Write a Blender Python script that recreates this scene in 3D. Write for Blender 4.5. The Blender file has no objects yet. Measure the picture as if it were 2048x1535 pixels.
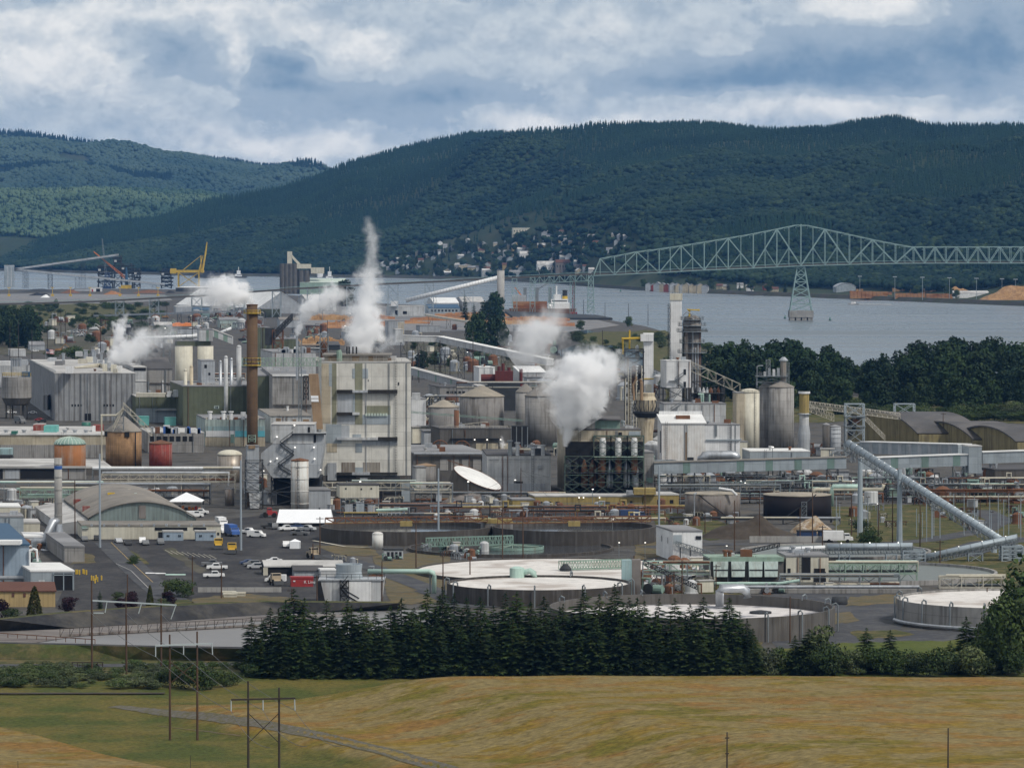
import bpy, math, random
import numpy as np
from mathutils import Vector
random.seed(7); RNG=np.random.default_rng(7)
sc=bpy.context.scene; COL=sc.collection
# ---------------------------------------------------------------- camera model (metres; the camera looks along +Y)
F=8400.0; H=92.0; HV=470.0; CU=1024.0; CV=767.5
TH=math.atan((CV-HV)/F); CT=math.cos(TH); ST=math.sin(TH)
def ray(u,v):
    dx=(u-CU)/F; dy=(CV-v)/F
    return dx, CT+dy*ST, -ST+dy*CT
def G(u,v,z=0.0):
    x,y,w=ray(u,v); t=(z-H)/w
    return (x*t,y*t,z)
def at(u,v,Y):
    x,y,w=ray(u,v); t=Y/y
    return (x*t,Y,H+w*t)
def Yg(v,z=0.0): return G(CU,v,z)[1]
def mpp(Y): return Y/F
def px(u,Y): return at(u,800,Y)[0]
def pz(v,Y): return at(CU,v,Y)[2]
cam=bpy.data.cameras.new('camera'); co=bpy.data.objects.new('camera',cam); COL.objects.link(co)
co.location=(0,0,H); co.rotation_euler=(math.pi/2-TH,0,0)
cam.sensor_width=36; cam.lens=F/2048*36; cam.clip_start=5; cam.clip_end=80000; sc.camera=co
sc.view_settings.view_transform='Standard'; sc.view_settings.look='None'; sc.view_settings.exposure=0; sc.view_settings.gamma=1
sc.render.engine='CYCLES'
cy=sc.cycles
cy.use_denoising=True; cy.max_bounces=22; cy.diffuse_bounces=2; cy.glossy_bounces=2; cy.transmission_bounces=2; cy.transparent_max_bounces=6; cy.volume_bounces=20
cy.use_adaptive_sampling=True; cy.adaptive_threshold=0.02
cy.volume_step_rate=1.0; cy.volume_max_steps=128

# ---------------------------------------------------------------- materials
class NT:
    def __init__(s,tree): s.t=tree; s.n=tree.nodes; s.l=tree.links
    def new(s,typ,**kw):
        n=s.n.new(typ)
        for k,v in kw.items(): setattr(n,k,v)
        return n
    def put(s,sock,val):
        if isinstance(val,bpy.types.NodeSocket): s.l.new(val,sock)
        else:
            if hasattr(sock.default_value,'__len__') and isinstance(val,(tuple,list)) and len(val)==3 and len(sock.default_value)==4: val=(*val,1)
            sock.default_value=val
    def math(s,op,a,b=None,c=None,clamp=False):
        n=s.new('ShaderNodeMath',operation=op,use_clamp=clamp)
        s.put(n.inputs[0],a)
        if b is not None: s.put(n.inputs[1],b)
        if c is not None: s.put(n.inputs[2],c)
        return n.outputs[0]
    def vmath(s,op,a,b=None):
        n=s.new('ShaderNodeVectorMath',operation=op); s.put(n.inputs[0],a)
        if b is not None: s.put(n.inputs[1],b)
        return n.outputs[0] if op not in('LENGTH','DOT_PRODUCT','DISTANCE') else n.outputs[1]
    def sep(s,v): n=s.new('ShaderNodeSeparateXYZ'); s.put(n.inputs[0],v); return n.outputs
    def comb(s,x,y,z):
        n=s.new('ShaderNodeCombineXYZ')
        for i,q in enumerate((x,y,z)): s.put(n.inputs[i],q)
        return n.outputs[0]
    def noise(s,vec,scale,detail=3,rough=.55,dist=0.0):
        n=s.new('ShaderNodeTexNoise'); s.put(n.inputs['Vector'],vec); s.put(n.inputs['Scale'],scale)
        n.inputs['Detail'].default_value=detail; n.inputs['Roughness'].default_value=rough; n.inputs['Distortion'].default_value=dist
        return n.outputs[0]
    def ramp(s,fac,a,b,smooth=True):
        n=s.new('ShaderNodeMapRange',interpolation_type='SMOOTHSTEP' if smooth else 'LINEAR'); s.put(n.inputs[0],fac); s.put(n.inputs[1],a); s.put(n.inputs[2],b)
        return n.outputs[0]
    def mix(s,f,a,b,blend='MIX'):
        n=s.new('ShaderNodeMix',data_type='RGBA',blend_type=blend)
        s.put(n.inputs[0],f); s.put(n.inputs[6],a); s.put(n.inputs[7],b)
        return n.outputs[2]
MATS={}
def newmat(name):
    m=bpy.data.materials.new(name); m.use_nodes=True; MATS[name]=m
    k=NT(m.node_tree); return m,k,m.node_tree.nodes['Principled BSDF']
def mk(name,col,rough=.75,metal=0.0,var=.18,scale=.25,streak=.35,scol=(.06,.05,.04),sx=.9,rib=0,ribd=.25,pan=None,rust=0,rcol=(.19,.075,.025),blot=0,bcol=(.3,.3,.3),bs=.06,bump=0):
    m,k,b=newmat(name)
    P=k.new('ShaderNodeNewGeometry').outputs['Position']
    c=col
    n1=k.noise(P,scale,4)
    f=k.math('MULTIPLY_ADD',k.math('SUBTRACT',n1,.5),2*var*1.6,1.0)
    c=k.mix(1.0,k.comb(f,f,f),col,'MULTIPLY')
    if blot:
        c=k.mix(k.math('MULTIPLY',k.ramp(k.noise(P,bs,5,.6),.48,.6),blot),c,bcol)
    if rib:
        x,y,z=k.sep(P)
        ph=k.math('MULTIPLY',k.math('MULTIPLY_ADD',y,.83,x),2*math.pi/rib)
        sgn=k.math('SINE',ph)
        c=k.mix(k.math('MULTIPLY',k.ramp(sgn,.2,.95),ribd),c,tuple(q*.35 for q in col))
    if pan:
        x,y,z=k.sep(P)
        fx=k.math('FRACT',k.math('DIVIDE',k.math('MULTIPLY_ADD',y,.83,x),pan[0])); fz=k.math('FRACT',k.math('DIVIDE',z,pan[1]))
        lx=k.math('LESS_THAN',fx,pan[2]/pan[0]); lz=k.math('LESS_THAN',fz,pan[2]/pan[1])
        cell=k.new('ShaderNodeTexWhiteNoise'); 
        k.put(cell.inputs['Vector'],k.comb(k.math('FLOOR',k.math('DIVIDE',k.math('MULTIPLY_ADD',y,.83,x),pan[0])),k.math('FLOOR',k.math('DIVIDE',z,pan[1])),0.0))
        g=k.math('MULTIPLY_ADD',cell.outputs[0],.16,.92)
        c=k.mix(1.0,c,k.comb(g,g,g),'MULTIPLY')
        c=k.mix(k.math('MULTIPLY',k.math('MAXIMUM',lx,lz),.45),c,tuple(q*.3 for q in col))
    if streak:
        sv=k.vmath('MULTIPLY',P,(sx,sx,.05))
        s1=k.ramp(k.math('MULTIPLY',k.noise(sv,1.0,4,.65),k.math('MULTIPLY_ADD',k.noise(P,.12,2),.8,.6)),.46,.68)
        c=k.mix(k.math('MULTIPLY',s1,streak),c,scol)
    if rust:
        rv=k.vmath('MULTIPLY',P,(.7,.7,.12))
        c=k.mix(k.math('MULTIPLY',k.ramp(k.noise(rv,1.0,6,.7),.5,.66),rust),c,rcol)
    k.put(b.inputs['Base Color'],c); b.inputs['Roughness'].default_value=rough; b.inputs['Metallic'].default_value=metal
    if rough>.6: b.inputs['Specular IOR Level'].default_value=.25
    if bump:
        bn=k.new('ShaderNodeBump'); bn.inputs['Strength'].default_value=.6; bn.inputs['Distance'].default_value=bump
        k.put(bn.inputs['Height'],k.noise(P,1.2,4)); k.l.new(bn.outputs[0],b.inputs['Normal'])
    return m
def mk_emit(name,col,st):
    m,k,b=newmat(name); b.inputs['Base Color'].default_value=(*col,1); b.inputs['Emission Color'].default_value=(*col,1); b.inputs['Emission Strength'].default_value=st
    return m
def mk_ground(name,cols,scale,rough=.95,stretch=(1,1,1),fine=1.0,bump=.15,lo=.38,hi=.62,gain=1.3):
    """cols: list of 2-4 colours blended by noises of falling size"""
    m,k,b=newmat(name)
    P=k.vmath('MULTIPLY',k.new('ShaderNodeNewGeometry').outputs['Position'],stretch)
    c=cols[0]
    for i,q in enumerate(cols[1:]):
        n=k.noise(k.vmath('ADD',P,(31.7*i,17.3*i,0)),scale*(1.9**i),6,.68)
        c=k.mix(k.ramp(n,lo,hi),c,q)
    n=k.noise(P,fine,5,.75); f=k.math('MULTIPLY_ADD',k.math('SUBTRACT',n,.5),gain,1.0)
    c=k.mix(1.0,c,k.comb(f,f,f),'MULTIPLY')
    k.put(b.inputs['Base Color'],c); b.inputs['Roughness'].default_value=rough; b.inputs['Specular IOR Level'].default_value=.15
    if bump:
        bn=k.new('ShaderNodeBump'); bn.inputs['Strength'].default_value=.7; bn.inputs['Distance'].default_value=bump
        k.put(bn.inputs['Height'],n); k.l.new(bn.outputs[0],b.inputs['Normal'])
    return m
def mk_leaf(name,a,b2,c2,s1=.05,s2=.6,trans=.0):
    m,k,b=newmat(name)
    P=k.new('ShaderNodeNewGeometry').outputs['Position']
    inf=k.new('ShaderNodeObjectInfo').outputs['Random']
    c=k.mix(k.ramp(k.noise(P,s1,4,.6),.35,.65),a,b2)
    c=k.mix(k.ramp(k.noise(P,s2,3,.6),.5,.72),c,c2)
    f=k.math('MULTIPLY_ADD',inf,.6,.7)
    c=k.mix(1.0,c,k.comb(f,f,k.math('MULTIPLY_ADD',inf,.3,.85)),'MULTIPLY')
    k.put(b.inputs['Base Color'],c); b.inputs['Roughness'].default_value=.85; b.inputs['Specular IOR Level'].default_value=.1
    return m

# ---------------------------------------------------------------- mesh builder
class MB:
    def __init__(s): s.v=[]; s.f=[]; s.m=[]
    def add(s,vs,fs,mi=0):
        o=len(s.v); s.v.extend(vs); s.f.extend([tuple(i+o for i in f) for f in fs]); s.m.extend([mi]*len(fs)); return s
    def hexa(s,c,mi=0):   # 4 bottom ccw, 4 top ccw
        return s.add(c,[(3,2,1,0),(4,5,6,7),(0,1,5,4),(1,2,6,5),(2,3,7,6),(3,0,4,7)],mi)
    def box(s,x0,x1,y0,y1,z0,z1,mi=0,k=0.0):
        d=k*(y1-y0)
        return s.hexa([(x0,y0,z0),(x1,y0,z0),(x1+d,y1,z0),(x0+d,y1,z0),(x0,y0,z1),(x1,y0,z1),(x1+d,y1,z1),(x0+d,y1,z1)],mi)
    def prism(s,pts,z0,z1,mi=0):
        n=len(pts); vs=[(p[0],p[1],z0) for p in pts]+[(p[0],p[1],z1) for p in pts]
        fs=[tuple(range(n-1,-1,-1)),tuple(range(n,2*n))]+[(i,(i+1)%n,n+(i+1)%n,n+i) for i in range(n)]
        return s.add(vs,fs,mi)
    def lathe(s,cx,cy,prof,n=24,mi=0,cap=True,a0=0.0,a1=2*math.pi):
        full=abs(a1-a0-2*math.pi)<1e-6; m=n if full else n+1; vs=[]; fs=[]
        for r,z in prof:
            for i in range(m):
                a=a0+(a1-a0)*i/n; vs.append((cx+r*math.cos(a),cy+r*math.sin(a),z))
        for j in range(len(prof)-1):
            for i in range(n):
                i2=(i+1)%m; fs.append((j*m+i,j*m+i2,(j+1)*m+i2,(j+1)*m+i))
        if cap and full:
            fs.append(tuple(range(m-1,-1,-1))); fs.append(tuple((len(prof)-1)*m+i for i in range(m)))
        return s.add(vs,fs,mi)
    def cyl(s,cx,cy,z0,z1,r,n=24,mi=0): return s.lathe(cx,cy,[(r,z0),(r,z1)],n,mi)
    def tube(s,pts,r,n=6,mi=0,cap=True):
        P=[Vector(p) for p in pts]; vs=[]; fs=[]; L=len(P)
        for i,p in enumerate(P):
            d=(P[min(i+1,L-1)]-P[max(i-1,0)]).normalized()
            if i not in(0,L-1):
                d1=(P[i]-P[i-1]).normalized(); d2=(P[i+1]-P[i]).normalized(); d=(d1+d2)
                d=d.normalized() if d.length>1e-5 else d1
                sc_=1/max(.45,math.cos(d1.angle(d2,0)/2))
            else: sc_=1.0
            ref=Vector((0,0,1)) if abs(d.z)<.9 else Vector((0,1,0))
            a=d.cross(ref).normalized(); b=d.cross(a).normalized()
            rr=r[i] if isinstance(r,(list,tuple)) else r
            for q in range(n):
                t=2*math.pi*(q+.5)/n; vs.append(tuple(p+(a*math.cos(t)+b*math.sin(t))*rr*sc_))
        for i in range(L-1):
            for q in range(n):
                q2=(q+1)%n; fs.append((i*n+q,i*n+q2,(i+1)*n+q2,(i+1)*n+q))
        if cap: fs.append(tuple(range(n-1,-1,-1))); fs.append(tuple((L-1)*n+q for q in range(n)))
        return s.add(vs,fs,mi)
    def bar(s,p,q,r,mi=0): return s.tube([p,q],r,4,mi)
    def truss(s,p,q,w,h,n,r,diag=True):
        """box truss from p to q (bottom centre line), width w across, height h"""
        p=Vector(p); q=Vector(q); d=(q-p); a=Vector((d.y,-d.x,0)); a=a.normalized()*w/2 if a.length>1e-6 else Vector((w/2,0,0)); up=Vector((0,0,h))
        for sg in(-1,1):
            s.bar(p+a*sg,q+a*sg,r); s.bar(p+a*sg+up,q+a*sg+up,r)
            for i in range(n+1):
                t=p+d*i/n+a*sg; s.bar(t,t+up,r*.75)
                if i<n and diag:
                    t2=p+d*(i+1)/n+a*sg
                    s.bar(t,t2+up,r*.7) if i%2 else s.bar(t+up,t2,r*.7)
        for i in range(n+1):
            t=p+d*i/n; s.bar(t-a,t+a,r*.6); s.bar(t-a+up,t+a+up,r*.6)
        return s
    def tower(s,x0,x1,y0,y1,z0,z1,n,r,tap=0.0):
        """lattice tower: four posts, horizontals and X bracing in n storeys"""
        def c(t):
            e=tap*t; dx=(x1-x0)/2*(1-e); dy=(y1-y0)/2*(1-e); mx=(x0+x1)/2; my=(y0+y1)/2; z=z0+(z1-z0)*t
            return [Vector((mx-dx,my-dy,z)),Vector((mx+dx,my-dy,z)),Vector((mx+dx,my+dy,z)),Vector((mx-dx,my+dy,z))]
        for i in range(n):
            a=c(i/n); b=c((i+1)/n)
            for j in range(4):
                s.bar(a[j],b[j],r); s.bar(b[j],b[(j+1)%4],r*.8)
                s.bar(a[j],b[(j+1)%4],r*.55); s.bar(a[(j+1)%4],b[j],r*.55)
        return s
    def rail(s,pts,h=1.1,r=.05,step=2.5):
        P=[Vector(p) for p in pts]
        for a,b in zip(P,P[1:]):
            for q in(h,h*.5): s.bar(a+Vector((0,0,q)),b+Vector((0,0,q)),r)
            n=max(1,int((b-a).length/step))
            for i in range(n+1): t=a.lerp(b,i/n); s.bar(t,t+Vector((0,0,h)),r)
        return s
    def mesh(s,name,mats,smooth=False):
        me=bpy.data.meshes.new(name); me.from_pydata([tuple(v) for v in s.v],[],s.f)
        for m in (mats if isinstance(mats,(list,tuple)) else [mats]): me.materials.append(MATS[m])
        if any(s.m): me.polygons.foreach_set('material_index',s.m)
        if smooth: me.polygons.foreach_set('use_smooth',[True]*len(s.f)); 
        me.update(); return me
USED={}
def obj(name,mb,mats,parent=None,smooth=False,label=None):
    me=mb.mesh(name,mats,smooth) if isinstance(mb,MB) else mb
    o=bpy.data.objects.new(name,me); COL.objects.link(o)
    if parent is not None:
        o.parent=parent; o.matrix_parent_inverse=parent.matrix_world.inverted() if False else o.matrix_parent_inverse
        o.location=tuple(-q for q in parent['_o']) if '_o' in parent and not parent.get('_local') else (0,0,0)
    if label: o['label']=label
    return o
def tag(o,label=None,cat=None,group=None,kind=None):
    for k_,v_ in(('label',label),('category',cat),('group',group),('kind',kind)):
        if v_: o[k_]=v_
    return o
def thing(name,label,cat,loc=(0,0,0),group=None,local=False,rz=0.0):
    """an Empty at the thing's base; parts built in world metres are shifted back by its location (local=False)"""
    o=bpy.data.objects.new(name,None); COL.objects.link(o); o.location=loc; o.rotation_euler=(0,0,rz); o.empty_display_size=.5
    o['_o']=tuple(loc); o['_local']=local
    return tag(o,label,cat,group)
def copy_tree(src,loc,rz=0.0,scale=None,label=None,cat=None,group=None):
    r=src.copy(); COL.objects.link(r); r.location=loc; r.rotation_euler=(0,0,rz)
    if scale is not None: r.scale=scale if isinstance(scale,(tuple,list)) else (scale,)*3
    tag(r,label,cat,group)
    for ch in list(src.children):
        c=ch.copy(); COL.objects.link(c); c.parent=r
        for g in ch.children:
            d=g.copy(); COL.objects.link(d); d.parent=c
    return r
def struct(name,mb,mat,smooth=False,kind='structure',label=None):
    o=obj(name,mb,mat,None,smooth); o['kind']=kind
    if label: o['label']=label
    return o
def npmesh(name,V,Fc,mat,kind=None):
    me=bpy.data.meshes.new(name); n=len(V); m=len(Fc); w=Fc.shape[1]
    me.vertices.add(n); me.vertices.foreach_set('co',np.asarray(V,dtype=np.float32).ravel())
    me.loops.add(m*w); me.loops.foreach_set('vertex_index',np.asarray(Fc,dtype=np.int32).ravel())
    me.polygons.add(m); me.polygons.foreach_set('loop_start',np.arange(0,m*w,w,dtype=np.int32))
    me.materials.append(MATS[mat]); me.update(calc_edges=True); me.validate()
    return me
def lerp_tab(tab,x):
    xs=[p[0] for p in tab]; ys=[p[1] for p in tab]
    return np.interp(x,xs,ys)
def vnoise(x,y,seed=0):
    """smooth 2-D value noise, vectorised"""
    x=np.asarray(x,dtype=float); y=np.asarray(y,dtype=float)
    xi=np.floor(x).astype(np.int64); yi=np.floor(y).astype(np.int64); fx=x-xi; fy=y-yi
    fx=fx*fx*(3-2*fx); fy=fy*fy*(3-2*fy)
    def h(a,b):
        q=(a*374761393+b*668265263+seed*974634777)&0x7fffffff
        q=((q^(q>>13))*1274126177)&0x7fffffff
        return ((q^(q>>16))&0xffff)/65535.0
    return (h(xi,yi)*(1-fx)+h(xi+1,yi)*fx)*(1-fy)+(h(xi,yi+1)*(1-fx)+h(xi+1,yi+1)*fx)*fy
def fbm(x,y,o=4,seed=0):
    s=0; a=.5; 
    for i in range(o): s=s+a*vnoise(x*2**i,y*2**i,seed+i); a*=.5
    return s
HAZE=1.45e-5
# ---------------------------------------------------------------- light: overcast June sky with a veiled sun
SUN_EL=math.radians(48); SUN_AZ=math.radians(128)   # azimuth clockwise from +Y
w=bpy.data.worlds.new("World"); sc.world=w; w.use_nodes=True
k=NT(w.node_tree); bg=w.node_tree.nodes['Background']
sky=k.new('ShaderNodeTexSky',sky_type='NISHITA'); sky.sun_disc=False; sky.sun_elevation=SUN_EL; sky.sun_rotation=SUN_AZ; sky.altitude=50; sky.dust_density=2.0
D=k.new('ShaderNodeTexCoord').outputs['Generated']
dx,dy,dz=k.sep(D)
dyc=k.math('MAXIMUM',k.math('ABSOLUTE',dy),.02)
au=k.math('MULTIPLY',k.math('DIVIDE',dx,dyc),F/1000.0)      # direction as slopes, in thousandths of the focal length
av=k.math('MULTIPLY',k.math('DIVIDE',dz,dyc),F/1000.0)
pv=k.comb(au,k.math('MULTIPLY',av,1.55),k.math('MULTIPLY',dy,.3))
pv=k.comb(au,k.math('MULTIPLY',av,1.35),k.math('MULTIPLY',dy,.3))
w1=k.new('ShaderNodeTexNoise'); k.put(w1.inputs['Vector'],pv); w1.inputs['Scale'].default_value=3.2; w1.inputs['Detail'].default_value=8; w1.inputs['Roughness'].default_value=.62
wv=k.vmath('MULTIPLY',k.vmath('SUBTRACT',w1.outputs[1],(.5,.5,.5)),(.20,.17,.15)); pw=k.vmath('ADD',pv,k.vmath('MULTIPLY',wv,(.5,.5,.5)))
big=k.noise(k.vmath('ADD',pw,(4.2,7.7,0)),1.9,6,.58)
def puff(off):      # billowy cumulus detail: creased fractal noise
    n=k.noise(k.vmath('ADD',pw,off),5.2,10,.62); n2=k.noise(k.vmath('ADD',pw,tuple(q+3.3 for q in off)),11.,9,.65)
    return k.math('ADD',k.math('MULTIPLY',k.math('ABSOLUTE',k.math('SUBTRACT',n,.5)),1.5),k.math('MULTIPLY',n2,.45))
fine=puff((1.2,2.7,3.)); fine_up=puff((1.19,2.735,3.))
wx,wy,_z=k.sep(k.vmath('ADD',k.comb(au,av,0.0),k.vmath('MULTIPLY',wv,(1.0,.62,0))))
tot=k.math('MULTIPLY_ADD',big,.85,k.math('MULTIPLY_ADD',fine,-.42,-.215))
# brighter and bluer places of that day's sky: (u, v, ru, rv, weight)
for (u,v,ru,rv,wt) in [(60,110,200,80,.26),(200,130,90,55,.20),(120,40,120,40,.12),(420,25,330,34,.17),(740,105,85,48,.36),(660,55,110,40,.20),(456,112,24,56,.42),(590,85,60,40,.12),(560,285,200,30,.34),(640,292,110,36,.20),(430,265,70,22,.14),(400,225,170,36,.08),
    (1000,50,240,70,.10),(1250,60,170,60,.10),(1720,224,330,28,.42),(1490,206,150,24,.30),(1560,180,90,14,.12),(1250,246,190,20,.28),(1040,245,90,28,.30),(1760,20,90,34,.62),(1680,5,120,26,.4),(1430,88,75,30,.24),(1500,40,110,36,.10),
    (330,115,80,52,-.34),(560,120,90,32,-.34),(620,162,150,18,-.2),(90,8,44,18,-.34),(1620,125,220,45,-.20),(1950,110,170,80,-.20),(1450,165,320,26,-.16),(800,205,240,34,-.13),(960,205,140,44,-.10),(1110,205,120,20,-.10),(1100,300,1400,26,.06)]:
    ex=k.math('DIVIDE',k.math('SUBTRACT',wx,(u-CU)/1000),ru/1000); ey=k.math('DIVIDE',k.math('SUBTRACT',wy,(HV-v)/1000),rv/1000)
    g=k.math('EXPONENT',k.math('MULTIPLY',k.math('ADD',k.math('MULTIPLY',ex,ex),k.math('MULTIPLY',ey,ey)),-1.0))
    tot=k.math('MULTIPLY_ADD',g,wt,tot)
tv_=k.math('ADD',tot,.5)
soft=k.mix(k.ramp(tv_,.24,.52),(.19,.295,.42),(.39,.475,.565))                      # blue gaps to grey-blue sheet
lit=k.math('MULTIPLY_ADD',k.math('SUBTRACT',fine_up,fine),3.4,.52,clamp=True)   # tops catch more light than undersides
cloudc=k.mix(lit,(.42,.50,.58),(.60,.66,.70))
cloudc=k.mix(k.ramp(tv_,.66,1.0),cloudc,k.mix(lit,(.66,.70,.725),(.90,.895,.87)))
lowsky=k.mix(k.ramp(tv_,.53,.61),soft,cloudc)
# overhead: grey overcast with the Nishita blue behind it
over=k.mix(.82,k.mix(1.0,sky.outputs[0],(.10,.10,.10),'MULTIPLY'),(.64,.655,.67))
full=k.mix(k.ramp(dz,.10,.30),lowsky,over)
k.put(bg.inputs[0],k.mix(1.0,full,(10,10,10),'MULTIPLY')); bg.inputs[1].default_value=.1
sl=bpy.data.lights.new('sun','SUN'); sl.energy=2.5; sl.angle=math.radians(8); sl.color=(1,.95,.87)
so=bpy.data.objects.new('sun',sl); COL.objects.link(so)
sdir=Vector((math.sin(SUN_AZ)*math.cos(SUN_EL),math.cos(SUN_AZ)*math.cos(SUN_EL),math.sin(SUN_EL)))
so.rotation_euler=sdir.to_track_quat('Z','Y').to_euler()

# ---------------------------------------------------------------- ground materials
mk_ground('yard_dirt',[(.075,.07,.064),(.115,.10,.08),(.05,.049,.048),(.095,.092,.088)],.03,fine=.5)
mk_ground('asphalt',[(.050,.050,.052),(.075,.072,.07),(.038,.037,.04)],.05,fine=.9,stretch=(1,.5,1),bump=.02)
mk_ground('road_asphalt',[(.075,.077,.082),(.10,.10,.10),(.06,.062,.07)],.06,fine=.6,bump=.02)
mk_ground('dry_grass',[(.135,.10,.045),(.075,.075,.03),(.17,.125,.065),(.11,.10,.07)],.10,fine=1.2,stretch=(.55,1,1),bump=.3)
m=mk_ground('mound_grass',[(.200,.135,.022),(.130,.110,.016),(.215,.122,.034),(.205,.158,.065)],.035,fine=1.0,stretch=(.6,1.0,1),bump=.5,lo=.43,hi=.57,gain=2.6)
k=NT(m.node_tree); b=m.node_tree.nodes['Principled BSDF']; c0=b.inputs['Base Color'].links[0].from_socket; an=k.new('ShaderNodeAttribute',attribute_name='damp'); P=k.new('ShaderNodeNewGeometry').outputs['Position']
gc=k.mix(k.ramp(k.noise(P,.06,5,.65),.38,.62),(.066,.080,.017),(.128,.108,.027)); f=k.math('MULTIPLY_ADD',k.math('SUBTRACT',k.noise(P,.9,5,.75),.5),2.4,1.0); gc=k.mix(1.0,gc,k.comb(f,f,f),'MULTIPLY')
k.put(b.inputs['Base Color'],k.mix(k.ramp(an.outputs['Fac'],.12,.75),c0,gc))
mk_ground('green_grass',[(.085,.105,.024),(.115,.115,.030),(.062,.088,.018)],.03,fine=.8,bump=.3)
mk_ground('mixed_grass',[(.105,.098,.035),(.055,.072,.022),(.15,.115,.055),(.05,.06,.022)],.05,fine=.8,bump=.3)
mk_ground('scrub_dirt',[(.10,.088,.062),(.05,.06,.028),(.13,.115,.095),(.07,.066,.05)],.012,fine=.2,bump=.3)
mk_ground('gravel',[(.17,.165,.16),(.12,.115,.11)],.4,fine=1.5,bump=.05)
mk_ground('yard_pale',[(.20,.205,.21),(.15,.155,.165),(.23,.22,.21)],.01,fine=.1,bump=0)
mk_ground('liner',[(.030,.031,.034),(.045,.045,.048),(.075,.07,.062)],.05,fine=.3,stretch=(1,1,1),bump=.1)
mk_ground('sludge',[(.17,.155,.145),(.11,.095,.09),(.22,.20,.185)],.08,fine=.4,stretch=(.5,2,1),bump=.1)
mk_ground('bank_rock',[(.05,.048,.05),(.075,.065,.055),(.045,.05,.03)],.02,fine=.1,bump=.5)
mk_ground('far_floor',[(.035,.05,.022),(.05,.055,.03),(.025,.04,.02)],.004,fine=.02,bump=0)
mk_ground('chips',[(.34,.20,.09),(.40,.25,.13),(.26,.15,.07)],.08,fine=.5,bump=.3)
mk_ground('chip_pale',[(.34,.26,.16),(.50,.46,.40),(.24,.16,.09)],.35,fine=1.5,bump=.3)
mk_ground('wood_logs',[(.30,.135,.06),(.20,.075,.035),(.36,.20,.10)],.1,fine=.6,stretch=(.15,1,1),bump=.3)
mk_ground('bark_heap',[(.055,.045,.036),(.075,.062,.05)],.1,fine=.5,bump=.3)
m,k,b=newmat('river_water')
P=k.new('ShaderNodeNewGeometry').outputs['Position']
b.inputs['Base Color'].default_value=(.095,.118,.13,1); b.inputs['Specular IOR Level'].default_value=.6
bn=k.new('ShaderNodeBump'); bn.inputs['Strength'].default_value=.8; bn.inputs['Distance'].default_value=1.0
k.put(bn.inputs['Height'],k.math('ADD',k.noise(k.vmath('MULTIPLY',P,(.5,1,1)),.09,5,.7),k.math('MULTIPLY',k.noise(k.vmath('MULTIPLY',P,(.12,1,1)),.012,3),3.0))); k.l.new(bn.outputs[0],b.inputs['Normal'])
k.put(b.inputs['Roughness'],k.math('MULTIPLY_ADD',k.ramp(k.noise(k.vmath('MULTIPLY',P,(.10,1,1)),.006,5,.65,.3),.40,.64),.22,.16))
m,k,b=newmat('pond_water')
P=k.new('ShaderNodeNewGeometry').outputs['Position']
b.inputs['Base Color'].default_value=(.06,.065,.07,1); b.inputs['Roughness'].default_value=.08
bn=k.new('ShaderNodeBump'); bn.inputs['Strength'].default_value=.15; bn.inputs['Distance'].default_value=.2
k.put(bn.inputs['Height'],k.noise(P,.4,3)); k.l.new(bn.outputs[0],b.inputs['Normal'])
mk_leaf('hill_leaf',(.009,.027,.020),(.027,.052,.026),(.050,.080,.032),.0022,.03)  # hill greens are teal by nature, bluer still to stand in for haze
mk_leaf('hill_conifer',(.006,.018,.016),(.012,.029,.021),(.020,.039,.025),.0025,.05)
mk_leaf('far_leaf',(.045,.085,.06),(.105,.155,.09),(.065,.105,.065),.0009,.012)  # lighter greens paint sunlight and haze onto the far hills
mk_leaf('fir_needles',(.015,.032,.012),(.028,.046,.014),(.070,.085,.024),.10,.7)  # third tone paints olive tips lighter, as if lit
mk_leaf('cottonwood_leaf',(.018,.037,.019),(.030,.050,.022),(.044,.064,.027),.02,.22)
mk_leaf('bush_leaf',(.035,.060,.020),(.055,.080,.028),(.085,.105,.055),.10,.8)
mk_leaf('pale_bush_leaf',(.055,.085,.030),(.095,.115,.055),(.13,.14,.085),.10,.8)
mk_leaf('plum_leaf',(.020,.010,.016),(.030,.014,.02),(.045,.022,.03),.2,1.0)
mk_leaf('olive_leaf',(.05,.06,.018),(.085,.09,.025),(.12,.11,.04),.2,1.0)
mk('bark',(.075,.055,.042),.9,streak=0)

# ---------------------------------------------------------------- river, near land, far land
ZW=-3.0
mb=MB(); mb.add([(-5300,900,ZW),(5300,900,ZW),(5300,24000,ZW),(-5300,24000,ZW)],[(0,1,2,3)]); struct('river',mb,'river_water')
near=[(-700,578),(0,579),(250,577),(430,580),(560,588),(700,600),(770,607),(900,612),(1010,618),(1130,626),(1180,632),(1230,642),(1290,652),(1345,668),(1400,690),(1480,716),(1700,735),(2048,752),(2700,775)]
def land_sheet(name,edge,front_y,mat,zt=0.0,skirt=True):
    e=[G(u,v,zt) for u,v in edge]; mb=MB()
    n=len(e); vs=e+[(p[0]*front_y/p[1],front_y,zt) for p in e]
    mb.add(vs,[(i,i+n,i+1+n,i+1) for i in range(n-1)])
    sk=[(p[0]*1.004,p[1]*1.004+6,ZW-1) for p in e]
    mb.add(e+sk,[(i,i+1,i+1+n,i+n) for i in range(n-1)],1)
    return struct(name,mb,[mat,'bank_rock'])
land_sheet('ground',near,880.0,'yard_dirt')

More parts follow.
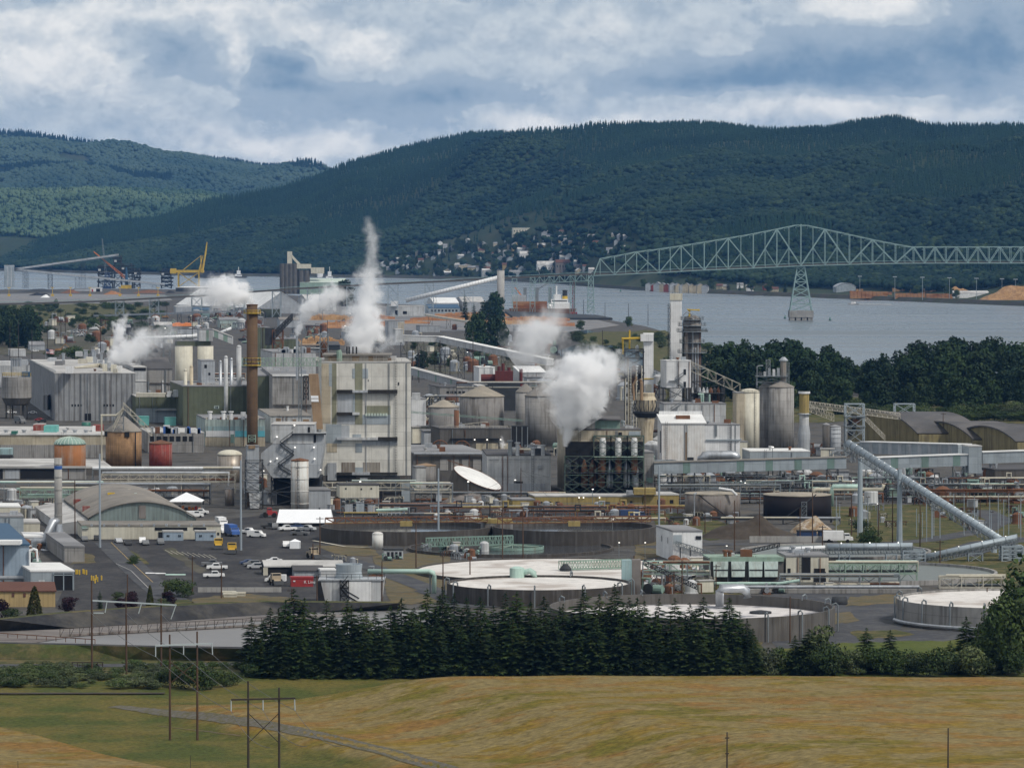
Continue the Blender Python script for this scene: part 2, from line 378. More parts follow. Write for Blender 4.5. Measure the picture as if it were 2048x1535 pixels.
# foreground land: a capped grass mound, a green gully and a smaller mound, as one height field
def smooth(t): t=np.clip(t,0,1); return t*t*(3-2*t)
def hgt(x,y):
    x=np.asarray(x,float); y=np.asarray(y,float)
    ax,ay,bx,by=-84.,824.,-8.,676.
    L=math.hypot(bx-ax,by-ay); nx,ny=(-(by-ay)/L,(bx-ax)/L)
    dL=(x-ax)*nx+(y-ay)*ny; dF=829-y-.00030*np.clip(x,0,None)**2+0*x
    wob=(fbm(x*.02,y*.02,3,3)-.45)*6
    bench=smooth((dL+wob*.6)/13)*.30+smooth((dL-17+wob)/34)*.70
    m1=9.2*np.minimum(bench,1)*smooth((dF)/42)
    m1=m1+.9*(fbm(x*.016,y*.022,3,9)-.45)*smooth(m1/6)
    cx,cy_,ex,ey=-100.,778.,-46.,690.
    L2=math.hypot(ex-cx,ey-cy_); mx,my=((ey-cy_)/L2,-(ex-cx)/L2)
    d2=(x-cx)*mx+(y-cy_)*my
    m2=5.2*smooth((d2+(fbm(x*.03,y*.03,3,5)-.45)*5)/13)
    gul=.5*(fbm(x*.05,y*.05,3,21)-.45)
    edge=smooth((882-y)/18)
    return np.maximum(m1,m2)*1.0+gul*edge
def T(u,v,z0=0.0):
    """where a sight line meets the foreground land"""
    dx_,dy_,dz_=ray(u,v); lo=560.0
    for i in range(420):
        y=lo+i*.8; t=y/dy_; 
        if H+dz_*t<=float(hgt(dx_*t,y))+z0: return (dx_*t,y,float(hgt(dx_*t,y))+z0)
    return G(u,v,z0)
nx_,ny_=230,230
xs=np.linspace(-150,150,nx_); ys=np.linspace(560,884,ny_); X,Y=np.meshgrid(xs,ys); Z=hgt(X,Y)
Z[-1,:]=-.05
V=np.stack([X.ravel(),Y.ravel(),Z.ravel()],1)
I=np.arange((ny_-1)*nx_).reshape(ny_-1,nx_)[:,:-1].ravel(); Fq=np.stack([I,I+1,I+1+nx_,I+nx_],1)
me=npmesh('grass_mound',V,Fq,'mound_grass')
# green where the gully lies low and damp, dry on the caps
def damp(x,y): return np.clip(1-(hgt(x,y)-.1)/(.4+3.6*fbm(x*.09,y*.09,4,33)),0,1)*np.clip(.35+1.2*fbm(x*.03,y*.03,3,44),0,1)
def set_damp(me,x,y):
    at_=me.attributes.new('damp','FLOAT','POINT'); at_.data.foreach_set('value',np.asarray(damp(x,y),dtype=np.float32))
set_damp(me,V[:,0],V[:,1])
me.polygons.foreach_set('use_smooth',[True]*len(me.polygons))
o=bpy.data.objects.new('grass_mound',me); COL.objects.link(o); tag(o,kind='structure')

# far side of the river: shelf, wooded hills
bank=[(-700,536),(-100,540),(0,541),(200,547),(400,551),(560,553),(800,556),(1000,561),(1120,568),(1200,575),(1300,582),(1500,590),(1700,598),(2048,612),(2700,636)]
sky1=[(-900,520),(-100,503),(0,493),(40,483),(100,468),(200,450),(260,440),(320,433),(360,418),(400,405),(440,395),(500,385),(560,375),(640,349),(690,327),(740,314),(800,296),(870,279),(940,268),(1000,267),(1080,271),(1160,269),(1260,256),(1340,252),(1440,251),(1540,259),(1600,259),(1660,256),(1720,242),(1790,236),(1860,252),(1960,254),(2048,250),(2700,262)]
def hill_fn(skyt,basey,ridgey,amp,seed,shelf=.0,pw=.9,tree=16.):
    def f(u,t):
        u=np.asarray(u,float); t=np.asarray(t,float)
        yb=basey(u); yr=ridgey(u); y=yb+(yr-yb)*t
        vs=lerp_tab(skyt,u); zr=H+(HV-vs)/F*yr-tree*.7
        tt=np.clip((t-shelf)/(1-shelf),0,None)
        z=1.0+(zr-1.0)*np.where(tt<=1,np.clip(tt,0,1)**pw,1-(tt-1)*1.2)
        x=(u-CU)/F*y
        n=fbm(x/900.,y/1100.,5,seed)-.48
        z=z+amp*n*np.sin(np.pi*np.clip(tt,0,1))**.8*np.clip(zr/200,0.05,1.6)
        return x,y,np.maximum(z,1.0-2*(t<.01))
    return f
def by1(u): return (H-ZW)*F/(lerp_tab(bank,u)-HV)
def ry1(u): return by1(u)+np.interp(u,[-900,0,500,900,2048,2700],[1500,1800,2600,4200,4600,4600])
hill1=hill_fn(sky1,by1,ry1,210.,11,.06,.92)
sky2=[(-900,392),(0,386),(100,382),(200,379),(300,381),(400,385),(500,405),(600,425),(800,440)]
hill2=hill_fn(sky2,lambda u:np.full_like(u,11500.),lambda u:np.full_like(u,14500.),160.,22,.0,.9)
sky3=[(-900,255),(-60,259),(0,264),(55,265),(120,275),(230,293),(280,303),(330,311),(380,313),(470,325),(520,335),(600,338),(700,350),(900,390)]
hill3=hill_fn(sky3,lambda u:np.full_like(u,14500.),lambda u:np.full_like(u,21000.),210.,31,.0,.85)
def hill_mesh(name,fn,u0,u1,nu,nt,mat,tmax=1.15):
    U,Tt=np.meshgrid(np.linspace(u0,u1,nu),np.linspace(0,tmax,nt)); x,y,z=fn(U.ravel(),Tt.ravel())
    z=z.copy(); z[:nu]=ZW-1
    I=np.arange((nt-1)*nu).reshape(nt-1,nu)[:,:-1].ravel()
    me=npmesh(name,np.stack([x,y,z],1),np.stack([I,I+1,I+1+nu,I+nu],1),mat); me.polygons.foreach_set('use_smooth',[True]*len(me.polygons))
    o=bpy.data.objects.new(name,me); COL.objects.link(o); tag(o,kind='structure'); return o
hill_mesh('hill',hill1,-700,2600,330,60,'far_floor'); hill_mesh('hill',hill2,-700,800,120,30,'far_floor'); hill_mesh('hill',hill3,-700,900,140,40,'far_floor')

# low-poly crowns for the far woods (one mass each)
def crown_proto(kind,seed):
    r=np.random.default_rng(seed)
    if kind=='fir':
        vs=[];fs=[]; n=5
        for (z0,z1,rad) in((.12,.62,.20),(.42,.86,.145),(.7,1.06,.085)):
            o=len(vs); a0=r.uniform(0,6)
            for i in range(n):
                a=a0+2*math.pi*i/n; q=rad*r.uniform(.75,1.2); vs.append((q*math.cos(a),q*math.sin(a),z0+r.uniform(-.04,.04)))
            vs.append((0,0,z1)); fs+=[(o+i,o+(i+1)%n,o+n) for i in range(n)]
        return np.array(vs),np.array(fs)
    phi=(1+5**.5)/2
    iv=np.array([(-1,phi,0),(1,phi,0),(-1,-phi,0),(1,-phi,0),(0,-1,phi),(0,1,phi),(0,-1,-phi),(0,1,-phi),(phi,0,-1),(phi,0,1),(-phi,0,-1),(-phi,0,1)],float); iv/=np.linalg.norm(iv[0])
    fi=np.array([(0,11,5),(0,5,1),(0,1,7),(0,7,10),(0,10,11),(1,5,9),(5,11,4),(11,10,2),(10,7,6),(7,1,8),(3,9,4),(3,4,2),(3,2,6),(3,6,8),(3,8,9),(4,9,5),(2,4,11),(6,2,10),(8,6,7),(9,8,1)])
    vs=[];fs=[]; 
    for c in range(3):
        o=len(vs)*12; p=r.uniform(-.22,.22,3); p[2]=.55+r.uniform(-.15,.2); rad=r.uniform(.24,.36)
        vs.append(iv*rad*r.uniform(.7,1.25,(12,1))*np.array([1,1,1.1])+p); fs.append(fi+o)
    return np.concatenate(vs),np.concatenate(fs)
def forest(name,pts,hts,widths,kind,mat,seed):
    protos=[crown_proto(kind,seed+i) for i in range(6)]; idx=RNG.integers(0,6,len(pts)); VV=[];FF=[];o=0
    for q in range(6):
        s_=np.where(idx==q)[0]
        if len(s_)==0: continue
        pv_,pf=protos[q]; a=RNG.uniform(0,6.28,len(s_)); ca,sa=np.cos(a),np.sin(a); h_=hts[s_]; w_=widths[s_]
        x=(pv_[None,:,0]*ca[:,None]-pv_[None,:,1]*sa[:,None])*w_[:,None]+pts[s_,0][:,None]
        y=(pv_[None,:,0]*sa[:,None]+pv_[None,:,1]*ca[:,None])*w_[:,None]+pts[s_,1][:,None]
        z=pv_[None,:,2]*h_[:,None]+pts[s_,2][:,None]
        VV.append(np.stack([x,y,z],-1).reshape(-1,3)); n=len(pv_)
        FF.append((pf[None]+(np.arange(len(s_))*n)[:,None,None]).reshape(-1,3)+o); o+=len(s_)*n
    me=npmesh(name,np.concatenate(VV),np.concatenate(FF),mat); ob=bpy.data.objects.new(name,me); COL.objects.link(ob); tag(ob,kind='stuff'); return ob
def scatter(fn,u0,u1,nu,nt,t0,t1,keep):
    U,Tt=np.meshgrid(np.linspace(u0,u1,nu),np.linspace(t0,t1,nt)); U=U+RNG.uniform(-.5,.5,U.shape)*(u1-u0)/nu; Tt=Tt+RNG.uniform(-.5,.5,U.shape)*(t1-t0)/nt
    u=U.ravel(); t=np.clip(Tt.ravel(),t0,1.03); x,y,z=fn(u,t); kk=keep(u,t,x,y); return np.stack([x,y,z],1)[kk],u[kk],t[kk]
def town(u,t):    # cleared ground on the hillside where the town stands
    c=((u-1090)/230)**2+((t-.11)/.13)**2<1.; e=((u-850)/130)**2+((t-.10)/.10)**2<1.
    return c|e
keep1=lambda u,t,x,y:(t>np.where(u>1150,.09,.035))&(~(town(u,t)&(RNG.uniform(size=u.shape)>.16)))
p,u,t=scatter(hill1,-250,2250,430,140,.02,1.0,keep1)
con=(fbm(p[:,0]/420,p[:,1]/500,3,51)+.28*(t>.9)+.16*(t>.55)-.1*(t<.2))>.5
hh=RNG.uniform(11,19,len(p)); 
forest('forest',p[con],hh[con]*1.25,hh[con]*1.15,'fir','hill_conifer',100); forest('forest',p[~con],hh[~con]*1.05,hh[~con]*1.5,'leaf','hill_leaf',200)
u=np.concatenate([np.linspace(-150,2200,900)+RNG.uniform(-2,2,900)]); t=np.full(u.shape,1.0)+RNG.uniform(-.01,.008,u.shape); x,y,z=hill1(u,t); hh=RNG.uniform(9,17,u.shape)*np.where(np.abs(u-1990)<25,1.5,1)
forest('forest',np.stack([x,y,z],1),hh,hh*1.0,'fir','hill_conifer',300)
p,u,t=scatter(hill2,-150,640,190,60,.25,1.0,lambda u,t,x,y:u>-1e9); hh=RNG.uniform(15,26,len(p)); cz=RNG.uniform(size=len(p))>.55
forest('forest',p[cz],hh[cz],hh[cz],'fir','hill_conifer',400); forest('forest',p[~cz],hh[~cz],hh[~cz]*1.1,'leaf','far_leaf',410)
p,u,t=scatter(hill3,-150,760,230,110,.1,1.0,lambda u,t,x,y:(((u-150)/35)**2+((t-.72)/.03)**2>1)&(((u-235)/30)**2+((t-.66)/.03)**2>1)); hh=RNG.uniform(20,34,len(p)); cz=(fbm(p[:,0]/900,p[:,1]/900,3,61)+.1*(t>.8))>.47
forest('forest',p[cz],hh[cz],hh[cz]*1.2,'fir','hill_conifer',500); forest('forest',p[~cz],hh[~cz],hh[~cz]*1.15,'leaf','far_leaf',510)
# ---------------------------------------------------------------- air
m=bpy.data.materials.new('air'); m.use_nodes=True; MATS['air']=m; k=NT(m.node_tree); m.node_tree.nodes.remove(m.node_tree.nodes['Principled BSDF'])
pvn=k.new('ShaderNodeVolumePrincipled'); pvn.inputs['Color'].default_value=(.18,.47,1,1); pvn.inputs['Density'].default_value=HAZE; pvn.inputs['Anisotropy'].default_value=.0
k.l.new(pvn.outputs[0],m.node_tree.nodes['Material Output'].inputs['Volume'])
mb=MB().box(-5600,5600,-300,24600,-8,700); struct('haze',mb,'air',kind='stuff')
# ---------------------------------------------------------------- plant materials
mk('concrete',(.30,.29,.275),.9,var=.2,scale=.15,streak=.5,pan=(9,3.2,.12))
mk('concrete_dark',(.115,.108,.10),.9,var=.25,scale=.2,streak=.55)
mk('concrete_plain',(.36,.35,.33),.9,var=.15,streak=.3)
mk('rib_grey',(.30,.305,.31),.8,streak=.45,rib=2.6,ribd=.6)
mk('clad_grey',(.40,.42,.44),.7,streak=.22,rib=1.4,ribd=.15,pan=(12,7,.1))
mk('clad_light',(.52,.53,.53),.7,streak=.3,rib=1.6,ribd=.12,pan=(11,5.2,.12),rust=.12)
mk('clad_pale',(.64,.62,.56),.7,streak=.17,pan=(5.6,4.8,.13),sx=.55,rust=.08)
mk('clad_blue',(.32,.36,.385),.7,streak=.15,pan=(4,2.6,.08))
mk('clad_olive',(.235,.235,.165),.75,streak=.25,pan=(5.6,4.8,.10))
mk('clad_tan',(.46,.40,.30),.75,streak=.35,pan=(5.6,4.8,.1))
mk('clad_white',(.72,.72,.71),.6,streak=.08,rib=1.0,ribd=.10,pan=(6,9,.08))
mk('clad_white_rust',(.70,.69,.66),.6,streak=.35,scol=(.42,.30,.19),rib=1.1,ribd=.15,rust=.25,rcol=(.36,.22,.12),sx=.28)
mk('clad_cream',(.60,.57,.47),.7,streak=.25,scol=(.25,.2,.12),rib=1.8,ribd=.08)
mk('clad_green',(.125,.14,.095),.8,streak=.15,rib=2.2,ribd=.15,pan=(19,30,.2))
mk('clad_teal',(.30,.42,.43),.75,streak=.4,rib=1.2,ribd=.15,rust=.3)
mk('clad_seafoam',(.40,.48,.45),.75,streak=.4,rib=1.2,ribd=.15,rust=.25)
mk('beige_wall',(.44,.39,.29),.85,streak=.4,scol=(.12,.08,.05),pan=(9,8,.1),rust=.15)
mk('grey_boards',(.30,.29,.275),.9,streak=.6,rib=.9,ribd=.25)
mk('blue_clad',(.30,.37,.44),.65,streak=.08,rib=1.0,ribd=.12)
mk('ochre_wall',(.34,.26,.10),.85,streak=.35,rib=2.0,ribd=.15)
mk('tan_siding',(.42,.31,.15),.8,streak=.15,rib=1.2,ribd=.2)
mk('olive_shed',(.26,.22,.115),.85,streak=.5,rib=3,ribd=.25)
mk('roof_grey',(.25,.25,.255),.9,var=.3,scale=.12,streak=0,blot=.5,bcol=(.12,.12,.12))
mk('roof_light',(.48,.47,.45),.9,var=.25,scale=.1,streak=0,blot=.6,bcol=(.26,.25,.24))
mk('roof_white',(.74,.74,.72),.7,var=.12,streak=0,blot=.25,bcol=(.45,.44,.42))
mk('roof_dark',(.085,.083,.085),.9,var=.35,scale=.05,streak=0,blot=.6,bcol=(.15,.14,.135),bs=.03)
mk('roof_weathered',(.21,.195,.175),.9,var=.3,scale=.2,streak=0,blot=.5,bcol=(.30,.27,.23))
mk('roof_brown',(.125,.06,.045),.8,var=.15,streak=0,rib=1.0,ribd=.25)
mk('roof_blue',(.03,.085,.155),.6,var=.1,streak=0,rib=1.2,ribd=.2)
mk('steel',(.20,.225,.24),.6,.3,var=.2,streak=.2)
mk('steel_dark',(.045,.048,.052),.7,.2,var=.3,streak=0)
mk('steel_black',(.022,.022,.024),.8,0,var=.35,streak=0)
mk('steel_blue',(.33,.385,.42),.55,.2,var=.12,streak=.15)
mk('steel_green',(.27,.37,.30),.7,0,var=.2,streak=.2,rust=.2)
mk('lagoon_water',(.19,.185,.18),.5,var=.15,scale=.03,streak=0)
mk_ground('track_gravel',[(.105,.095,.065),(.10,.09,.035),(.135,.125,.11)],.5,fine=1.5,bump=.05)
mk('basin_wall',(.062,.055,.049),.9,var=.25,scale=.3,streak=.5,scol=(.13,.125,.12))
mk('workshop_end',(.20,.245,.235),.8,streak=.4,rib=1.2,ribd=.2)
mk('panel_green',(.17,.25,.225),.7,streak=.3)
mk('steel_dkgreen',(.085,.125,.105),.7,0,var=.3,streak=.3,rust=.3)
mk('steel_teal',(.21,.31,.265),.7,0,var=.2,streak=.2,rust=.25)
mk('steel_cream',(.50,.47,.39),.7,0,var=.2,streak=.3,rust=.15)
mk('steel_rust',(.17,.08,.045),.9,0,var=.35,streak=.4)
mk('steel_yellow',(.55,.37,.05),.7,0,var=.2,streak=.25)
mk('steel_red',(.12,.028,.026),.7,0,var=.25,streak=.3)
mk('galvanised',(.45,.47,.49),.42,.65,var=.2,streak=.25)
mk('pipe_cream',(.50,.47,.38),.7,0,var=.2,streak=.2,scol=(.2,.12,.07))
mk('pipe_mint',(.40,.55,.48),.6,0,var=.12,streak=.2)
mk('pipe_white',(.72,.73,.73),.5,0,var=.1,streak=.15)
mk('brick_brown',(.115,.072,.043),.9,var=.2,streak=.25,sx=.6,pan=(2.6,2.2,.05))
mk('brick_tan',(.33,.20,.105),.9,var=.25,streak=.45,sx=.7,pan=(1.5,.9,.05))
mk('tank_orange',(.30,.125,.05),.85,var=.25,streak=.55,scol=(.30,.26,.22),sx=.8)
mk('tank_red',(.22,.045,.035),.85,var=.35,scale=.8,streak=.5,scol=(.30,.25,.22),sx=1.2)
mk('tank_grey',(.22,.21,.20),.85,var=.25,streak=.6,sx=.7)
mk('tank_rusty',(.21,.19,.175),.85,var=.25,streak=.65,sx=.45,rust=.5,rcol=(.11,.055,.035))
mk('tank_black',(.012,.010,.012),.8,var=.3,streak=.15,scol=(.03,.015,.015))
mk('tank_white_rust',(.60,.60,.57),.7,var=.12,streak=.3,scol=(.30,.17,.08),rust=.45,rcol=(.34,.17,.07))
mk('tank_steel',(.36,.32,.27),.45,.4,var=.2,streak=.6,scol=(.13,.08,.05),rib=1.1,ribd=.25,sx=1.1)
mk('tank_roof_tan',(.34,.30,.24),.9,var=.2,streak=0,blot=.5,bcol=(.20,.18,.15))
mk('verdigris',(.25,.36,.31),.8,var=.2,streak=0)
mk('verdigris_pale',(.48,.55,.48),.8,var=.2,streak=0)
mk('cream_paint',(.58,.55,.45),.7,var=.12,streak=.3,scol=(.2,.13,.07),rust=.1)
mk('vessel_cream',(.50,.43,.31),.75,var=.25,streak=.6,scol=(.14,.10,.06),rust=.35)
mk('window_dark',(.02,.023,.028),.25,var=.1,streak=0)
mk('opening_dark',(.018,.018,.02),.9,var=.2,streak=0)
mk('shelf_black',(.03,.028,.026),.9,var=.3,streak=.2)
mk('duct_tan',(.30,.205,.125),.8,var=.25,streak=.4,scol=(.12,.08,.05))
mk('white_fabric',(.84,.85,.86),.6,var=.04,streak=0)
mk('foam',(.66,.63,.59),.9,var=.22,scale=.4,streak=0,blot=.9,bcol=(.42,.37,.33),bs=.05)
mk('foam_grey',(.62,.59,.57),.9,var=.15,scale=.3,streak=0,blot=.9,bcol=(.22,.22,.24),bs=.10)
mk('clarifier_water',(.14,.155,.14),.45,var=.08,streak=0)
mk('wood_pole',(.085,.052,.034),.95,var=.25,streak=0)
mk('wood_dark',(.05,.04,.033),.95,var=.3,streak=0)
mk('pole_steel',(.34,.39,.43),.5,.3,var=.08,streak=0)
mk('insulator',(.42,.47,.48),.4,var=.05,streak=0)
mk('cable',(.11,.115,.12),.7,var=0,streak=0)
mk('bridge_paint',(.23,.33,.325),.6,0,var=.12,scale=.05,streak=0)
mk('bridge_deck',(.10,.095,.088),.9,var=.2,streak=0)
mk('tire',(.018,.018,.018),.9,var=0,streak=0)
mk('glass_dark',(.03,.038,.045),.15,var=0,streak=0)
for n_,c_ in dict(white=(.78,.78,.77),silver=(.42,.43,.44),grey=(.16,.165,.17),black=(.025,.026,.028),red=(.33,.03,.03),blue=(.03,.10,.33),navy=(.02,.045,.12),green=(.03,.15,.11),yellow=(.58,.36,.04),orange=(.55,.16,.03),teal=(.14,.42,.38),maroon=(.12,.03,.03),tan=(.36,.29,.2),magenta=(.5,.05,.22),cyan=(.1,.38,.45),cream=(.62,.58,.45)).items():
    mk('paint_'+n_,c_,.5,var=.08,scale=.8,streak=.12)
mk_emit('lamp_glow',(1,.96,.88),1.4)
# ---------------------------------------------------------------- builders fed with sight lines and a ground line
class Bld: pass
def B(name,label,cat,u0,u1,vt,vb,dep,wall,roof='roof_grey',k=-.17,rf='flat',rh=0,group=None,Y=None,z0=0,ov=.35,soffit=None):
    """rectangular building: front face between sight columns u0..u1, top vt, ground line vb, depth dep"""
    b=Bld(); b.Y=Y or Yg(vb); Yq=b.Y; b.k=k; b.dep=dep
    x0,x1=px(u0,Yq),px(u1,Yq); z1=pz(vt,Yq); b.x0,b.x1,b.z1=x0,x1,z1
    if z0!=0: z0=pz(z0,Yq)
    th=b.th=thing(name,label,cat,((x0+x1)/2,Yq,z0),group); d=k*dep; y0,y1=Yq,Yq+dep
    w=MB(); r=MB()
    if rf=='flat':
        w.box(x0,x1,y0,y1,z0,z1,0,k); r.box(x0-ov*.4,x1+ov*.4,y0-ov*.4,y1,z1,z1+.45,0,k)
    elif rf=='mono':    # rises to the back
        w.hexa([(x0,y0,z0),(x1,y0,z0),(x1+d,y1,z0),(x0+d,y1,z0),(x0,y0,z1),(x1,y0,z1),(x1+d,y1,z1+rh),(x0+d,y1,z1+rh)])
        e=.4; r.hexa([(x0-e,y0-e,z1),(x1+e,y0-e,z1),(x1+d+e,y1,z1+rh),(x0+d-e,y1,z1+rh),(x0-e,y0-e,z1+e),(x1+e,y0-e,z1+e),(x1+d+e,y1,z1+rh+e),(x0+d-e,y1,z1+rh+e)])
    elif rf=='gx':      # ridge runs left to right
        ym=(y0+y1)/2; xm=d/2
        w.add([(x0,y0,z0),(x1,y0,z0),(x1+d,y1,z0),(x0+d,y1,z0),(x0,y0,z1),(x1,y0,z1),(x1+d,y1,z1),(x0+d,y1,z1),(x0+xm,ym,z1+rh),(x1+xm,ym,z1+rh)],[(0,1,5,4),(1,2,6,9,5),(2,3,7,6),(3,0,4,8,7)])
        e=.35; t=.3
        for (ya,za,xa,s) in((y0-e,z1-e*rh/(dep/2),0,1),(y1+e,z1-e*rh/(dep/2),d,-1)):
            c=[(x0+xa-e,ya,za+.03),(x1+xa+e,ya,za+.03),(x1+xm+e,ym,z1+rh+.03),(x0+xm-e,ym,z1+rh+.03)]
            if s<0: c=[c[1],c[0],c[3],c[2]]
            r.hexa(c+[(p[0],p[1],p[2]+t) for p in c])
    elif rf=='gy':      # gable faces the viewer
        xm=(x0+x1)/2
        w.add([(x0,y0,z0),(x1,y0,z0),(x1+d,y1,z0),(x0+d,y1,z0),(x0,y0,z1),(x1,y0,z1),(x1+d,y1,z1),(x0+d,y1,z1),(xm,y0,z1+rh),(xm+d,y1,z1+rh)],[(0,1,5,8,4),(1,2,6,5),(2,3,7,9,6),(3,0,4,7)])
        e=.3; t=.3
        for s,xa in((1,x0),(-1,x1)):
            xo=xa-s*e; zo=z1-e*rh/((x1-x0)/2)+.03
            c=[(xo,y0-e,zo),(xm,y0-e,z1+rh+.03),(xm+d,y1+e,z1+rh+.03),(xo+d,y1+e,zo)]
            if s<0: c=[c[1],c[0],c[3],c[2]]
            r.hexa(c+[(p[0],p[1],p[2]+t) for p in c])
    elif rf=='arch':    # bowstring roof, arch faces the viewer
        n=18; xm=(x0+x1)/2; hw=(x1-x0)/2; R=(hw*hw+rh*rh)/(2*rh); a=math.asin(min(1,hw/R))
        pts=[(xm+R*math.sin(-a+2*a*i/n),z1+rh-R+R*math.cos(-a+2*a*i/n)) for i in range(n+1)]
        w.add([(x0,y0,z0),(x1,y0,z0)]+[(p[0],y0,p[1]) for p in reversed(pts)],[tuple(range(n+3))])
        w.add([(x0,y0,z0),(x0+d,y1,z0),(x0+d,y1,z1),(x0,y0,z1)],[(3,2,1,0)]); w.add([(x1,y0,z0),(x1+d,y1,z0),(x1+d,y1,z1),(x1,y0,z1)],[(0,1,2,3)])
        vs=[];e=.6
        for j,(yy,dd) in enumerate(((y0-e,0),(y1,d))):
            for o_ in(.03,.45): vs+=[(xm+(p[0]-xm)*(1+e/hw*.5)+dd,yy,p[1]+o_) for p in pts]
        m_=n+1; fs=[]
        for i in range(n): fs+=[(m_+i,m_+i+1,3*m_+i+1,3*m_+i),(i+1,i,2*m_+i,2*m_+i+1),(i,i+1,m_+i+1,m_+i)]
        r.add(vs,fs)
    b.wall=obj('wall',w,wall,th)
    if roof and r.v: b.roof=obj('roof',r,roof,th,rf=='arch')
    def rect(nm,ua,va,ub,vb_,mat,proud=.15,deep=0.0,label=None):
        m=MB().box(px(ua,Yq),px(ub,Yq),Yq-proud,Yq+deep+.02,pz(vb_,Yq),pz(va,Yq)); return obj(nm,m,mat,th,label=label)
    b.rect=rect
    def wins(lst,mat='window_dark',nm='window',fr=None):
        for (ua,va,ub,vb_) in lst: rect(nm,ua,va,ub,vb_,mat,.12)
    b.wins=wins
    def part(nm,mb,mat,smooth=False): return obj(nm,mb,mat,th,smooth)
    b.part=part
    W_=x1-x0
    if W_>9 and z1-z0>5 and Yq<3000 and roof:      # downpipes, a caged ladder, roof vents and a base door, as such halls have
        R_=random.Random(int(u0*7+vt))
        for i in range(2 if W_<25 else 3): xx=x0+W_*R_.uniform(.04,.96); part('downpipe',MB().tube([(xx,y0-.25,z0),(xx,y0-.25,z1-.1)],.13,5),R_.choice(['steel','galvanised','steel_rust']))
        xx=x0+W_*R_.uniform(.1,.9); m_=MB()
        for s_ in(-.35,.35): m_.bar((xx+s_,y0-.4,z0),(xx+s_,y0-.4,z1+1),.06)
        for i in range(int((z1-z0)/.9)): m_.bar((xx-.35,y0-.4,z0+.9*i),(xx+.35,y0-.4,z0+.9*i),.05)
        part('ladder',m_,'steel_dark')
        if z0==0: xx=x0+W_*R_.uniform(.15,.85); part('door',MB().box(xx-1.6,xx+1.6,y0-.14,y0+.02,.05,min(3.6,z1*.6)),R_.choice(['opening_dark','steel_dark','clad_blue']))
        if rf=='flat':
            for i in range(R_.randint(2,4)):
                xx=x0+W_*R_.uniform(.1,.9); t_=R_.uniform(.1,.7); yy=y0+dep*t_; xx+=d*t_; h_=R_.uniform(.8,2.2); part('roof_vent',MB().lathe(xx,yy,[(.5,z1+.3),(.5,z1+.3+h_*.7),(.8,z1+.35+h_*.75),(.8,z1+.4+h_)],9) if R_.random()<.5 else MB().box(xx-R_.uniform(.7,2),xx+1.2,yy,yy+2,z1+.3,z1+.3+h_),R_.choice(['galvanised','clad_light','steel_rust','clad_grey']))
    return b
def TANK(name,label,u0,u1,vt,vb,wall,top='flat',toph=0,topmat='roof_grey',group=None,cat='tank',Y=None,z0=0,n=28,hoops=0,rim=True,rail=False,ladder=None):
    b=Bld(); Yf=Y or Yg(vb); r=(u1-u0)/2*mpp(Yf); Yc=Yf+r; xc=px((u0+u1)/2,Yc); r=(u1-u0)/2*mpp(Yc); z1=pz(vt,Yf); zz=pz(z0,Yf) if z0 else 0
    th=b.th=thing(name,label,cat,(xc,Yc,zz),group); b.x,b.Yc,b.Y,b.r,b.z1=xc,Yc,Yf,r,z1
    obj('shell',MB().cyl(xc,Yc,zz,z1,r,n),wall,th,True).data.polygons.foreach_get
    for p in th.children[-1].data.polygons: p.use_smooth=len(p.vertices)==4
    if top=='cone': obj('roof',MB().lathe(xc,Yc,[(r*1.03,z1),(r*1.03,z1+.3),(r*.12,z1+toph*.94),(0.01,z1+toph)],n),topmat,th)
    elif top=='dome':
        obj('roof',MB().lathe(xc,Yc,[(r*1.02*math.cos(a),z1+.05+toph*math.sin(a)) for a in [i*math.pi/2/6*.99 for i in range(7)]],n),topmat,th,True)
    elif top=='flat': obj('roof',MB().lathe(xc,Yc,[(r*1.01,z1),(r*1.01,z1+.25),(r*.1,z1+.25+toph)],n),topmat,th)
    if hoops:
        m=MB()
        for i in range(hoops):
            z=zz+(z1-zz)*(i+.5)/hoops; m.lathe(xc,Yc,[(r+.02,z),(r+.14,z),(r+.14,z+.22),(r+.02,z+.22)],n)
        obj('hoop',m,wall,th)
    if rail:
        m=MB(); m.rail([(xc+r*.97*math.cos(a),Yc+r*.97*math.sin(a),z1+.2) for a in [i*2*math.pi/14 for i in range(15)]],1.1,.06,3); obj('railing',m,rail if isinstance(rail,str) else 'steel',th)
    if ladder is not None:
        a=ladder; m=MB(); x_,y_=xc+(r+.3)*math.cos(a),Yc+(r+.3)*math.sin(a)
        for s in(-.3,.3): m.bar((x_+s,y_,zz),(x_+s,y_,z1+1),.07)
        for i in range(int((z1-zz)/1.2)): m.bar((x_-.3,y_,zz+1.2*i),(x_+.3,y_,zz+1.2*i),.05)
        obj('ladder',m,'steel_dark',th)
    b.part=lambda nm,mb,mat,smooth=False: obj(nm,mb,mat,th,smooth)
    return b
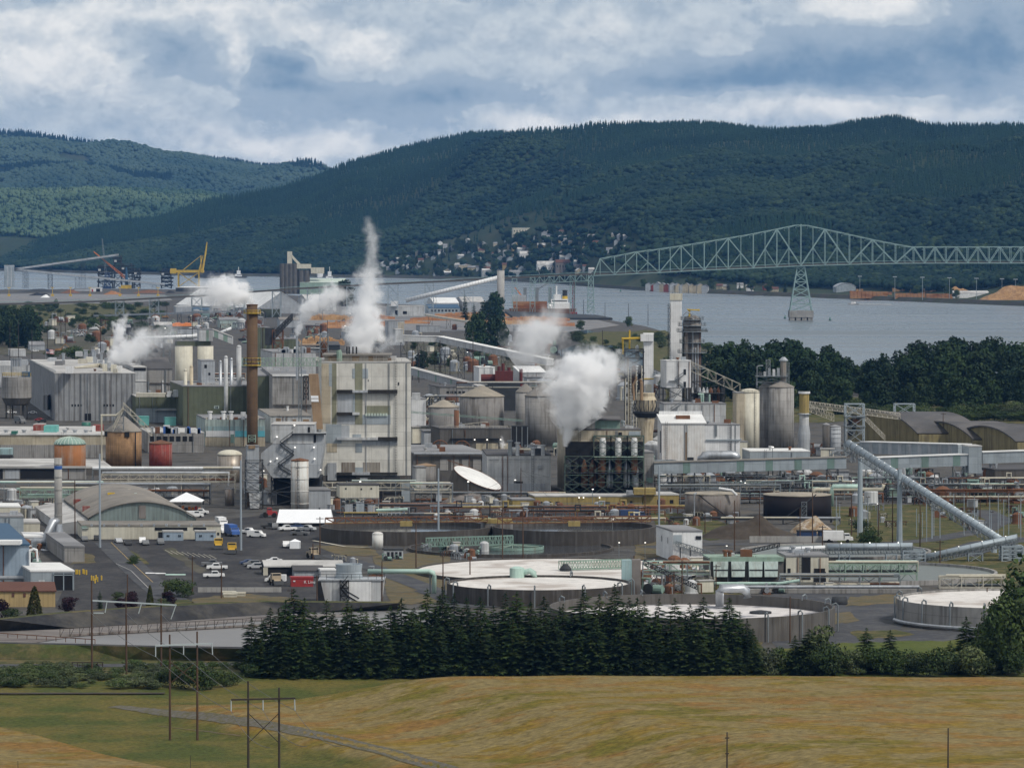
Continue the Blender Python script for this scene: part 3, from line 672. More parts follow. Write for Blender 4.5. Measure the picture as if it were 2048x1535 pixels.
def BASIN(name,label,u0,u1,vrim,zr,depth,wall,fill,wt=.5,cat='basin',rimmat=None,n=72,Yc=None):
    """open round basin; the sight line vrim meets the middle of the rim circle at height zr"""
    b=Bld(); p=G((u0+u1)/2,vrim,zr); xc,Yc=p[0],p[1]; r=(u1-u0)/2*mpp(Yc); b.x,b.Yc,b.r=xc,Yc,r
    th=b.th=thing(name,label,cat,(xc,Yc,0))
    obj('wall',MB().lathe(xc,Yc,[(r,-.5),(r,zr),(r-wt,zr),(r-wt,zr-depth-.5)],n,cap=False),wall,th,False)
    zf=zr-depth; m=MB(); m.lathe(xc,Yc,[(r-wt+.02,zf),(r*.66,zf+.02),(r*.33,zf+.03),(.05,zf+.03)],n,cap=False); obj('surface',m,fill,th)
    b.part=lambda nm,mb,mat,smooth=False: obj(nm,mb,mat,th,smooth); b.zr=zr; b.zf=zf
    return b
def goosenecks(b,angs,h=.8,mat='steel'):
    for a in angs:
        x,y=b.x+b.r*math.cos(a),b.Yc+b.r*math.sin(a); ux,uy=math.cos(a),math.sin(a)
        b.part('gooseneck_pipe',MB().tube([(x+ux*.7,y+uy*.7,0),(x+ux*.7,y+uy*.7,b.zr+h*.7),(x+ux*.2,y+uy*.2,b.zr+h*1.3),(x-ux*.5,y-uy*.5,b.zr+h*.9),(x-ux*.6,y-uy*.6,b.zr-.3)],.19,7),mat)
def POLE(name,label,u,vt,vb,r=.16,mat='wood_pole',group=None,arms=(),lamp=False,cat=None,Y=None,ground=None):
    p=G(u,vb) if ground is None else ground(u,vb); 
    if Y: p=(px(u,Y),Y,0)
    th=thing(name,label,cat or name.replace('_',' '),p,group); zt=pz(vt,p[1])
    obj('shaft',MB().tube([(p[0],p[1],p[2]-.4),(p[0],p[1],zt)],[r,r*.7],8),mat,th)
    for (dz,hw) in arms: obj('crossarm',MB().box(p[0]-hw,p[0]+hw,p[1]-r-.16,p[1]-r-.01,zt-dz-.1,zt-dz+.1),'wood_dark',th)
    if lamp: 
        a=obj('lamp_arm',MB().bar((p[0],p[1],zt-.1),(p[0]+1.2,p[1]-.5,zt+.1),.06),mat,th); obj('lamp',MB().box(p[0]+1.0,p[0]+1.7,p[1]-.75,p[1]-.35,zt,zt+.18),'lamp_glow' if lamp=='on' else 'galvanised',a).location=(0,0,0)
    return th
def sag(p,q,s,n=10):
    p=Vector(p);q=Vector(q); return [tuple(p.lerp(q,i/n)-Vector((0,0,4*s*(i/n)*(1-i/n)))) for i in range(n+1)]
def patch(name,pts,mat,z=.05,kind='structure'):
    if 'grass' in mat or 'scrub' in mat:      # ragged edges
        o=[]; R_=random.Random(int(pts[0][0]*3+pts[1][1]*7)); 
        for (a,b_),(c,d) in zip(pts,pts[1:]+pts[:1]):
            n=max(1,int(math.hypot(c-a,(d-b_)*3)/14)); 
            for i in range(n): t=i/n; j=0 if i==0 else 1; o.append((a+(c-a)*t+j*R_.uniform(-4,4),b_+(d-b_)*t+j*R_.uniform(-1.6,1.6)))
        pts=o
    return struct(name,MB().add([G(u,v,z) for u,v in pts],[tuple(range(len(pts)))]),mat,kind=kind)
def strip(name,pts,width,mat,z=.1,kind='structure',fn=None,step=None):
    P=[(fn or (lambda u,v:G(u,v,0)))(u,v) for u,v in pts]; P=[Vector((p[0],p[1],p[2]+z)) for p in P]; vs=[];fs=[]
    for i,p in enumerate(P):
        d=(P[min(i+1,len(P)-1)]-P[max(0,i-1)]); a=Vector((d.y,-d.x,0)).normalized()*width/2; vs+=[tuple(p-a),tuple(p+a)]
    if fn is T: vs=[(q[0],q[1],float(hgt(q[0],q[1]))+z) for q in vs]
    for i in range(len(P)-1): fs.append((2*i,2*i+1,2*i+3,2*i+2))
    return struct(name,MB().add(vs,fs),mat,kind=kind)
def RACK(name,label,u0,u1,vt,vb,npipe=4,mats=('pipe_cream','galvanised','steel_rust','pipe_mint'),w=4,sp=9,frame='steel_dark',u1vb=None,levels=2,truss=False,cat='pipe rack',pr=.28):
    """elevated pipe rack along the plant; top at vt over ground line vb"""
    Y=Yg(vb); Y1=Yg(u1vb) if u1vb else Y; p=Vector((px(u0,Y),Y,0)); q=Vector((px(u1,Y1),Y1,0)); zt=pz(vt,Y)
    th=thing(name,label,cat,((p.x+q.x)/2,(p.y+q.y)/2,0)); L=(q-p).length; n=max(2,int(L/sp)); m=MB()
    d=(q-p).normalized(); a=Vector((d.y,-d.x,0))*(w/2)
    for i in range(n+1):
        t=p+d*L*i/n
        for s in(-1,1): m.bar(t+a*s,t+a*s+Vector((0,0,zt)),.16)
        for l in range(levels): m.bar(t-a+Vector((0,0,zt-.3-2.3*l)),t+a+Vector((0,0,zt-.3-2.3*l)),.14)
        if i%4==0 and i<n:
            t2=p+d*L*(i+1)/n; m.bar(t-a,t2-a+Vector((0,0,zt)),.1); m.bar(t2-a,t-a+Vector((0,0,zt)),.1)
    for l in range(levels): 
        for s in(-1,1): m.bar(p+a*s+Vector((0,0,zt-.4-2.3*l)),q+a*s+Vector((0,0,zt-.4-2.3*l)),.13)
    obj('frame',m,frame,th)
    if truss: obj('truss',MB().truss(p+Vector((0,0,zt-3)),q+Vector((0,0,zt-3)),w,2.6,int(L/3.2),.14),truss,th)
    for i in range(npipe):
        l=i%levels; s=(-.8+1.6*((i//levels)+.5)/max(1,math.ceil(npipe/levels))); off=a*s; z=zt-.1-2.3*l+random.uniform(.1,.4); rr=pr*random.uniform(.6,1.4)
        t0=random.choice((0,0,.1,.3)); t1=random.choice((1,1,.95,.75))
        if L>55: t0=random.uniform(0,.7); t1=min(1,t0+random.uniform(.15,.5)); rr*=.75
        pts=[p+d*L*t0+off+Vector((0,0,z)),p+d*L*t1+off+Vector((0,0,z))]
        if L>55 and random.random()<.6: q1=p+d*(L*t0)+off; pts=[q1+Vector((0,0,max(.3,z-random.uniform(2,4)))),pts[0],pts[1]]
        if L>55 and random.random()<.4: tm=t0+(t1-t0)*random.uniform(.3,.7); g1=p+d*L*tm+off; u_=d*1.6; pts=pts[:-1]+[g1+Vector((0,0,z)),g1+Vector((0,0,z+1.8)),g1+u_+Vector((0,0,z+1.8)),g1+u_+Vector((0,0,z)),pts[-1]]
        if random.random()<.5: pts.append(pts[-1]+Vector((0,0,-random.uniform(2,min(5,zt-.5)))))
        obj('pipe',MB().tube(pts,rr,7),mats[i%len(mats)],th)
    return th
def CONV(name,label,a,b,w,h,mat,roof=None,truss=None,supports=(),sup_mat='steel',cat='conveyor',belt_tube=None,lamps=0,stripes=(),round_=False,n=None):
    """conveyor between points a and b (centre of the floor); enclosed gallery, truss or tube cover"""
    a=Vector(a);b=Vector(b);d=b-a;L=d.length; th=thing(name,label,cat,tuple((a+b)/2*1.0)); c=Vector((d.y,-d.x,0)).normalized()*w/2; up=Vector((0,0,h))
    if mat and not round_:
        e=[a-c,a+c,b+c,b-c]; e=[a+c,b+c,b-c,a-c] 
        obj('gallery',MB().hexa([tuple(q) for q in e]+[tuple(q+up) for q in e]),mat,th)
        if roof:
            e=[q+up+Vector((0,0,.02)) for q in e]; cc=(c.normalized()*.3,); e2=[e[0]+cc[0],e[1]+cc[0],e[2]-cc[0],e[3]-cc[0]]; obj('roof',MB().hexa([tuple(q) for q in e2]+[tuple(q+Vector((0,0,.35))) for q in e2]),roof,th)
    if round_: 
        obj('cover',MB().tube([a+up,b+up],w/2*.66,14),mat,th,True)
        m=MB(); nn=int(L/3.2)
        for i in range(nn+1): 
            t=a.lerp(b,i/nn)+up; m.tube([t-d.normalized()*.09,t+d.normalized()*.09],w/2*.66+.06,14)
        obj('cover_ring',m,'steel',th)
    if truss: obj('truss',MB().truss(a-Vector((0,0,.02 if not mat or round_ else 1.9)),b-Vector((0,0,.02 if not mat or round_ else 1.9)),w,1.8 if mat and not round_ else h,n or max(3,int(L/3.5)),.11),truss,th)
    for (t,ww) in supports:
        p=a.lerp(b,t); zt=p.z-(1.9 if truss and mat and not round_ else 0)
        if zt>1.5:
            mm=MB(); mm.tower(p.x-ww/2,p.x+ww/2,p.y-w/2,p.y+w/2,-.3,zt,max(1,int(zt/7)),.15); obj('trestle',mm,sup_mat,th)
    for t,mat2 in stripes:
        q0=a.lerp(b,t); q1=a.lerp(b,t+2.6/L); cn=-c.normalized() if c.y>0 else c.normalized(); cc=cn*(w/2+.12); 
        obj('panel',MB().hexa([tuple(x) for x in (q0+cc*.9,q1+cc*.9,q1+cc*.97,q0+cc*.97)]+[tuple(x+up) for x in (q0+cc,q1+cc,q1+cc*.97,q0+cc*.97)]),mat2,th)
    for i in range(lamps):
        t=a.lerp(b,(i+.5)/lamps)+up*1.55; obj('lamp',MB().box(t.x-.14,t.x+.14,t.y-.14,t.y+.14,t.z-.1,t.z+.2),'lamp_glow',th)
    return th
def STAIR(m,x0,x1,y,z0,z1,w=1.0,r=.1):
    m.bar((x0,y,z0),(x1,y,z1),r*1.6); m.bar((x0,y-w,z0),(x1,y-w,z1),r*1.6); m.bar((x0,y-w,z0+1.1),(x1,y-w,z1+1.1),r); m.bar((x0,y,z0+1.1),(x1,y,z1+1.1),r)
    n=max(2,int(abs(z1-z0)/.8))
    for i in range(n):
        t=(i+.5)/n; x=x0+(x1-x0)*t; z=z0+(z1-z0)*t; m.box(x-.25,x+.25,y-w,y,z,z+.08)
# ---------------------------------------------------------------- plants
def fir_meshes(seed,droop=.22,levels=30,R=.20):
    r=np.random.default_rng(seed); V=[];Fc=[]
    for i in range(levels):
        z=.05+.93*(i/(levels-1))**.92; rad=R*((1-z)**.95+.02)*r.uniform(.72,1.22); nb=max(3,int(r.integers(7,10)*(1-.5*z)))
        a0=r.uniform(0,6.28)
        for j in range(nb):
            a=a0+6.283*j/nb+r.uniform(-.3,.3); L=rad*r.uniform(.6,1.3); dr=droop*r.uniform(.5,1.5)*(1.1-z); zz=z+r.uniform(-.02,.02)
            ca,sa=math.cos(a),math.sin(a); ns=max(2,int(5*L/R)+1)
            for s in range(ns):
                t=(s+.6)/ns; q=L*t; zc=zz-dr*L*t*t*1.6+.25*L*max(0,t-.75)
                wd=.42*L*(1.15-t)+.010; ln=L/ns*1.7
                for sd in(-1,1):
                    b_=a+sd*r.uniform(.25,.8); cb,sb=math.cos(b_),math.sin(b_); hz_=r.uniform(-.5,.05)*ln
                    o=len(V); x,y=q*ca,q*sa
                    V+= [(x-ca*ln*.3,y-sa*ln*.3,zc+.004),(x+cb*ln*.55-sb*wd*.3*sd,y+sb*ln*.55+cb*wd*.3*sd,zc-.012+hz_*.4),(x+cb*ln*1.25,y+sb*ln*1.25,zc+hz_),(x+ca*ln*.55,y+sa*ln*.55,zc-.006)]
                    Fc.append((o,o+1,o+2,o+3))
    V=np.array(V); o=len(V); V=np.concatenate([V,np.array([(.008,0,.93),(-.008,0,.93),(0,0,1.0),(0,0,1.0)])]); Fc.append((o,o+1,o+2,o+3))
    return V,np.array(Fc)
def leaf_crown(seed,n=1100,q=.042,lobes=9,wx=.33,base=.16,shape=1.0):
    r=np.random.default_rng(seed); L=[]
    for i in range(lobes):
        z=r.uniform(base+.14,.84); m_=wx*(1-abs((z-.5)/.62)**2.2*.75)*shape
        a=r.uniform(0,6.28); d=m_*r.uniform(.15,.75); L.append((d*math.cos(a),d*math.sin(a),z,r.uniform(.45,.75)*wx,r.uniform(.10,.17)))
    L.append((0,0,.80,wx*.5,.17)); V=[];Fc=[]
    for i in range(n):
        c=L[r.integers(len(L))]; v=r.normal(size=3); v/=np.linalg.norm(v); rr=r.uniform(.55,1.08)**.6
        p=np.array([c[0]+v[0]*c[3]*rr,c[1]+v[1]*c[3]*rr,c[2]+v[2]*c[4]*rr*1.1]); 
        if p[2]<base*.7: continue
        nrm=v*.7+r.normal(size=3)*.55+np.array([0,0,.35]); nrm/=np.linalg.norm(nrm); t=np.cross(nrm,r.normal(size=3)); t/=np.linalg.norm(t); b_=np.cross(nrm,t); s=q*r.uniform(.6,1.5); s2=s*r.uniform(.5,1)
        o=len(V); V+=[p-t*s,p-b_*s2+nrm*s*.2,p+t*s,p+b_*s2+nrm*s*.2]; Fc.append((o,o+1,o+2,o+3))
    return np.array(V),np.array(Fc)
def trunk_mesh(mb_r=.012,top=.9,limbs=6,seed=0,lean=.0):
    r=random.Random(seed); m=MB(); m.tube([(0,0,-.02),(lean*.3,0,top*.5),(lean,0,top)],[mb_r,mb_r*.65,mb_r*.15],7)
    for i in range(limbs):
        z=r.uniform(.25,.7); a=r.uniform(0,6.28); l=r.uniform(.12,.25); m.tube([(0,0,z),(l*math.cos(a),l*math.sin(a),z+l*.8)],[mb_r*.4,mb_r*.12],5)
    return m
PLANTS={}
def plant_proto(kind,i):
    key=(kind,i)
    if key in PLANTS: return PLANTS[key]
    s=hash(kind)%1000 if False else sum(map(ord,kind))+i*17
    if kind=='fir': V,Fc=fir_meshes(s,.22,36,.22); mat='fir_needles'
    elif kind=='spruce': V,Fc=fir_meshes(s,.15,34,.19); mat='fir_needles'
    elif kind=='cottonwood': V,Fc=leaf_crown(s,2000,.036,17,.31,-.02); mat='cottonwood_leaf'
    elif kind=='willow': V,Fc=leaf_crown(s,1300,.04,11,.42,.10); mat='pale_bush_leaf'
    elif kind=='alder': V,Fc=leaf_crown(s,2600,.025,15,.34,.08); mat='bush_leaf'
    elif kind=='shrub': V,Fc=leaf_crown(s,1700,.036,11,.62,.0); mat='bush_leaf'
    elif kind=='pale_shrub': V,Fc=leaf_crown(s,1700,.036,11,.62,.0); mat='pale_bush_leaf'
    elif kind=='plum': V,Fc=leaf_crown(s,1200,.045,10,.5,.03); mat='plum_leaf'
    elif kind=='cypress':
        V,Fc=leaf_crown(s,1500,.034,1,.26,.02); r=np.random.default_rng(s); n=len(V)//4; z=r.uniform(.03,1,n)**1.1; rad=.30*(1-z)**.62*np.sqrt(r.uniform(.45,1,n)); a=r.uniform(0,6.283,n)
        V=V.reshape(-1,4,3); V=V-V.mean(1,keepdims=True)+np.stack([rad*np.cos(a),rad*np.sin(a),z],1)[:,None,:]; V=V.reshape(-1,3); mat='olive_leaf'
    me=npmesh('crown',V,Fc,mat); tm=trunk_mesh(.010 if kind in('fir','spruce') else .014,.93 if kind in('fir','spruce') else .75,0 if kind in('fir','spruce') else 6,s).mesh('trunk','bark')
    PLANTS[key]=(me,tm); return PLANTS[key]
def TREE(name,label,kind,u,vt,vb,wf=1.0,group=None,cat='tree',ground=None,var=4,trunk=True,Y=None):
    p=ground(u,vb) if ground else G(u,vb)
    if Y: p=(px(u,Y),Y,0)
    h=pz(vt,p[1])-p[2]; i=random.randrange(var); me,tm=plant_proto(kind,i)
    th=thing(name,label,cat,p,group,local=True,rz=random.uniform(0,6.28)); th.scale=(h*wf,h*wf,h)
    obj('crown',me,None,th)
    if trunk: obj('trunk',tm,None,th)
    return th
# ---------------------------------------------------------------- far bank: town, log yards, boats
def HILL(u,v):
    t=np.linspace(0,.6,400); x,y,z=hill1(np.full(400,float(u)),t); vv=HV+ (H-z)/y*F
    i=int(np.argmin(np.abs(vv-v))); return (float(x[i]),float(y[i]),float(z[i]))
HC={}
def house_mesh(wm,rm,i):
    if (wm,rm,i) in HC: return HC[(wm,rm,i)]
    r=random.Random(i); W=r.uniform(9,14);D=r.uniform(9,12);h=r.uniform(4.5,8);rh=r.uniform(2.5,4); w=MB(); q=MB()
    if i%2: w.add([(-W/2,-D/2,-6),(W/2,-D/2,-6),(W/2,D/2,-6),(-W/2,D/2,-6),(-W/2,-D/2,h),(W/2,-D/2,h),(W/2,D/2,h),(-W/2,D/2,h),(0,-D/2,h+rh),(0,D/2,h+rh)],[(0,1,5,8,4),(1,2,6,5),(2,3,7,9,6),(3,0,4,7)])
    else: w.add([(-W/2,-D/2,-6),(W/2,-D/2,-6),(W/2,D/2,-6),(-W/2,D/2,-6),(-W/2,-D/2,h),(W/2,-D/2,h),(W/2,D/2,h),(-W/2,D/2,h),(-W/2,0,h+rh),(W/2,0,h+rh)],[(0,1,5,4),(1,2,6,9,5),(2,3,7,6),(3,0,4,8,7)])
    for s in(-1,1):
        if i%2: c=[(s*(W/2+.6),-D/2-.5,h-.5),(0,-D/2-.5,h+rh+.1),(0,D/2+.5,h+rh+.1),(s*(W/2+.6),D/2+.5,h-.5)]
        else: c=[(-W/2-.5,s*(D/2+.6),h-.5),(-W/2-.5,0,h+rh+.1),(W/2+.5,0,h+rh+.1),(W/2+.5,s*(D/2+.6),h-.5)]
        q.hexa(c+[(p[0],p[1],p[2]+.35) for p in c])
    HC[(wm,rm,i)]=(w.mesh('wall',wm),q.mesh('roof',rm)); return HC[(wm,rm,i)]
WX=None
CN={'clad_white':'white','beige_wall':'beige','clad_blue':'blue grey','cream_paint':'cream','roof_brown':'dark brown','roof_grey':'grey','roof_dark':'charcoal','roof_light':'pale','tank_red':'red','clad_grey':'grey','clad_light':'pale grey','tan_siding':'tan','roof_white':'white'}
def HOUSE(u,v,wm,rm,i,where,s=1.0):
    p=HILL(u,v); th=thing('house','%s walled house with %s roof %s'%(CN[wm],CN[rm],where),'house',p,'houses on the far bank',local=True,rz=random.uniform(-.35,.35)); th.scale=(s,s,s)
    for me,nm in zip(house_mesh(wm,rm,i),('wall','roof')): obj(nm,me,None,th)
ht=[]
for i in range(1600):
    u=random.uniform(765,1262); v=random.uniform(466,549)
    if u>1185 and v>505: continue
    if v<HV+ (u-1010)*-.0+abs(u-1130)*.10-2 and u<1060: continue
    if v<488 and u<1010 and random.random()<.8: continue
    if any(abs(a-u)<9.5 and abs(b_-v)<4 for a,b_ in ht): continue
    ht.append((u,v))
    if len(ht)>=125: break
for i,(u,v) in enumerate(ht):
    HOUSE(u,v,random.choice(['clad_light','beige_wall','clad_grey','tan_siding','clad_blue','clad_grey']),random.choice(['roof_grey','roof_dark','roof_brown','roof_light','roof_grey']),random.randrange(6),'low in the hillside town' if v>520 else ('high in the hillside town' if v<492 else 'amid the hillside town'),random.uniform(.8,1.25))
for i in range(13): HOUSE(1298+i*9.4+random.uniform(-1,1),577+i*.55,random.choice(['tank_red','beige_wall','clad_grey','beige_wall']),random.choice(['roof_grey','roof_dark']),1+2*(i%3),'in the row beside the river under the bridge',1.05)
for (u,v) in [(1440,578),(1452,579),(1480,576),(1500,578),(1548,583),(1360,548),(1386,546),(1340,545),(1655,357),(1668,357),(1888,427),(1906,426),(2036,255),(1775,533),(1786,532),(1500,582),(880,490),(640,553)]:
    HOUSE(u,v,random.choice(['clad_white','beige_wall']),random.choice(['roof_brown','roof_grey']),random.randrange(6),'standing alone among the trees of the far bank' if v<540 else 'on the far shore east of the row',1.0)
def FARB(name,label,cat,u0,u1,v0,v1,wall,roof,rf='flat',rh=0,dep=25,group=None,wn=0):
    p=HILL((u0+u1)/2,v1); Y=p[1]; s=F/Y; hh=(v1-v0)/s; W=(u1-u0)/s
    b=B(name,label,cat,u0,u1,v0,v1,dep,wall,roof,k=-.1,rf=rf,rh=rh,group=group,Y=Y,z0=v1+6)
    for i in range(wn): b.rect('window',u0+(u1-u0)*(i+.3)/wn,v0+(v1-v0)*.3,u0+(u1-u0)*(i+.6)/wn,v0+(v1-v0)*.6,'window_dark')
    return b
FARB('school_building','long cream building with white flat roof highest above the town','building',1026,1060,456,469,'cream_paint','roof_white',wn=6)
FARB('large_house','big white gabled house in the middle of the town','house',1040,1066,508,519,'clad_white','roof_light','gx',6,16,wn=5)
FARB('civic_hall','wide white hall with three steep gables by the waterfront','building',1075,1111,530,546,'clad_white','roof_light','gx',8,22,wn=7)
FARB('brick_block','dark brown brick block beside the white hall','building',1112,1146,525,541,'tank_rusty','roof_brown','gx',6,22,wn=6)
FARB('warehouse','long low white roofed warehouse on the town waterfront','warehouse',868,914,545,552,'clad_grey','roof_white','gx',4,30)
FARB('warehouse','pale warehouse on the waterfront left of the concrete silo','warehouse',965,1000,541,549,'clad_light','roof_light','gx',4,30)
FARB('warehouse','grey shed on the waterfront right of the concrete silo','warehouse',1020,1062,544,552,'clad_grey','roof_grey','gx',4,30)
FARB('gas_station','small white canopied building near the waterfront','building',918,943,530,538,'beige_wall','roof_white')
FARB('arched_shed','grey arched metal shed at the far lumber yard','shed',1672,1711,574,583,'clad_blue','galvanised','arch',6,30)
FARB('warehouse','long white warehouse at the far lumber yard','warehouse',1907,1978,586,594,'clad_white','roof_light','gx',3,30)
FARB('warehouse','small red barn at the far shore beside the houses','barn',1528,1545,572,580,'tank_red','roof_brown','gy',4,20)
for (u0,u1,v0,v1,mt,nm) in [(1700,1775,582,597,'wood_logs','long dark lumber stack'),(1785,1809,575,583,'chips','pale square lumber stack'),(1820,1846,576,584,'chips','pale lumber stack nearest the gap'),(1848,1872,576,584,'chips','pale lumber stack beside its twin'),(1790,1850,586,596,'wood_logs','red brown lumber stack'),(1852,1905,587,597,'wood_logs','red brown lumber stack beside the white warehouse'),(1712,1726,578,582,'chips','small pale lumber stack'),(1760,1784,583,590,'wood_logs','short lumber stack')]:
    p=HILL((u0+u1)/2,v1); Y=p[1]; m=MB(); n=max(3,int((u1-u0)/7))
    for i in range(n):
        x0=px(u0+(u1-u0)*i/n,Y); x1=px(u0+(u1-u0)*(i+.93)/n,Y); m.box(x0,x1,Y,Y+14,-1,pz(v0,Y)+random.uniform(-1,.3))
    tag(obj('lumber_stack',m,mt),nm+' at the far lumber yard','lumber stack','lumber stacks at the far yard')
def HEAP(name,label,u0,u1,vt,vb,dep,mat,cat,seed=1,Y=None,peaks=None):
    Y=Y or Yg(vb); x0,x1=px(u0,Y),px(u1,Y); h=pz(vt,Y); n,mq=28,12; V=[];Fc=[]
    for j in range(mq+1):
        for i in range(n+1):
            a=i/n;c=j/mq; e=min(1,2.6*min(a,1-a))**.8*min(1,2.2*min(c,1-c))**.9; e*=.62+.76*float(fbm(a*5+seed,c*2+seed,4,seed))
            V.append((x0+(x1-x0)*a,Y+dep*c,-.2+h*1.25*e))
    for j in range(mq):
        for i in range(n): q=j*(n+1)+i; Fc.append((q,q+1,q+n+2,q+n+1))
    return tag(obj(name,MB().add(V,Fc),mat,None,True),label,cat)
HEAP('chip_heap','large orange wood chip heap at the far lumber yard',1960,2130,576,597,60,'chips','chip heap',3,Y=HILL(2000,600)[1])
HEAP('chip_heap','smaller orange wood chip heap behind the lumber stacks',1880,1960,580,590,50,'chips','chip heap',8,Y=HILL(1900,594)[1]+20)
mb=MB(); b=[(float(a[0]),float(a[1])) for a in zip(*hill1(np.linspace(-150,2250,90),np.zeros(90))[:2])]
vs=[(x,y-5,ZW-.5) for x,y in b]+[(x,y+26,2.6) for x,y in b]+[(x,y+60,2.8) for x,y in b]; n=len(b)
mb.add(vs,[(i,i+1,n+i+1,n+i) for i in range(n-1)]+[(n+i,n+i+1,2*n+i+1,2*n+i) for i in range(n-1)]); struct('shore',mb,'bank_rock')
for i in range(70):
    u=random.uniform(-40,2060); t=random.uniform(.012,.035)
    if 1600<u<2060 and random.random()<.75: continue
    q=hill1(np.array([u]),np.array([t])); TREE('shore_tree','leafy tree on the far shore of the river','alder' if random.random()<.7 else 'spruce',u,0,0,.9,'trees along the far shore',var=3,Y=float(q[1][0])); o_=COL.objects[-1]
    th=[o for o in COL.objects if o.name.startswith('shore_tree')][-1]; h_=random.uniform(12,24); th.location=(float(q[0][0]),float(q[1][0]),1); th.scale=(h_*1.1,h_*1.1,h_)
for i in range(170):   # trees between the houses
    a_=random.choice(ht); u=a_[0]+random.uniform(-9,9); v=a_[1]+random.uniform(1,5); p=HILL(u,v); me,tm=plant_proto(random.choice(['alder','spruce','cottonwood']),random.randrange(3)); h_=random.uniform(13,27)
    th=thing('town_tree','dark tree standing between the houses of the hillside town','tree',p,'trees between the town houses',local=True); th.scale=(h_*1.1,h_*1.1,h_); obj('crown',me,None,th); obj('trunk',tm,None,th)
for i,u in enumerate((1719,1789,1844,1898,1952,2003,2030)):
    POLE('floodlight_mast','tall thin floodlight mast at the far lumber yard',u,553+i*1.0,600,.35,'pole_steel','masts at the far lumber yard',Y=HILL(u,598)[1]); th=[o for o in COL.objects if o.name.startswith('floodlight_mast')][-1]; z=pz(553+i,th.location.y)
    obj('lamp',MB().box(th.location.x-3,th.location.x+3,th.location.y-.6,th.location.y+.6,z-.2,z+1),'galvanised',th)
def BOAT(name,label,u,v,L,hullm,topm,cat='boat',tall=0,wake=False,rz=0):
    p=G(u,v,ZW); th=thing(name,label,cat,p,local=True,rz=rz); s=L
    h=MB().hexa([(-.46*s,-.12*s,-.3),(.38*s,-.12*s,-.3),(.38*s,.12*s,-.3),(-.46*s,.12*s,-.3),(-.5*s,-.14*s,.09*s),(.5*s,-.02*s,.13*s),(.5*s,.02*s,.13*s),(-.5*s,.14*s,.09*s)]); obj('hull',h,hullm,th)
    c=MB().box(-.22*s,.16*s,-.09*s,.09*s,.09*s,.22*s); 
    if tall: c.box(-.12*s,.08*s,-.07*s,.07*s,.22*s,.22*s+tall); c.cyl(-.02*s,0,.22*s+tall,.22*s+tall*2,.012*s,6)
    obj('cabin',c,topm,th); obj('window',MB().box(-.1*s,.165*s,-.092*s,.092*s,.16*s,.19*s),'window_dark',th)
    if wake: obj('wake',MB().add([(.3*s,-.5*s,.25),(.3*s,.5*s,.25),(-3.2*s,1.1*s,.2),(-3.4*s,-.9*s,.2),(-1*s,-.5*s,.55),(-1*s,.5*s,.55)],[(0,1,5,4),(4,5,2,3)]),'foam',th)
    return th
BOAT('motor_boat','small white motor boat speeding up the river with a foam wake',1706,609,16,'paint_grey','paint_white',wake=True,rz=math.pi+.05)
BOAT('tugboat','white tugboat with a tall wheelhouse moored at the far bank left',478,556,40,'paint_black','paint_white','tugboat',8)
BOAT('tugboat','white tugboat with a tall wheelhouse beside the grain silos',660,560,38,'paint_navy','paint_white','tugboat',10)
BOAT('barge','low dark barge moored at the far bank left of the tug',420,556,70,'paint_black','steel_dark','barge')
for (u,v,nm) in [(1570,637,'small dark channel buoy beside the bridge pier'),(1660,641,'small dark channel buoy in open water'),(1241,583,'tiny dark marker buoy near the far shore')]:
    p=G(u,v,ZW); th=thing('buoy',nm,'buoy',p,'river buoys'); obj('float',MB().lathe(p[0],p[1],[(1.6,ZW-.5),(1.6,ZW+.8)],10),'steel_dark',th); obj('beacon',MB().lathe(p[0],p[1],[(1.1,ZW+.8),(.4,ZW+3.2),(.4,ZW+4.2)],8),'paint_green',th)

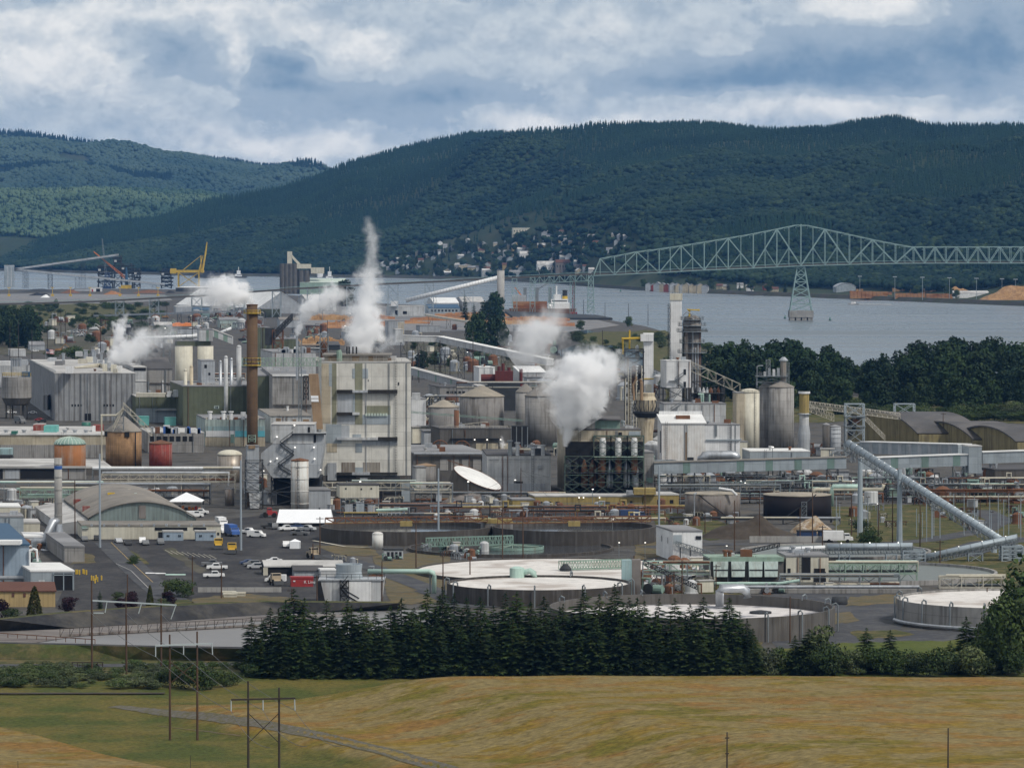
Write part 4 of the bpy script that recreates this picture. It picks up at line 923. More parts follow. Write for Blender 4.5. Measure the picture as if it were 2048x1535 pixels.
# ---------------------------------------------------------------- the bridge
YB=4694.0
TOP=[(1200,517),(1245,509),(1274,503),(1318,498),(1363,491),(1408,484),(1456,476),(1500,468.5),(1548,459),(1601,448),(1655,459.5),(1703,470),(1750,480.5),(1798,489.5),(1816,493.5),(2200,493.5)]
BOT=[(1187,551),(1230,549),(1318,545),(1408,540),(1506,536),(1601,531.5),(1703,528.5),(1800,526.5),(1900,526),(2200,526)]
tv=lambda u:float(lerp_tab(TOP,u)); bv=lambda u:float(lerp_tab(BOT,u))
br=thing('truss_bridge','long grey green steel cantilever truss bridge crossing the river','bridge',(px(1601,YB),YB,ZW))
def bp(u,v,s): return (px(u,YB),YB+6.5*s,pz(v,YB))
node=[1229,1273,1318,1362,1408,1456,1506,1553,1601,1649,1698,1744,1790,1826]
tr=[MB(),MB()]
for s,m in zip((-1,1),tr):
    us=[1200]+list(range(1222,2190,23))
    for pts,fn,r in((us,tv,.62),([1187]+us,bv,.62)):
        for a,b2 in zip(pts,pts[1:]): m.bar(bp(a,fn(a),s),bp(b2,fn(b2),s),r)
    m.bar(bp(1187,551,s),bp(1200,517,s),.7)
    m.bar(bp(1200,517,s),bp(1229,bv(1229),s),.5)
    seq=[(1200,1)]+[(u,i%2) for i,u in enumerate(node)]+[(1826+21.5*(i+1),(i+len(node))%2) for i in range(17)]
    for (a,ta),(b2,tb) in zip(seq[1:],seq[2:]):
        m.bar(bp(a,tv(a) if ta else bv(a),s),bp(b2,tv(b2) if tb else bv(b2),s),.5)
    for i,(a,ta) in enumerate(seq):
        m.bar(bp(a,tv(a),s),bp(a,bv(a),s),.42)
        if i+1<len(seq) and a<1800 and i>0:
            b2,tb=seq[i+1]; c=(a+b2)/2; mid=((tv(a) if ta else bv(a))+(tv(b2) if tb else bv(b2)))/2
            m.bar(bp(c,mid,s),bp(c,bv(c),s),.3); m.bar(bp(c,mid,s),bp(a if ta else b2,bv(a if ta else b2),s),.3); m.bar(bp(c,tv(c),s),bp(c,mid,s),.25)
    obj('side_truss',m,'bridge_paint',br)
m=MB()
for a in range(1200,2190,23):
    for fn in(tv,): m.bar(bp(a,fn(a),-1),bp(a,fn(a),1),.35)
    m.bar(bp(a,tv(a)+3,-1),bp(a+23,tv(a+23)+1,1),.2); m.bar(bp(a,tv(a)+6,-1),bp(a,tv(a)+6,1),.3); m.bar(bp(a,tv(a)+.5,-1),bp(a,tv(a)+6,1),.2)
obj('cross_bracing',m,'bridge_paint',br)
APP=[(-60,607),(60,605),(190,601),(300,595),(410,589),(512,581),(600,575),(768,566),(900,560),(1000,555),(1100,550),(1187,546)]
dk=APP+[(u,bv(u)-3.2) for u in range(1230,2200,60)]; m=MB(); m2=MB()
for (a,va),(b2,vb2) in zip(dk,dk[1:]):
    c=[bp(a,va,-.8),bp(b2,vb2,-.8),bp(b2,vb2,.8),bp(a,va,.8)]; m.hexa([(p[0],p[1],p[2]-2.0) for p in c]+[(p[0],p[1],p[2]) for p in c])
    for s in(-.8,.8): p,q=bp(a,va,s),bp(b2,vb2,s); m2.bar((p[0],p[1],p[2]+1.2),(q[0],q[1],q[2]+1.2),.28)
obj('deck',m,'bridge_deck',br); obj('railing',m2,'bridge_paint',br)
def pier(u0,u1,vt,vb,n,tap,mat='bridge_paint',hw=8,r=.6):
    m=MB(); x0,x1=px(u0,YB),px(u1,YB); z0=pz(vb,YB); z1=pz(vt,YB); m.tower(x0,x1,YB-hw,YB+hw,z0,z1,n,r,tap); return m
obj('pier_tower',pier(1579,1623,534,623,6,.66,hw=10,r=.75),'bridge_paint',br)
m=MB(); x0,x1=px(1577,YB),px(1625,YB)
m.box(x0,x1,YB-13,YB+13,pz(634,YB),pz(621,YB)); 
for i in range(4): xx=x0+(x1-x0)*(i+.5)/4; m.box(xx-(2.6),xx+2.6,YB-12.5,YB+12.5,ZW-3,pz(634,YB)-.01)
obj('pier_base',m,'concrete',br)
obj('pier_tower',pier(1175,1188,552,626,6,.25,r=.55),'bridge_paint',br)
for (a,b2,vt) in [(1140,1150,551),(1098,1108,553),(1060,1070,555),(1024,1034,557),(928,946,562),(850,867,566),(776,796,569),(694,712,573),(615,640,578),(545,562,583),(468,490,588),(384,404,594),(300,318,599),(232,248,602)]:
    obj('pier_tower',pier(a,b2,vt,634,2 if b2<700 else 3,.0,hw=6,r=.4),'steel_blue' if b2<1020 else 'bridge_paint',br)
ap=[(1098,1140),(1060,1098),(1140,1184)]
m=MB()
for a,b2 in ap:
    for s in(-1,1):
        m=MB(); n=4
        for i in range(n):
            ua=a+(b2-a)*i/n; ub=a+(b2-a)*(i+1)/n; va,vb_=float(lerp_tab(APP,ua))+2,float(lerp_tab(APP,ub))+2
            m.bar(bp(ua,va+13,s),bp(ub,vb_+13,s),.4); m.bar(bp(ua,va+13 if i%2 else va,s),bp(ub,vb_ if i%2 else vb_+13,s),.4); m.bar(bp(ua,va,s),bp(ua,va+13,s),.3)
        obj('approach_truss',m,'bridge_paint',br)
# ---------------------------------------------------------------- port on the near bank
patch('port_yard',[(-60,612),(-60,588),(60,587),(330,589),(345,600),(230,606),(60,609)],'yard_pale',.06)
patch('port_yard',[(600,612),(760,611),(1180,636),(1240,650),(1140,664),(760,660),(600,648)],'yard_pale',.06)
patch('brush',[(-60,612),(60,609),(230,607),(300,612),(330,632),(220,645),(-60,650)],'mixed_grass',.12,'stuff')
patch('meadow',[(1140,664),(1330,660),(1440,700),(1520,740),(1320,742),(1180,700)],'mixed_grass',.12)
patch('slough',[(1112,702),(1150,690),(1225,690),(1275,700),(1300,718),(1280,740),(1150,745)],'pond_water',.22)
patch('slough',[(1128,664),(1175,659),(1190,664),(1150,669)],'pond_water',.22)
patch('hillside',[(800,686),(900,676),(1050,690),(1110,705),(1110,745),(830,748)],'scrub_dirt',.1)
patch('hillside',[(-60,650),(220,645),(330,652),(260,700),(-60,712)],'scrub_dirt',.1)
def crane_parts(th,specs):
    for nm,mb,mat in specs: obj(nm,mb,mat,th)
YP=Yg(577)
def P(u,v,Y=None,dy=0): Y=Y or YP; return (px(u,Y),Y+dy,pz(v,Y))
th=thing('gantry_crane','yellow ship to shore gantry crane with its boom raised','crane',P(378,577))
m=MB()
for u in(357,398):
    for dy in(0,18): m.bar(P(u,577,dy=dy),P(u,541,dy=dy),1.1)
    m.bar(P(u,560,dy=0),P(u,560,dy=18),.8)
for dy in(0,18): m.bar(P(357,573,dy=dy),P(398,545,dy=dy),.5); m.bar(P(398,573,dy=dy),P(357,545,dy=dy),.5)
obj('leg_frame',m,'steel_yellow',th)
m=MB(); m.box(P(340,0)[0],P(408,0)[0],YP+4,YP+14,P(0,545)[2],P(0,540)[2]); obj('beam',m,'steel_yellow',th)
obj('machine_house',MB().box(P(341,0)[0],P(352,0)[0],YP+2,YP+16,P(0,547)[2],P(0,537)[2]),'steel_yellow',th)
m=MB(); m.tube([P(404,546,dy=9),P(412,500,dy=9),P(414,484,dy=9)],[2.2,1.6,1.0],6); obj('boom',m,'steel_yellow',th)
m=MB()
for dy in(2,16): m.bar(P(402,541,dy=dy),P(402,511,dy=9),.8); m.bar(P(398,541,dy=dy),P(406,511,dy=9),.6); m.bar(P(402,511,dy=9),P(366,540,dy=dy),.4)
obj('mast',m,'steel_yellow',th)
th=thing('harbour_crane','mobile harbour crane with dark blue tower and tall grey lattice boom','crane',P(215,579))
m=MB(); m.tower(P(209,0)[0],P(221,0)[0],YP,YP+9,0,pz(545,YP),4,.6,.4); m.box(P(207,0)[0],P(223,0)[0],YP-1,YP+10,0,4); obj('tower',m,'paint_navy',th)
m=MB(); a,b2=Vector(P(213,556,dy=4)),Vector(P(205,477,dy=4))
for s in(-1,1): m.tube([tuple(a+Vector((1.6*s,0,0))),tuple(b2+Vector((.5*s,0,0)))],.42,4)
for i in range(14): m.bar(tuple(a.lerp(b2,i/14)+Vector((1.5*(1-i/18)*(-1)**i,0,0))),tuple(a.lerp(b2,(i+1)/14)-Vector((1.5*(1-i/18)*(-1)**i,0,0))),.25)
obj('boom',m,'steel',th)
th=thing('harbour_crane','mobile harbour crane with orange boom lowered to the left','crane',P(254,580))
obj('tower',MB().tube([P(254,576,dy=4),P(253,535,dy=4)],[3.4,1.6],8),'roof_blue',th); obj('undercarriage',MB().box(P(243,0)[0],P(263,0)[0],YP-2,YP+10,0,6),'steel_yellow',th)
m=MB(); a,b2=Vector(P(252,556,dy=4)),Vector(P(188,503,dy=4))
for s in(-1,1): m.tube([tuple(a+Vector((0,0,2.2*s))),tuple(b2+Vector((0,0,.5*s)))],.6,4)
for i in range(16): q=2.1*(1-i/20)*(-1)**i; m.bar(tuple(a.lerp(b2,i/16)+Vector((0,0,q))),tuple(a.lerp(b2,(i+1)/16)-Vector((0,0,q))),.35)
obj('boom',m,'paint_orange',th)
for (u0,u1,vt,n,nm) in [(193,222,530,4,'dark ship loader frame behind the harbour cranes'),(225,240,512,5,'tall dark loader tower at the high end of the long conveyor'),(265,277,537,4,'narrow dark loader tower with white cabin'),(320,340,538,5,'dark ship loader tower left of the yellow gantry'),(240,262,527,3,'dark loader frame beside the orange boom')]:
    th=thing('loader_tower',nm,'loader',P((u0+u1)/2,578)); m=MB(); x0,x1=P(u0,0)[0],P(u1,0)[0]; m.tower(x0,x1,YP+30,YP+44,0,pz(vt,YP+30),n,.75,.15); obj('frame',m,'steel_dark',th)
    m=MB()
    for i in range(5): z=pz(vt+6+i*7,YP); m.box(x0-3*random.random(),x1+4*random.random(),YP+31,YP+42,z,z+random.uniform(1,4))
    obj('platform',m,'steel_black',th); obj('cabin',MB().box(x0+1,x0+5,YP+29,YP+33,pz(vt+12,YP),pz(vt+8,YP)),'clad_light',th)
CONV('loading_conveyor','long rising conveyor at the port left of the cranes',P(30,540),P(238,511),4,3.2,'clad_grey',supports=((.1,7),(.34,7),(.66,7)),sup_mat='steel_dark',truss='steel')
CONV('loading_conveyor','level conveyor gallery on dark trestles along the port waterfront',P(30,540),P(330,570),4,3,'clad_grey',supports=((.08,6),(.24,7),(.42,7),(.6,7),(.78,7),(.93,7)),sup_mat='steel_dark',truss='steel')
b=B('transfer_tower','dark teal corrugated transfer tower at the port beside the frame edge','tower',10,30,531,574,14,'clad_blue','roof_white'); 
for u in(16,23): b.rect('panel',u,533,u+1.5,573,'clad_light')
b=B('warehouse','long low warehouse with a broad white roof behind the chimney steam','warehouse',352,470,575,583,120,'steel_dark','roof_white',k=.05)
b=B('port_office','small white office with red doors in the port yard','building',182,205,575,583,14,'clad_white','roof_light'); b.rect('door',184,578,187,583,'paint_red'); b.rect('door',193,577,201,583,'opening_dark')
B('port_shed','dark roofed small shed left of the port office','shed',150,180,577,582,14,'clad_grey','roof_dark')
for i,u in enumerate((18,105,141,180,240,277,316)): 
    POLE('light_tower','yellow based light tower in the pale port yard',u,575,592,.45,'steel_yellow','light towers in the port yard'); th=[o for o in COL.objects if o.name.startswith('light_tower')][-1]; l=th.location; z=pz(575,l.y); obj('lamp',MB().box(l.x-2.5,l.x+2.5,l.y-.5,l.y+.5,z-.5,z+.6),'steel_yellow',th); obj('footing',MB().box(l.x-2,l.x+2,l.y-2,l.y+2,0,3),'steel_yellow',th)
for (u0,u1,v,mt) in [(30,120,584,'steel_dark'),(120,160,586,'steel_rust'),(55,100,591,'steel_black'),(265,330,586,'steel_rust'),(205,245,589,'wood_logs'),(330,350,586,'steel_black'),(80,98,595,'paint_white')]:
    HEAP('scrap_heap','low heap of dark bulk material in the port yard',u0,u1,v-5,v,30,mt,'heap',int(u0)+1); [o for o in COL.objects if o.name.startswith('scrap_heap')][-1]['group']='heaps in the port yard'
# grain elevator and sheds
YE=Yg(588)
th=thing('grain_elevator','grey concrete grain elevator with cream inclined head gallery','grain elevator',P(590,588,YE))
m=MB()
for i in range(4):
    for j in range(2): m.cyl(P(565+i*8.2,0,YE)[0],YE+4+j*8,0,pz(527,YE),4.3,14)
obj('silo',m,'concrete_dark',th)
m=MB(); 
for i in range(2): m.cyl(P(602+i*11,0,YE)[0],YE+6,0,pz(540,YE),5.4,14)
obj('silo',m,'concrete_dark',th)
obj('head_house',MB().box(P(575,0,YE)[0],P(584,0,YE)[0],YE+2,YE+12,pz(527,YE),pz(503,YE)),'cream_paint',th)
a,b2=P(578,503,YE,4),P(604,531,YE,4); m=MB(); m.hexa([(a[0],a[1],a[2]-5),(b2[0],b2[1],b2[2]-5),(b2[0],b2[1]+5,b2[2]-5),(a[0],a[1]+5,a[2]-5),a,b2,(b2[0],b2[1]+5,b2[2]),(a[0],a[1]+5,a[2])]); obj('gallery',m,'cream_paint',th)
m=MB(); m.box(P(594,0,YE)[0],P(622,0,YE)[0],YE+1,YE+13,pz(537,YE),pz(528,YE)); m.box(P(622,0,YE)[0],P(648,0,YE)[0],YE+1,YE+13,pz(547,YE),pz(535,YE)); obj('gallery',m,'cream_paint',th)
b=B('storage_shed','long pale green roofed shed beside the grain elevator','shed',600,690,565,588,60,'steel_green','verdigris_pale',rf='gx',rh=6,k=0)
b=B('gable_shed','huge grey gabled storage shed with ribbed white roof at the port','shed',515,612,617,627,280,'clad_grey','roof_white',k=-.42,rf='gy',rh=pz(584,Yg(627))-pz(617,Yg(627)))
b=B('warehouse','pale shed roof in front of the big gabled shed, right side','warehouse',612,672,598,620,80,'clad_light','roof_light',rf='gx',rh=5)
TREE('round_tree','big round dark tree beside the grain elevator behind the steam','cottonwood',693,558,612,1.05)
# log decks
for i,(u0,u1,vt,vb,mt) in enumerate([(615,700,627,640,'chips'),(640,770,641,653,'wood_logs'),(630,690,650,656,'wood_logs'),(700,790,629,638,'wood_logs'),(870,1040,624,633,'wood_logs'),(890,1010,630,640,'chips'),(820,930,632,641,'wood_logs'),(1000,1140,632,642,'wood_logs'),(930,1080,640,648,'chips'),(1060,1150,641,652,'wood_logs'),(590,690,673,690,'chips'),(470,520,648,654,'wood_logs'),(330,400,645,652,'paint_orange'),(760,860,640,647,'wood_logs')]):
    Y=Yg(vb); m=MB(); n=max(5,int((u1-u0)/5)); 
    for q in range(n):
        x=px(u0+(u1-u0)*q/n,Y); w_=(px(u1,Y)-px(u0,Y))/n; hz_=pz(vt,Y)*(.55+.45*math.sin(math.pi*(q+.5)/n))*random.uniform(.8,1.15)
        m.add([(x,Y,0),(x+w_*.92,Y,0),(x+w_*.92,Y+3,hz_*.8),(x,Y+3,hz_*.8),(x,Y+9,hz_),(x+w_*.92,Y+9,hz_),(x,Y+18,0),(x+w_*.92,Y+18,0)],[(0,1,2,3),(3,2,5,4),(4,5,7,6),(0,3,4,6),(1,7,5,2)])
    tag(obj('log_deck',m,mt),'long deck of %s logs piled in the riverside log yard'%('pale orange' if mt=='chips' else 'reddish') if i!=10 else 'orange sawdust deck stretching behind the boiler house','log deck','log decks in the yard' if i!=10 else None)
# moored ship
YS=4790.0; th=thing('cargo_ship','moored white and red cargo ship with log cargo under the bridge','ship',(px(1088,YS),YS,ZW))
m=MB(); xs_=[px(u,YS) for u in(1018,1026,1146,1153)]; m.hexa([(xs_[1],YS,ZW),(xs_[2],YS,ZW),(xs_[2],YS+24,ZW),(xs_[1],YS+24,ZW),(xs_[0],YS-1,pz(617,YS)),(xs_[3],YS-1,pz(617,YS)),(xs_[3],YS+25,pz(617,YS)),(xs_[0],YS+25,pz(617,YS))]); obj('hull',m,'steel_rust',th)
m=MB(); m.box(px(1096,YS),px(1141,YS),YS+2,YS+22,pz(617,YS),pz(606,YS)); m.box(px(1102,YS),px(1136,YS),YS+4,YS+20,pz(606,YS),pz(598,YS)); m.box(px(1107,YS),px(1122,YS),YS+5,YS+19,pz(598,YS),pz(589,YS)); m.cyl(px(1113,YS),YS+10,pz(589,YS),pz(572,YS),.9,6); obj('superstructure',m,'paint_white',th)
obj('window',MB().box(px(1104,YS),px(1134,YS),YS+3.8,YS+4.1,pz(603,YS),pz(601,YS)),'window_dark',th)
obj('funnel',MB().lathe(px(1130,YS),YS+12,[(3.4,pz(606,YS)),(3,pz(592,YS))],12),'steel_yellow',th); obj('funnel_top',MB().lathe(px(1130,YS),YS+12,[(2.9,pz(592,YS)),(2.8,pz(580,YS))],12),'paint_black',th)
obj('log_cargo',MB().box(px(1026,YS),px(1094,YS),YS+1,YS+22,pz(616.5,YS),pz(603,YS)),'wood_logs',th); obj('hatch_block',MB().box(px(1024,YS),px(1052,YS),YS+3,YS+20,pz(603,YS),pz(590,YS)),'clad_grey',th)
for u,mt in((1050,'steel'),(1074,'steel'),(1100,'steel')): obj('deck_crane',MB().box(px(u,YS)-1.8,px(u,YS)+1.8,YS+9,YS+14,pz(616,YS),pz(575,YS)),mt,th)
obj('deck_crane_boom',MB().bar(P(1030,575,YS,11),P(1050,600,YS,11),.9),'paint_orange',th); obj('deck_crane_boom',MB().bar(P(1074,580,YS,11),P(1096,566,YS,11),.9),'steel',th)
th=thing('lattice_crane','slim red lattice crane at the dock beside the ship','crane',P(1148,632,4700)); m=MB(); x=px(1147,4700); m.tower(x-1.4,x+1.4,4700,4703,0,pz(560,4700),14,.3,.3); obj('boom',m,'paint_red',th); obj('cab',MB().box(x-4,x+4,4697,4706,0,6),'paint_red',th)
m=MB(); m.hexa([P(1010,626,4690),P(1195,634,4690),P(1225,640,4560),P(1030,640,4560)]+[tuple(Vector(q)+Vector((0,0,2.5))) for q in (P(1010,626,4690),P(1195,634,4690),P(1225,640,4560),P(1030,640,4560))]); tag(obj('dock',m,'steel_dark'),'long dark timber dock in front of the moored ship','dock')
for i,(u,vt,vb) in enumerate([(1167,599,634),(1210,605,640),(1257,606,645),(1296,608,650)]): POLE('mooring_pile','slim dark pole standing at the water edge right of the ship',u,vt,vb,.35,'wood_dark','poles at the water edge')
POLE('mooring_pile','thick grey pole in the slough behind the steam',1123,698,728,.4,'steel_dark')
# concrete silo and white tube conveyor by the bridge approach
TANK('concrete_silo','tall slim grey concrete silo rising through the bridge approach',994,1009,541,640,'concrete_plain',cat='silo')
YC=Yg(638); CONV('tube_conveyor','white tube conveyor rising to the tall concrete silo',P(812,607,YC),P(998,561,YC),7,3.5,'pipe_white',round_=True,supports=((.3,5),(.6,6)),sup_mat='steel')
b=B('port_building','cluster of white port buildings left of the tube conveyor','building',780,850,612,632,30,'clad_light','roof_light'); b.rect('annex',782,602,797,612,'clad_white',6); b.rect('door',790,620,797,630,'opening_dark'); b.rect('door',806,622,814,628,'opening_dark')
B('storage_shed','low white roofed shed below the tube conveyor','shed',868,918,606,622,60,'clad_light','roof_white',rf='gx',rh=6)
b=B('blue_roof_office','long low office with blue roof in the log yard','building',858,920,616,626,40,'clad_blue','roof_blue',rf='gx',rh=4); b.wins([(862+i*7,619,866+i*7,623) for i in range(8)])
B('storage_shed','pale grey shed right of the blue roofed office','shed',925,970,604,622,60,'clad_grey','roof_light',rf='gx',rh=6)
B('site_office','small white site cabin under the bridge approach','cabin',1026,1046,628,634,12,'clad_white','roof_white'); B('site_office','long white site cabin beside the orange tree','cabin',1070,1092,627,634,12,'clad_white','roof_white')
for (u,vt,vb,k_,s,lb) in [(930,588,640,'spruce',.9,'dark pointed conifer in front of the blue roofed office'),(992,582,645,'cottonwood',.8,'big dark leafy tree in front of the bridge approach'),(975,600,646,'cottonwood',.9,'leafy tree beside the big one at the bridge approach'),(948,605,650,'spruce',1.,'small conifer in the clump at the log yard'),(960,622,705,'cottonwood',.75,'tall dark tree left in the clump behind the white gallery'),(985,628,710,'cottonwood',.7,'dense dark tree right in the clump behind the white gallery'),(940,640,706,'cottonwood',.6,'dark slender tree at the left edge of the gallery clump'),(1006,634,705,'cottonwood',.5,'slim dark tree at the right edge of the gallery clump'),
   (1256,632,654,'alder',1.2,'round green tree on the river point'),(1195,690,735,'cottonwood',1.,'dark tree behind the white steam left of the tower'),(1228,690,745,'cottonwood',1.1,'dark tree just left of the lattice tower'),(842,700,745,'cottonwood',.95,'dark leafy tree right of the boiler house'),(1075,640,660,'alder',1.1,'small tree in the log yard before the dock'),(1160,640,662,'alder',1.3,'low tree on the shore before the bridge pier'),
   (112,597,622,'alder',.9,'single dark tree in the scrub at left'),(105,700,718,'shrub',1.4,'bush beside the flag pole'),(150,690,722,'shrub',1.3,'dark bush behind the corrugated building'),(290,616,634,'shrub',1.4,'dark bush in front of the port yard')]:
    TREE('leafy_tree' if k_!='spruce' else 'conifer_tree',lb,k_,u,vt,vb,s)
for i in range(16): 
    u=random.uniform(-10,68); TREE('leafy_tree','dark leafy tree in the grove at the left edge','cottonwood',u,612+random.uniform(0,22),690+random.uniform(-8,6),.8,'trees in the grove at the left edge')
for i in range(26): 
    u=random.uniform(1150,1460); v=lerp_tab([(1150,672),(1330,668),(1460,712)],u)+random.uniform(0,30); TREE('willow_bush','round willow bush on the riverside meadow','willow' if random.random()<.5 else 'shrub',u,v-random.uniform(10,20),v,1.4,'bushes on the riverside meadow',trunk=False)
for i in range(95):
    u=random.uniform(-10,330); v=random.uniform(612,646); TREE('scrub_bush','low scrub bush between the port and the mill','shrub',u,v-random.uniform(6,14),v,1.5,'scrub bushes between port and mill',trunk=False)
# the wood along the river on the right
W=[(1330,715),(1380,690),(1420,682),(1470,672),(1515,668),(1560,678),(1600,686),(1640,682),(1680,690),(1715,722),(1742,706),(1770,684),(1840,680),(1900,676),(1955,672),(1985,678),(2010,682),(2060,676)]
n=0
for row,(vb,dv) in enumerate([(772,0),(788,8),(802,24),(815,44),(826,66)]):
    for i in range(21-row):
        u=1360+(720+0)*i/(20-row)+random.uniform(-14,14)
        if row>2 and u<1560: continue
        vt=lerp_tab(W,u)+dv+random.uniform(-6,16)
        TREE('cottonwood_tree',['dense dark cottonwood in the riverside wood right of the silos','dark cottonwood with an uneven crown in the riverside wood'][random.random()<.4] if row>1 else 'cottonwood on the river side of the wood, its crown against the water','cottonwood',u,vt,vb+random.uniform(-4,4),random.uniform(.75,1.1),'trees of the riverside wood')
patch('grass',[(1330,760),(1500,790),(1780,795),(2100,805),(2100,850),(1850,840),(1330,850)],'mixed_grass',.1,'stuff')
for i in range(70):
    u=1335+i*10.2+random.uniform(-5,5); v=lerp_tab([(1335,775),(1500,800),(1800,836),(2060,838)],u)+random.uniform(-8,5); TREE('understorey_bush','leafy bush in the understorey along the wood','shrub' if random.random()<.7 else 'pale_shrub',u,v-random.uniform(14,34),v,1.3,'understorey bushes of the riverside wood',trunk=False)
for i in range(22):
    u=1840+i*11+random.uniform(-4,4); TREE('hedge_bush','green bush in the hedge behind the arched sheds','shrub',u,822+random.uniform(-4,6),842,1.5,'bushes behind the arched sheds',trunk=False)

# far yard between the mill and the port: sheds, stock and machines
for i,(u0,u1,vt,vb,mt,rf,lb) in enumerate([(352,385,613,628,'clad_grey','roof_white','pale long shed in the far yard left of the chimney'),(388,420,620,634,'clad_teal','roof_blue','small teal shed with blue roof in the far yard'),(425,470,612,626,'clad_light','roof_light','white roofed shed in the far yard beside the chimney top'),(440,478,640,656,'clad_seafoam','roof_grey','pale green shed in the far yard left of the chimney'),(360,405,658,672,'clad_grey','roof_dark','dark roofed shed beside the silver conveyor tube'),(310,345,650,664,'clad_grey','roof_light','pale shed behind the silver conveyor tube'),(525,560,618,634,'clad_green','roof_grey','olive shed right of the chimney top'),(560,600,640,655,'clad_grey','roof_weathered','weathered shed before the log decks'),(690,740,664,678,'clad_grey','roof_light','low shed behind the boiler house steam'),(640,680,690,700,'steel_dark','roof_dark','dark low shed behind the boiler house'),(840,880,652,664,'clad_grey','roof_grey','grey shed beside the log conveyor'),(232,262,655,672,'steel_dark','roof_grey','dark conveyor shed behind the left steam'),(20,52,700,712,'clad_light','roof_light','small white shed at the far left yard'),(60,90,690,700,'clad_grey','roof_grey','grey hut by the left grove')]):
    B('yard_shed',lb,'shed',u0,u1,vt,vb,25,mt,rf,rf='gx' if i%2 else 'flat',rh=2.5)
for i in range(46):
    u=random.choice([random.uniform(110,330),random.uniform(300,520),random.uniform(540,760)]); v=random.uniform(645,712) if u<330 else random.uniform(626,690); Y=Yg(v); s=random.uniform(2.2,5); mt=random.choice(['steel_dark','tank_red','steel_rust','steel_dark','steel_yellow','paint_blue','clad_white','steel_green','chips','wood_logs']); x=px(u,Y)
    th=thing('yard_machine','%s yard machine with a raised boom in the yards behind the mill'%{'paint_orange':'orange','tank_red':'dark red','steel_rust':'rusty','steel_dark':'dark','steel_yellow':'yellow','paint_blue':'blue','clad_white':'white','steel_green':'green','chips':'tan','wood_logs':'brown'}[mt],'machine',(x,Y,0),'machines in the yards behind the mill')
    obj('body',MB().hexa([(x-s,Y,.6),(x+s,Y,.6),(x+s,Y+3,.6),(x-s,Y+3,.6),(x-s*.9,Y,s*.5),(x+s*.5,Y,s*.7),(x+s*.5,Y+3,s*.7),(x-s*.9,Y+3,s*.5)]),mt,th); obj('undercarriage',MB().box(x-s*.8,x+s*.8,Y-.2,Y+3.2,0,.9),'steel_black',th); obj('boom',MB().tube([(x,Y+1.5,s*.5),(x+s*random.uniform(.2,1),Y+1.5,s*1.3),(x+s*1.5,Y+1.5,s*.6)],.25,5),mt,th)
CONV('stacker_conveyor','dark inclined stacker conveyor behind the left steam',P(262,668,Yg(676)),P(300,700,Yg(720)),3,2,'steel_dark',truss='steel'); CONV('bridge_conveyor','thin grey conveyor line crossing the far left yard',P(190,603+30,4600),P(480,598+26,4300),3,2,'clad_grey',supports=((.1,4),(.35,4),(.6,4),(.85,4)),sup_mat='steel_dark')
def rb(b,u0,u1,vt,vb,mat='clad_grey',dep=4,nm='roof_unit'):
    """a unit fixed on the roof of building b"""
    Y=G(CU,vb,b.z1+.45)[1]; return b.part(nm,MB().box(px(u0,Y),px(u1,Y),Y,Y+dep,b.z1+.3,pz(vt,Y)),mat)
def rvent(b,u,vt,vb,r=.6,mat='galvanised'):
    p=G(u,vb,b.z1+.45); z=pz(vt,p[1]); return b.part('roof_vent',MB().lathe(p[0],p[1],[(r,b.z1+.3),(r,z-.8*r),(r*1.5,z-.6*r),(r*1.5,z)],10),mat)
def legs(b,u0,u1,v0,v1,dep,mat='steel_dark',n=2,r=.18,Y=None):
    Y=Y or b.Y; b.part('support_frame',MB().tower(px(u0,Y),px(u1,Y),Y,Y+dep,max(-.2,pz(v1,Y)),pz(v0,Y),n,r),mat)
# ---- left rear
b=B('mill_building','big grey corrugated mill building with two rows of small windows','building',110,271,747,841,225,'rib_grey','roof_light')
b.wins([(143+i*6,808,146+i*6,812.5) for i in range(4)]+[(207+i*6,808,210+i*6,812.5) for i in range(4)])
for (u0,u1,vt,vb,mt,d) in [(151,163,703,712,'clad_light',8),(156,172,718,727,'steel_cream',8),(172,184,714,724,'clad_cream',7),(131,145,733,746,'clad_white',5),(110,125,722,730,'roof_grey',14),(95,108,716,722,'clad_grey',14),(205,213,728,742,'clad_cream',5),(214,220,725,740,'clad_grey',5),(222,232,729,743,'clad_cream',5),(234,243,732,742,'clad_white',5),(196,203,720,732,'galvanised',5),(186,193,715,726,'clad_grey',5),(226,234,737,745,'steel_cream',4)]: rb(b,u0,u1,vt,vb,mt,d)
for u,vt in ((170,699),(173,699),(186,699),(190,700),(127,706),(203,704),(212,716)): rvent(b,u,vt,vt+22,.7)
b.part('railing',MB().rail([G(111+i*(-56)/8,746-i*3.1,b.z1+.4) for i in range(9)],1.3,.09,5),'steel')
b.part('pipe',MB().tube([G(150,735,b.z1+1.2),G(200,730,b.z1+1.5),G(228,738,b.z1+1.5)],.5,7),'pipe_cream')
m=MB(); x=px(97,b.Y); b.part('annex',MB().box(px(92,b.Y+40),px(100,b.Y+40),b.Y+28,b.Y+44,4,pz(790,b.Y+30)),'rib_grey')
th=thing('flag_pole','flag pole with a red and white striped flag behind the corrugated mill','flag pole',G(92,760)); q=th.location
obj('shaft',MB().tube([(q[0],q[1],0),(q[0],q[1],pz(692,q[1]))],.14,6),'pole_steel',th); z=pz(697,q[1]); m=MB(); mr=MB()
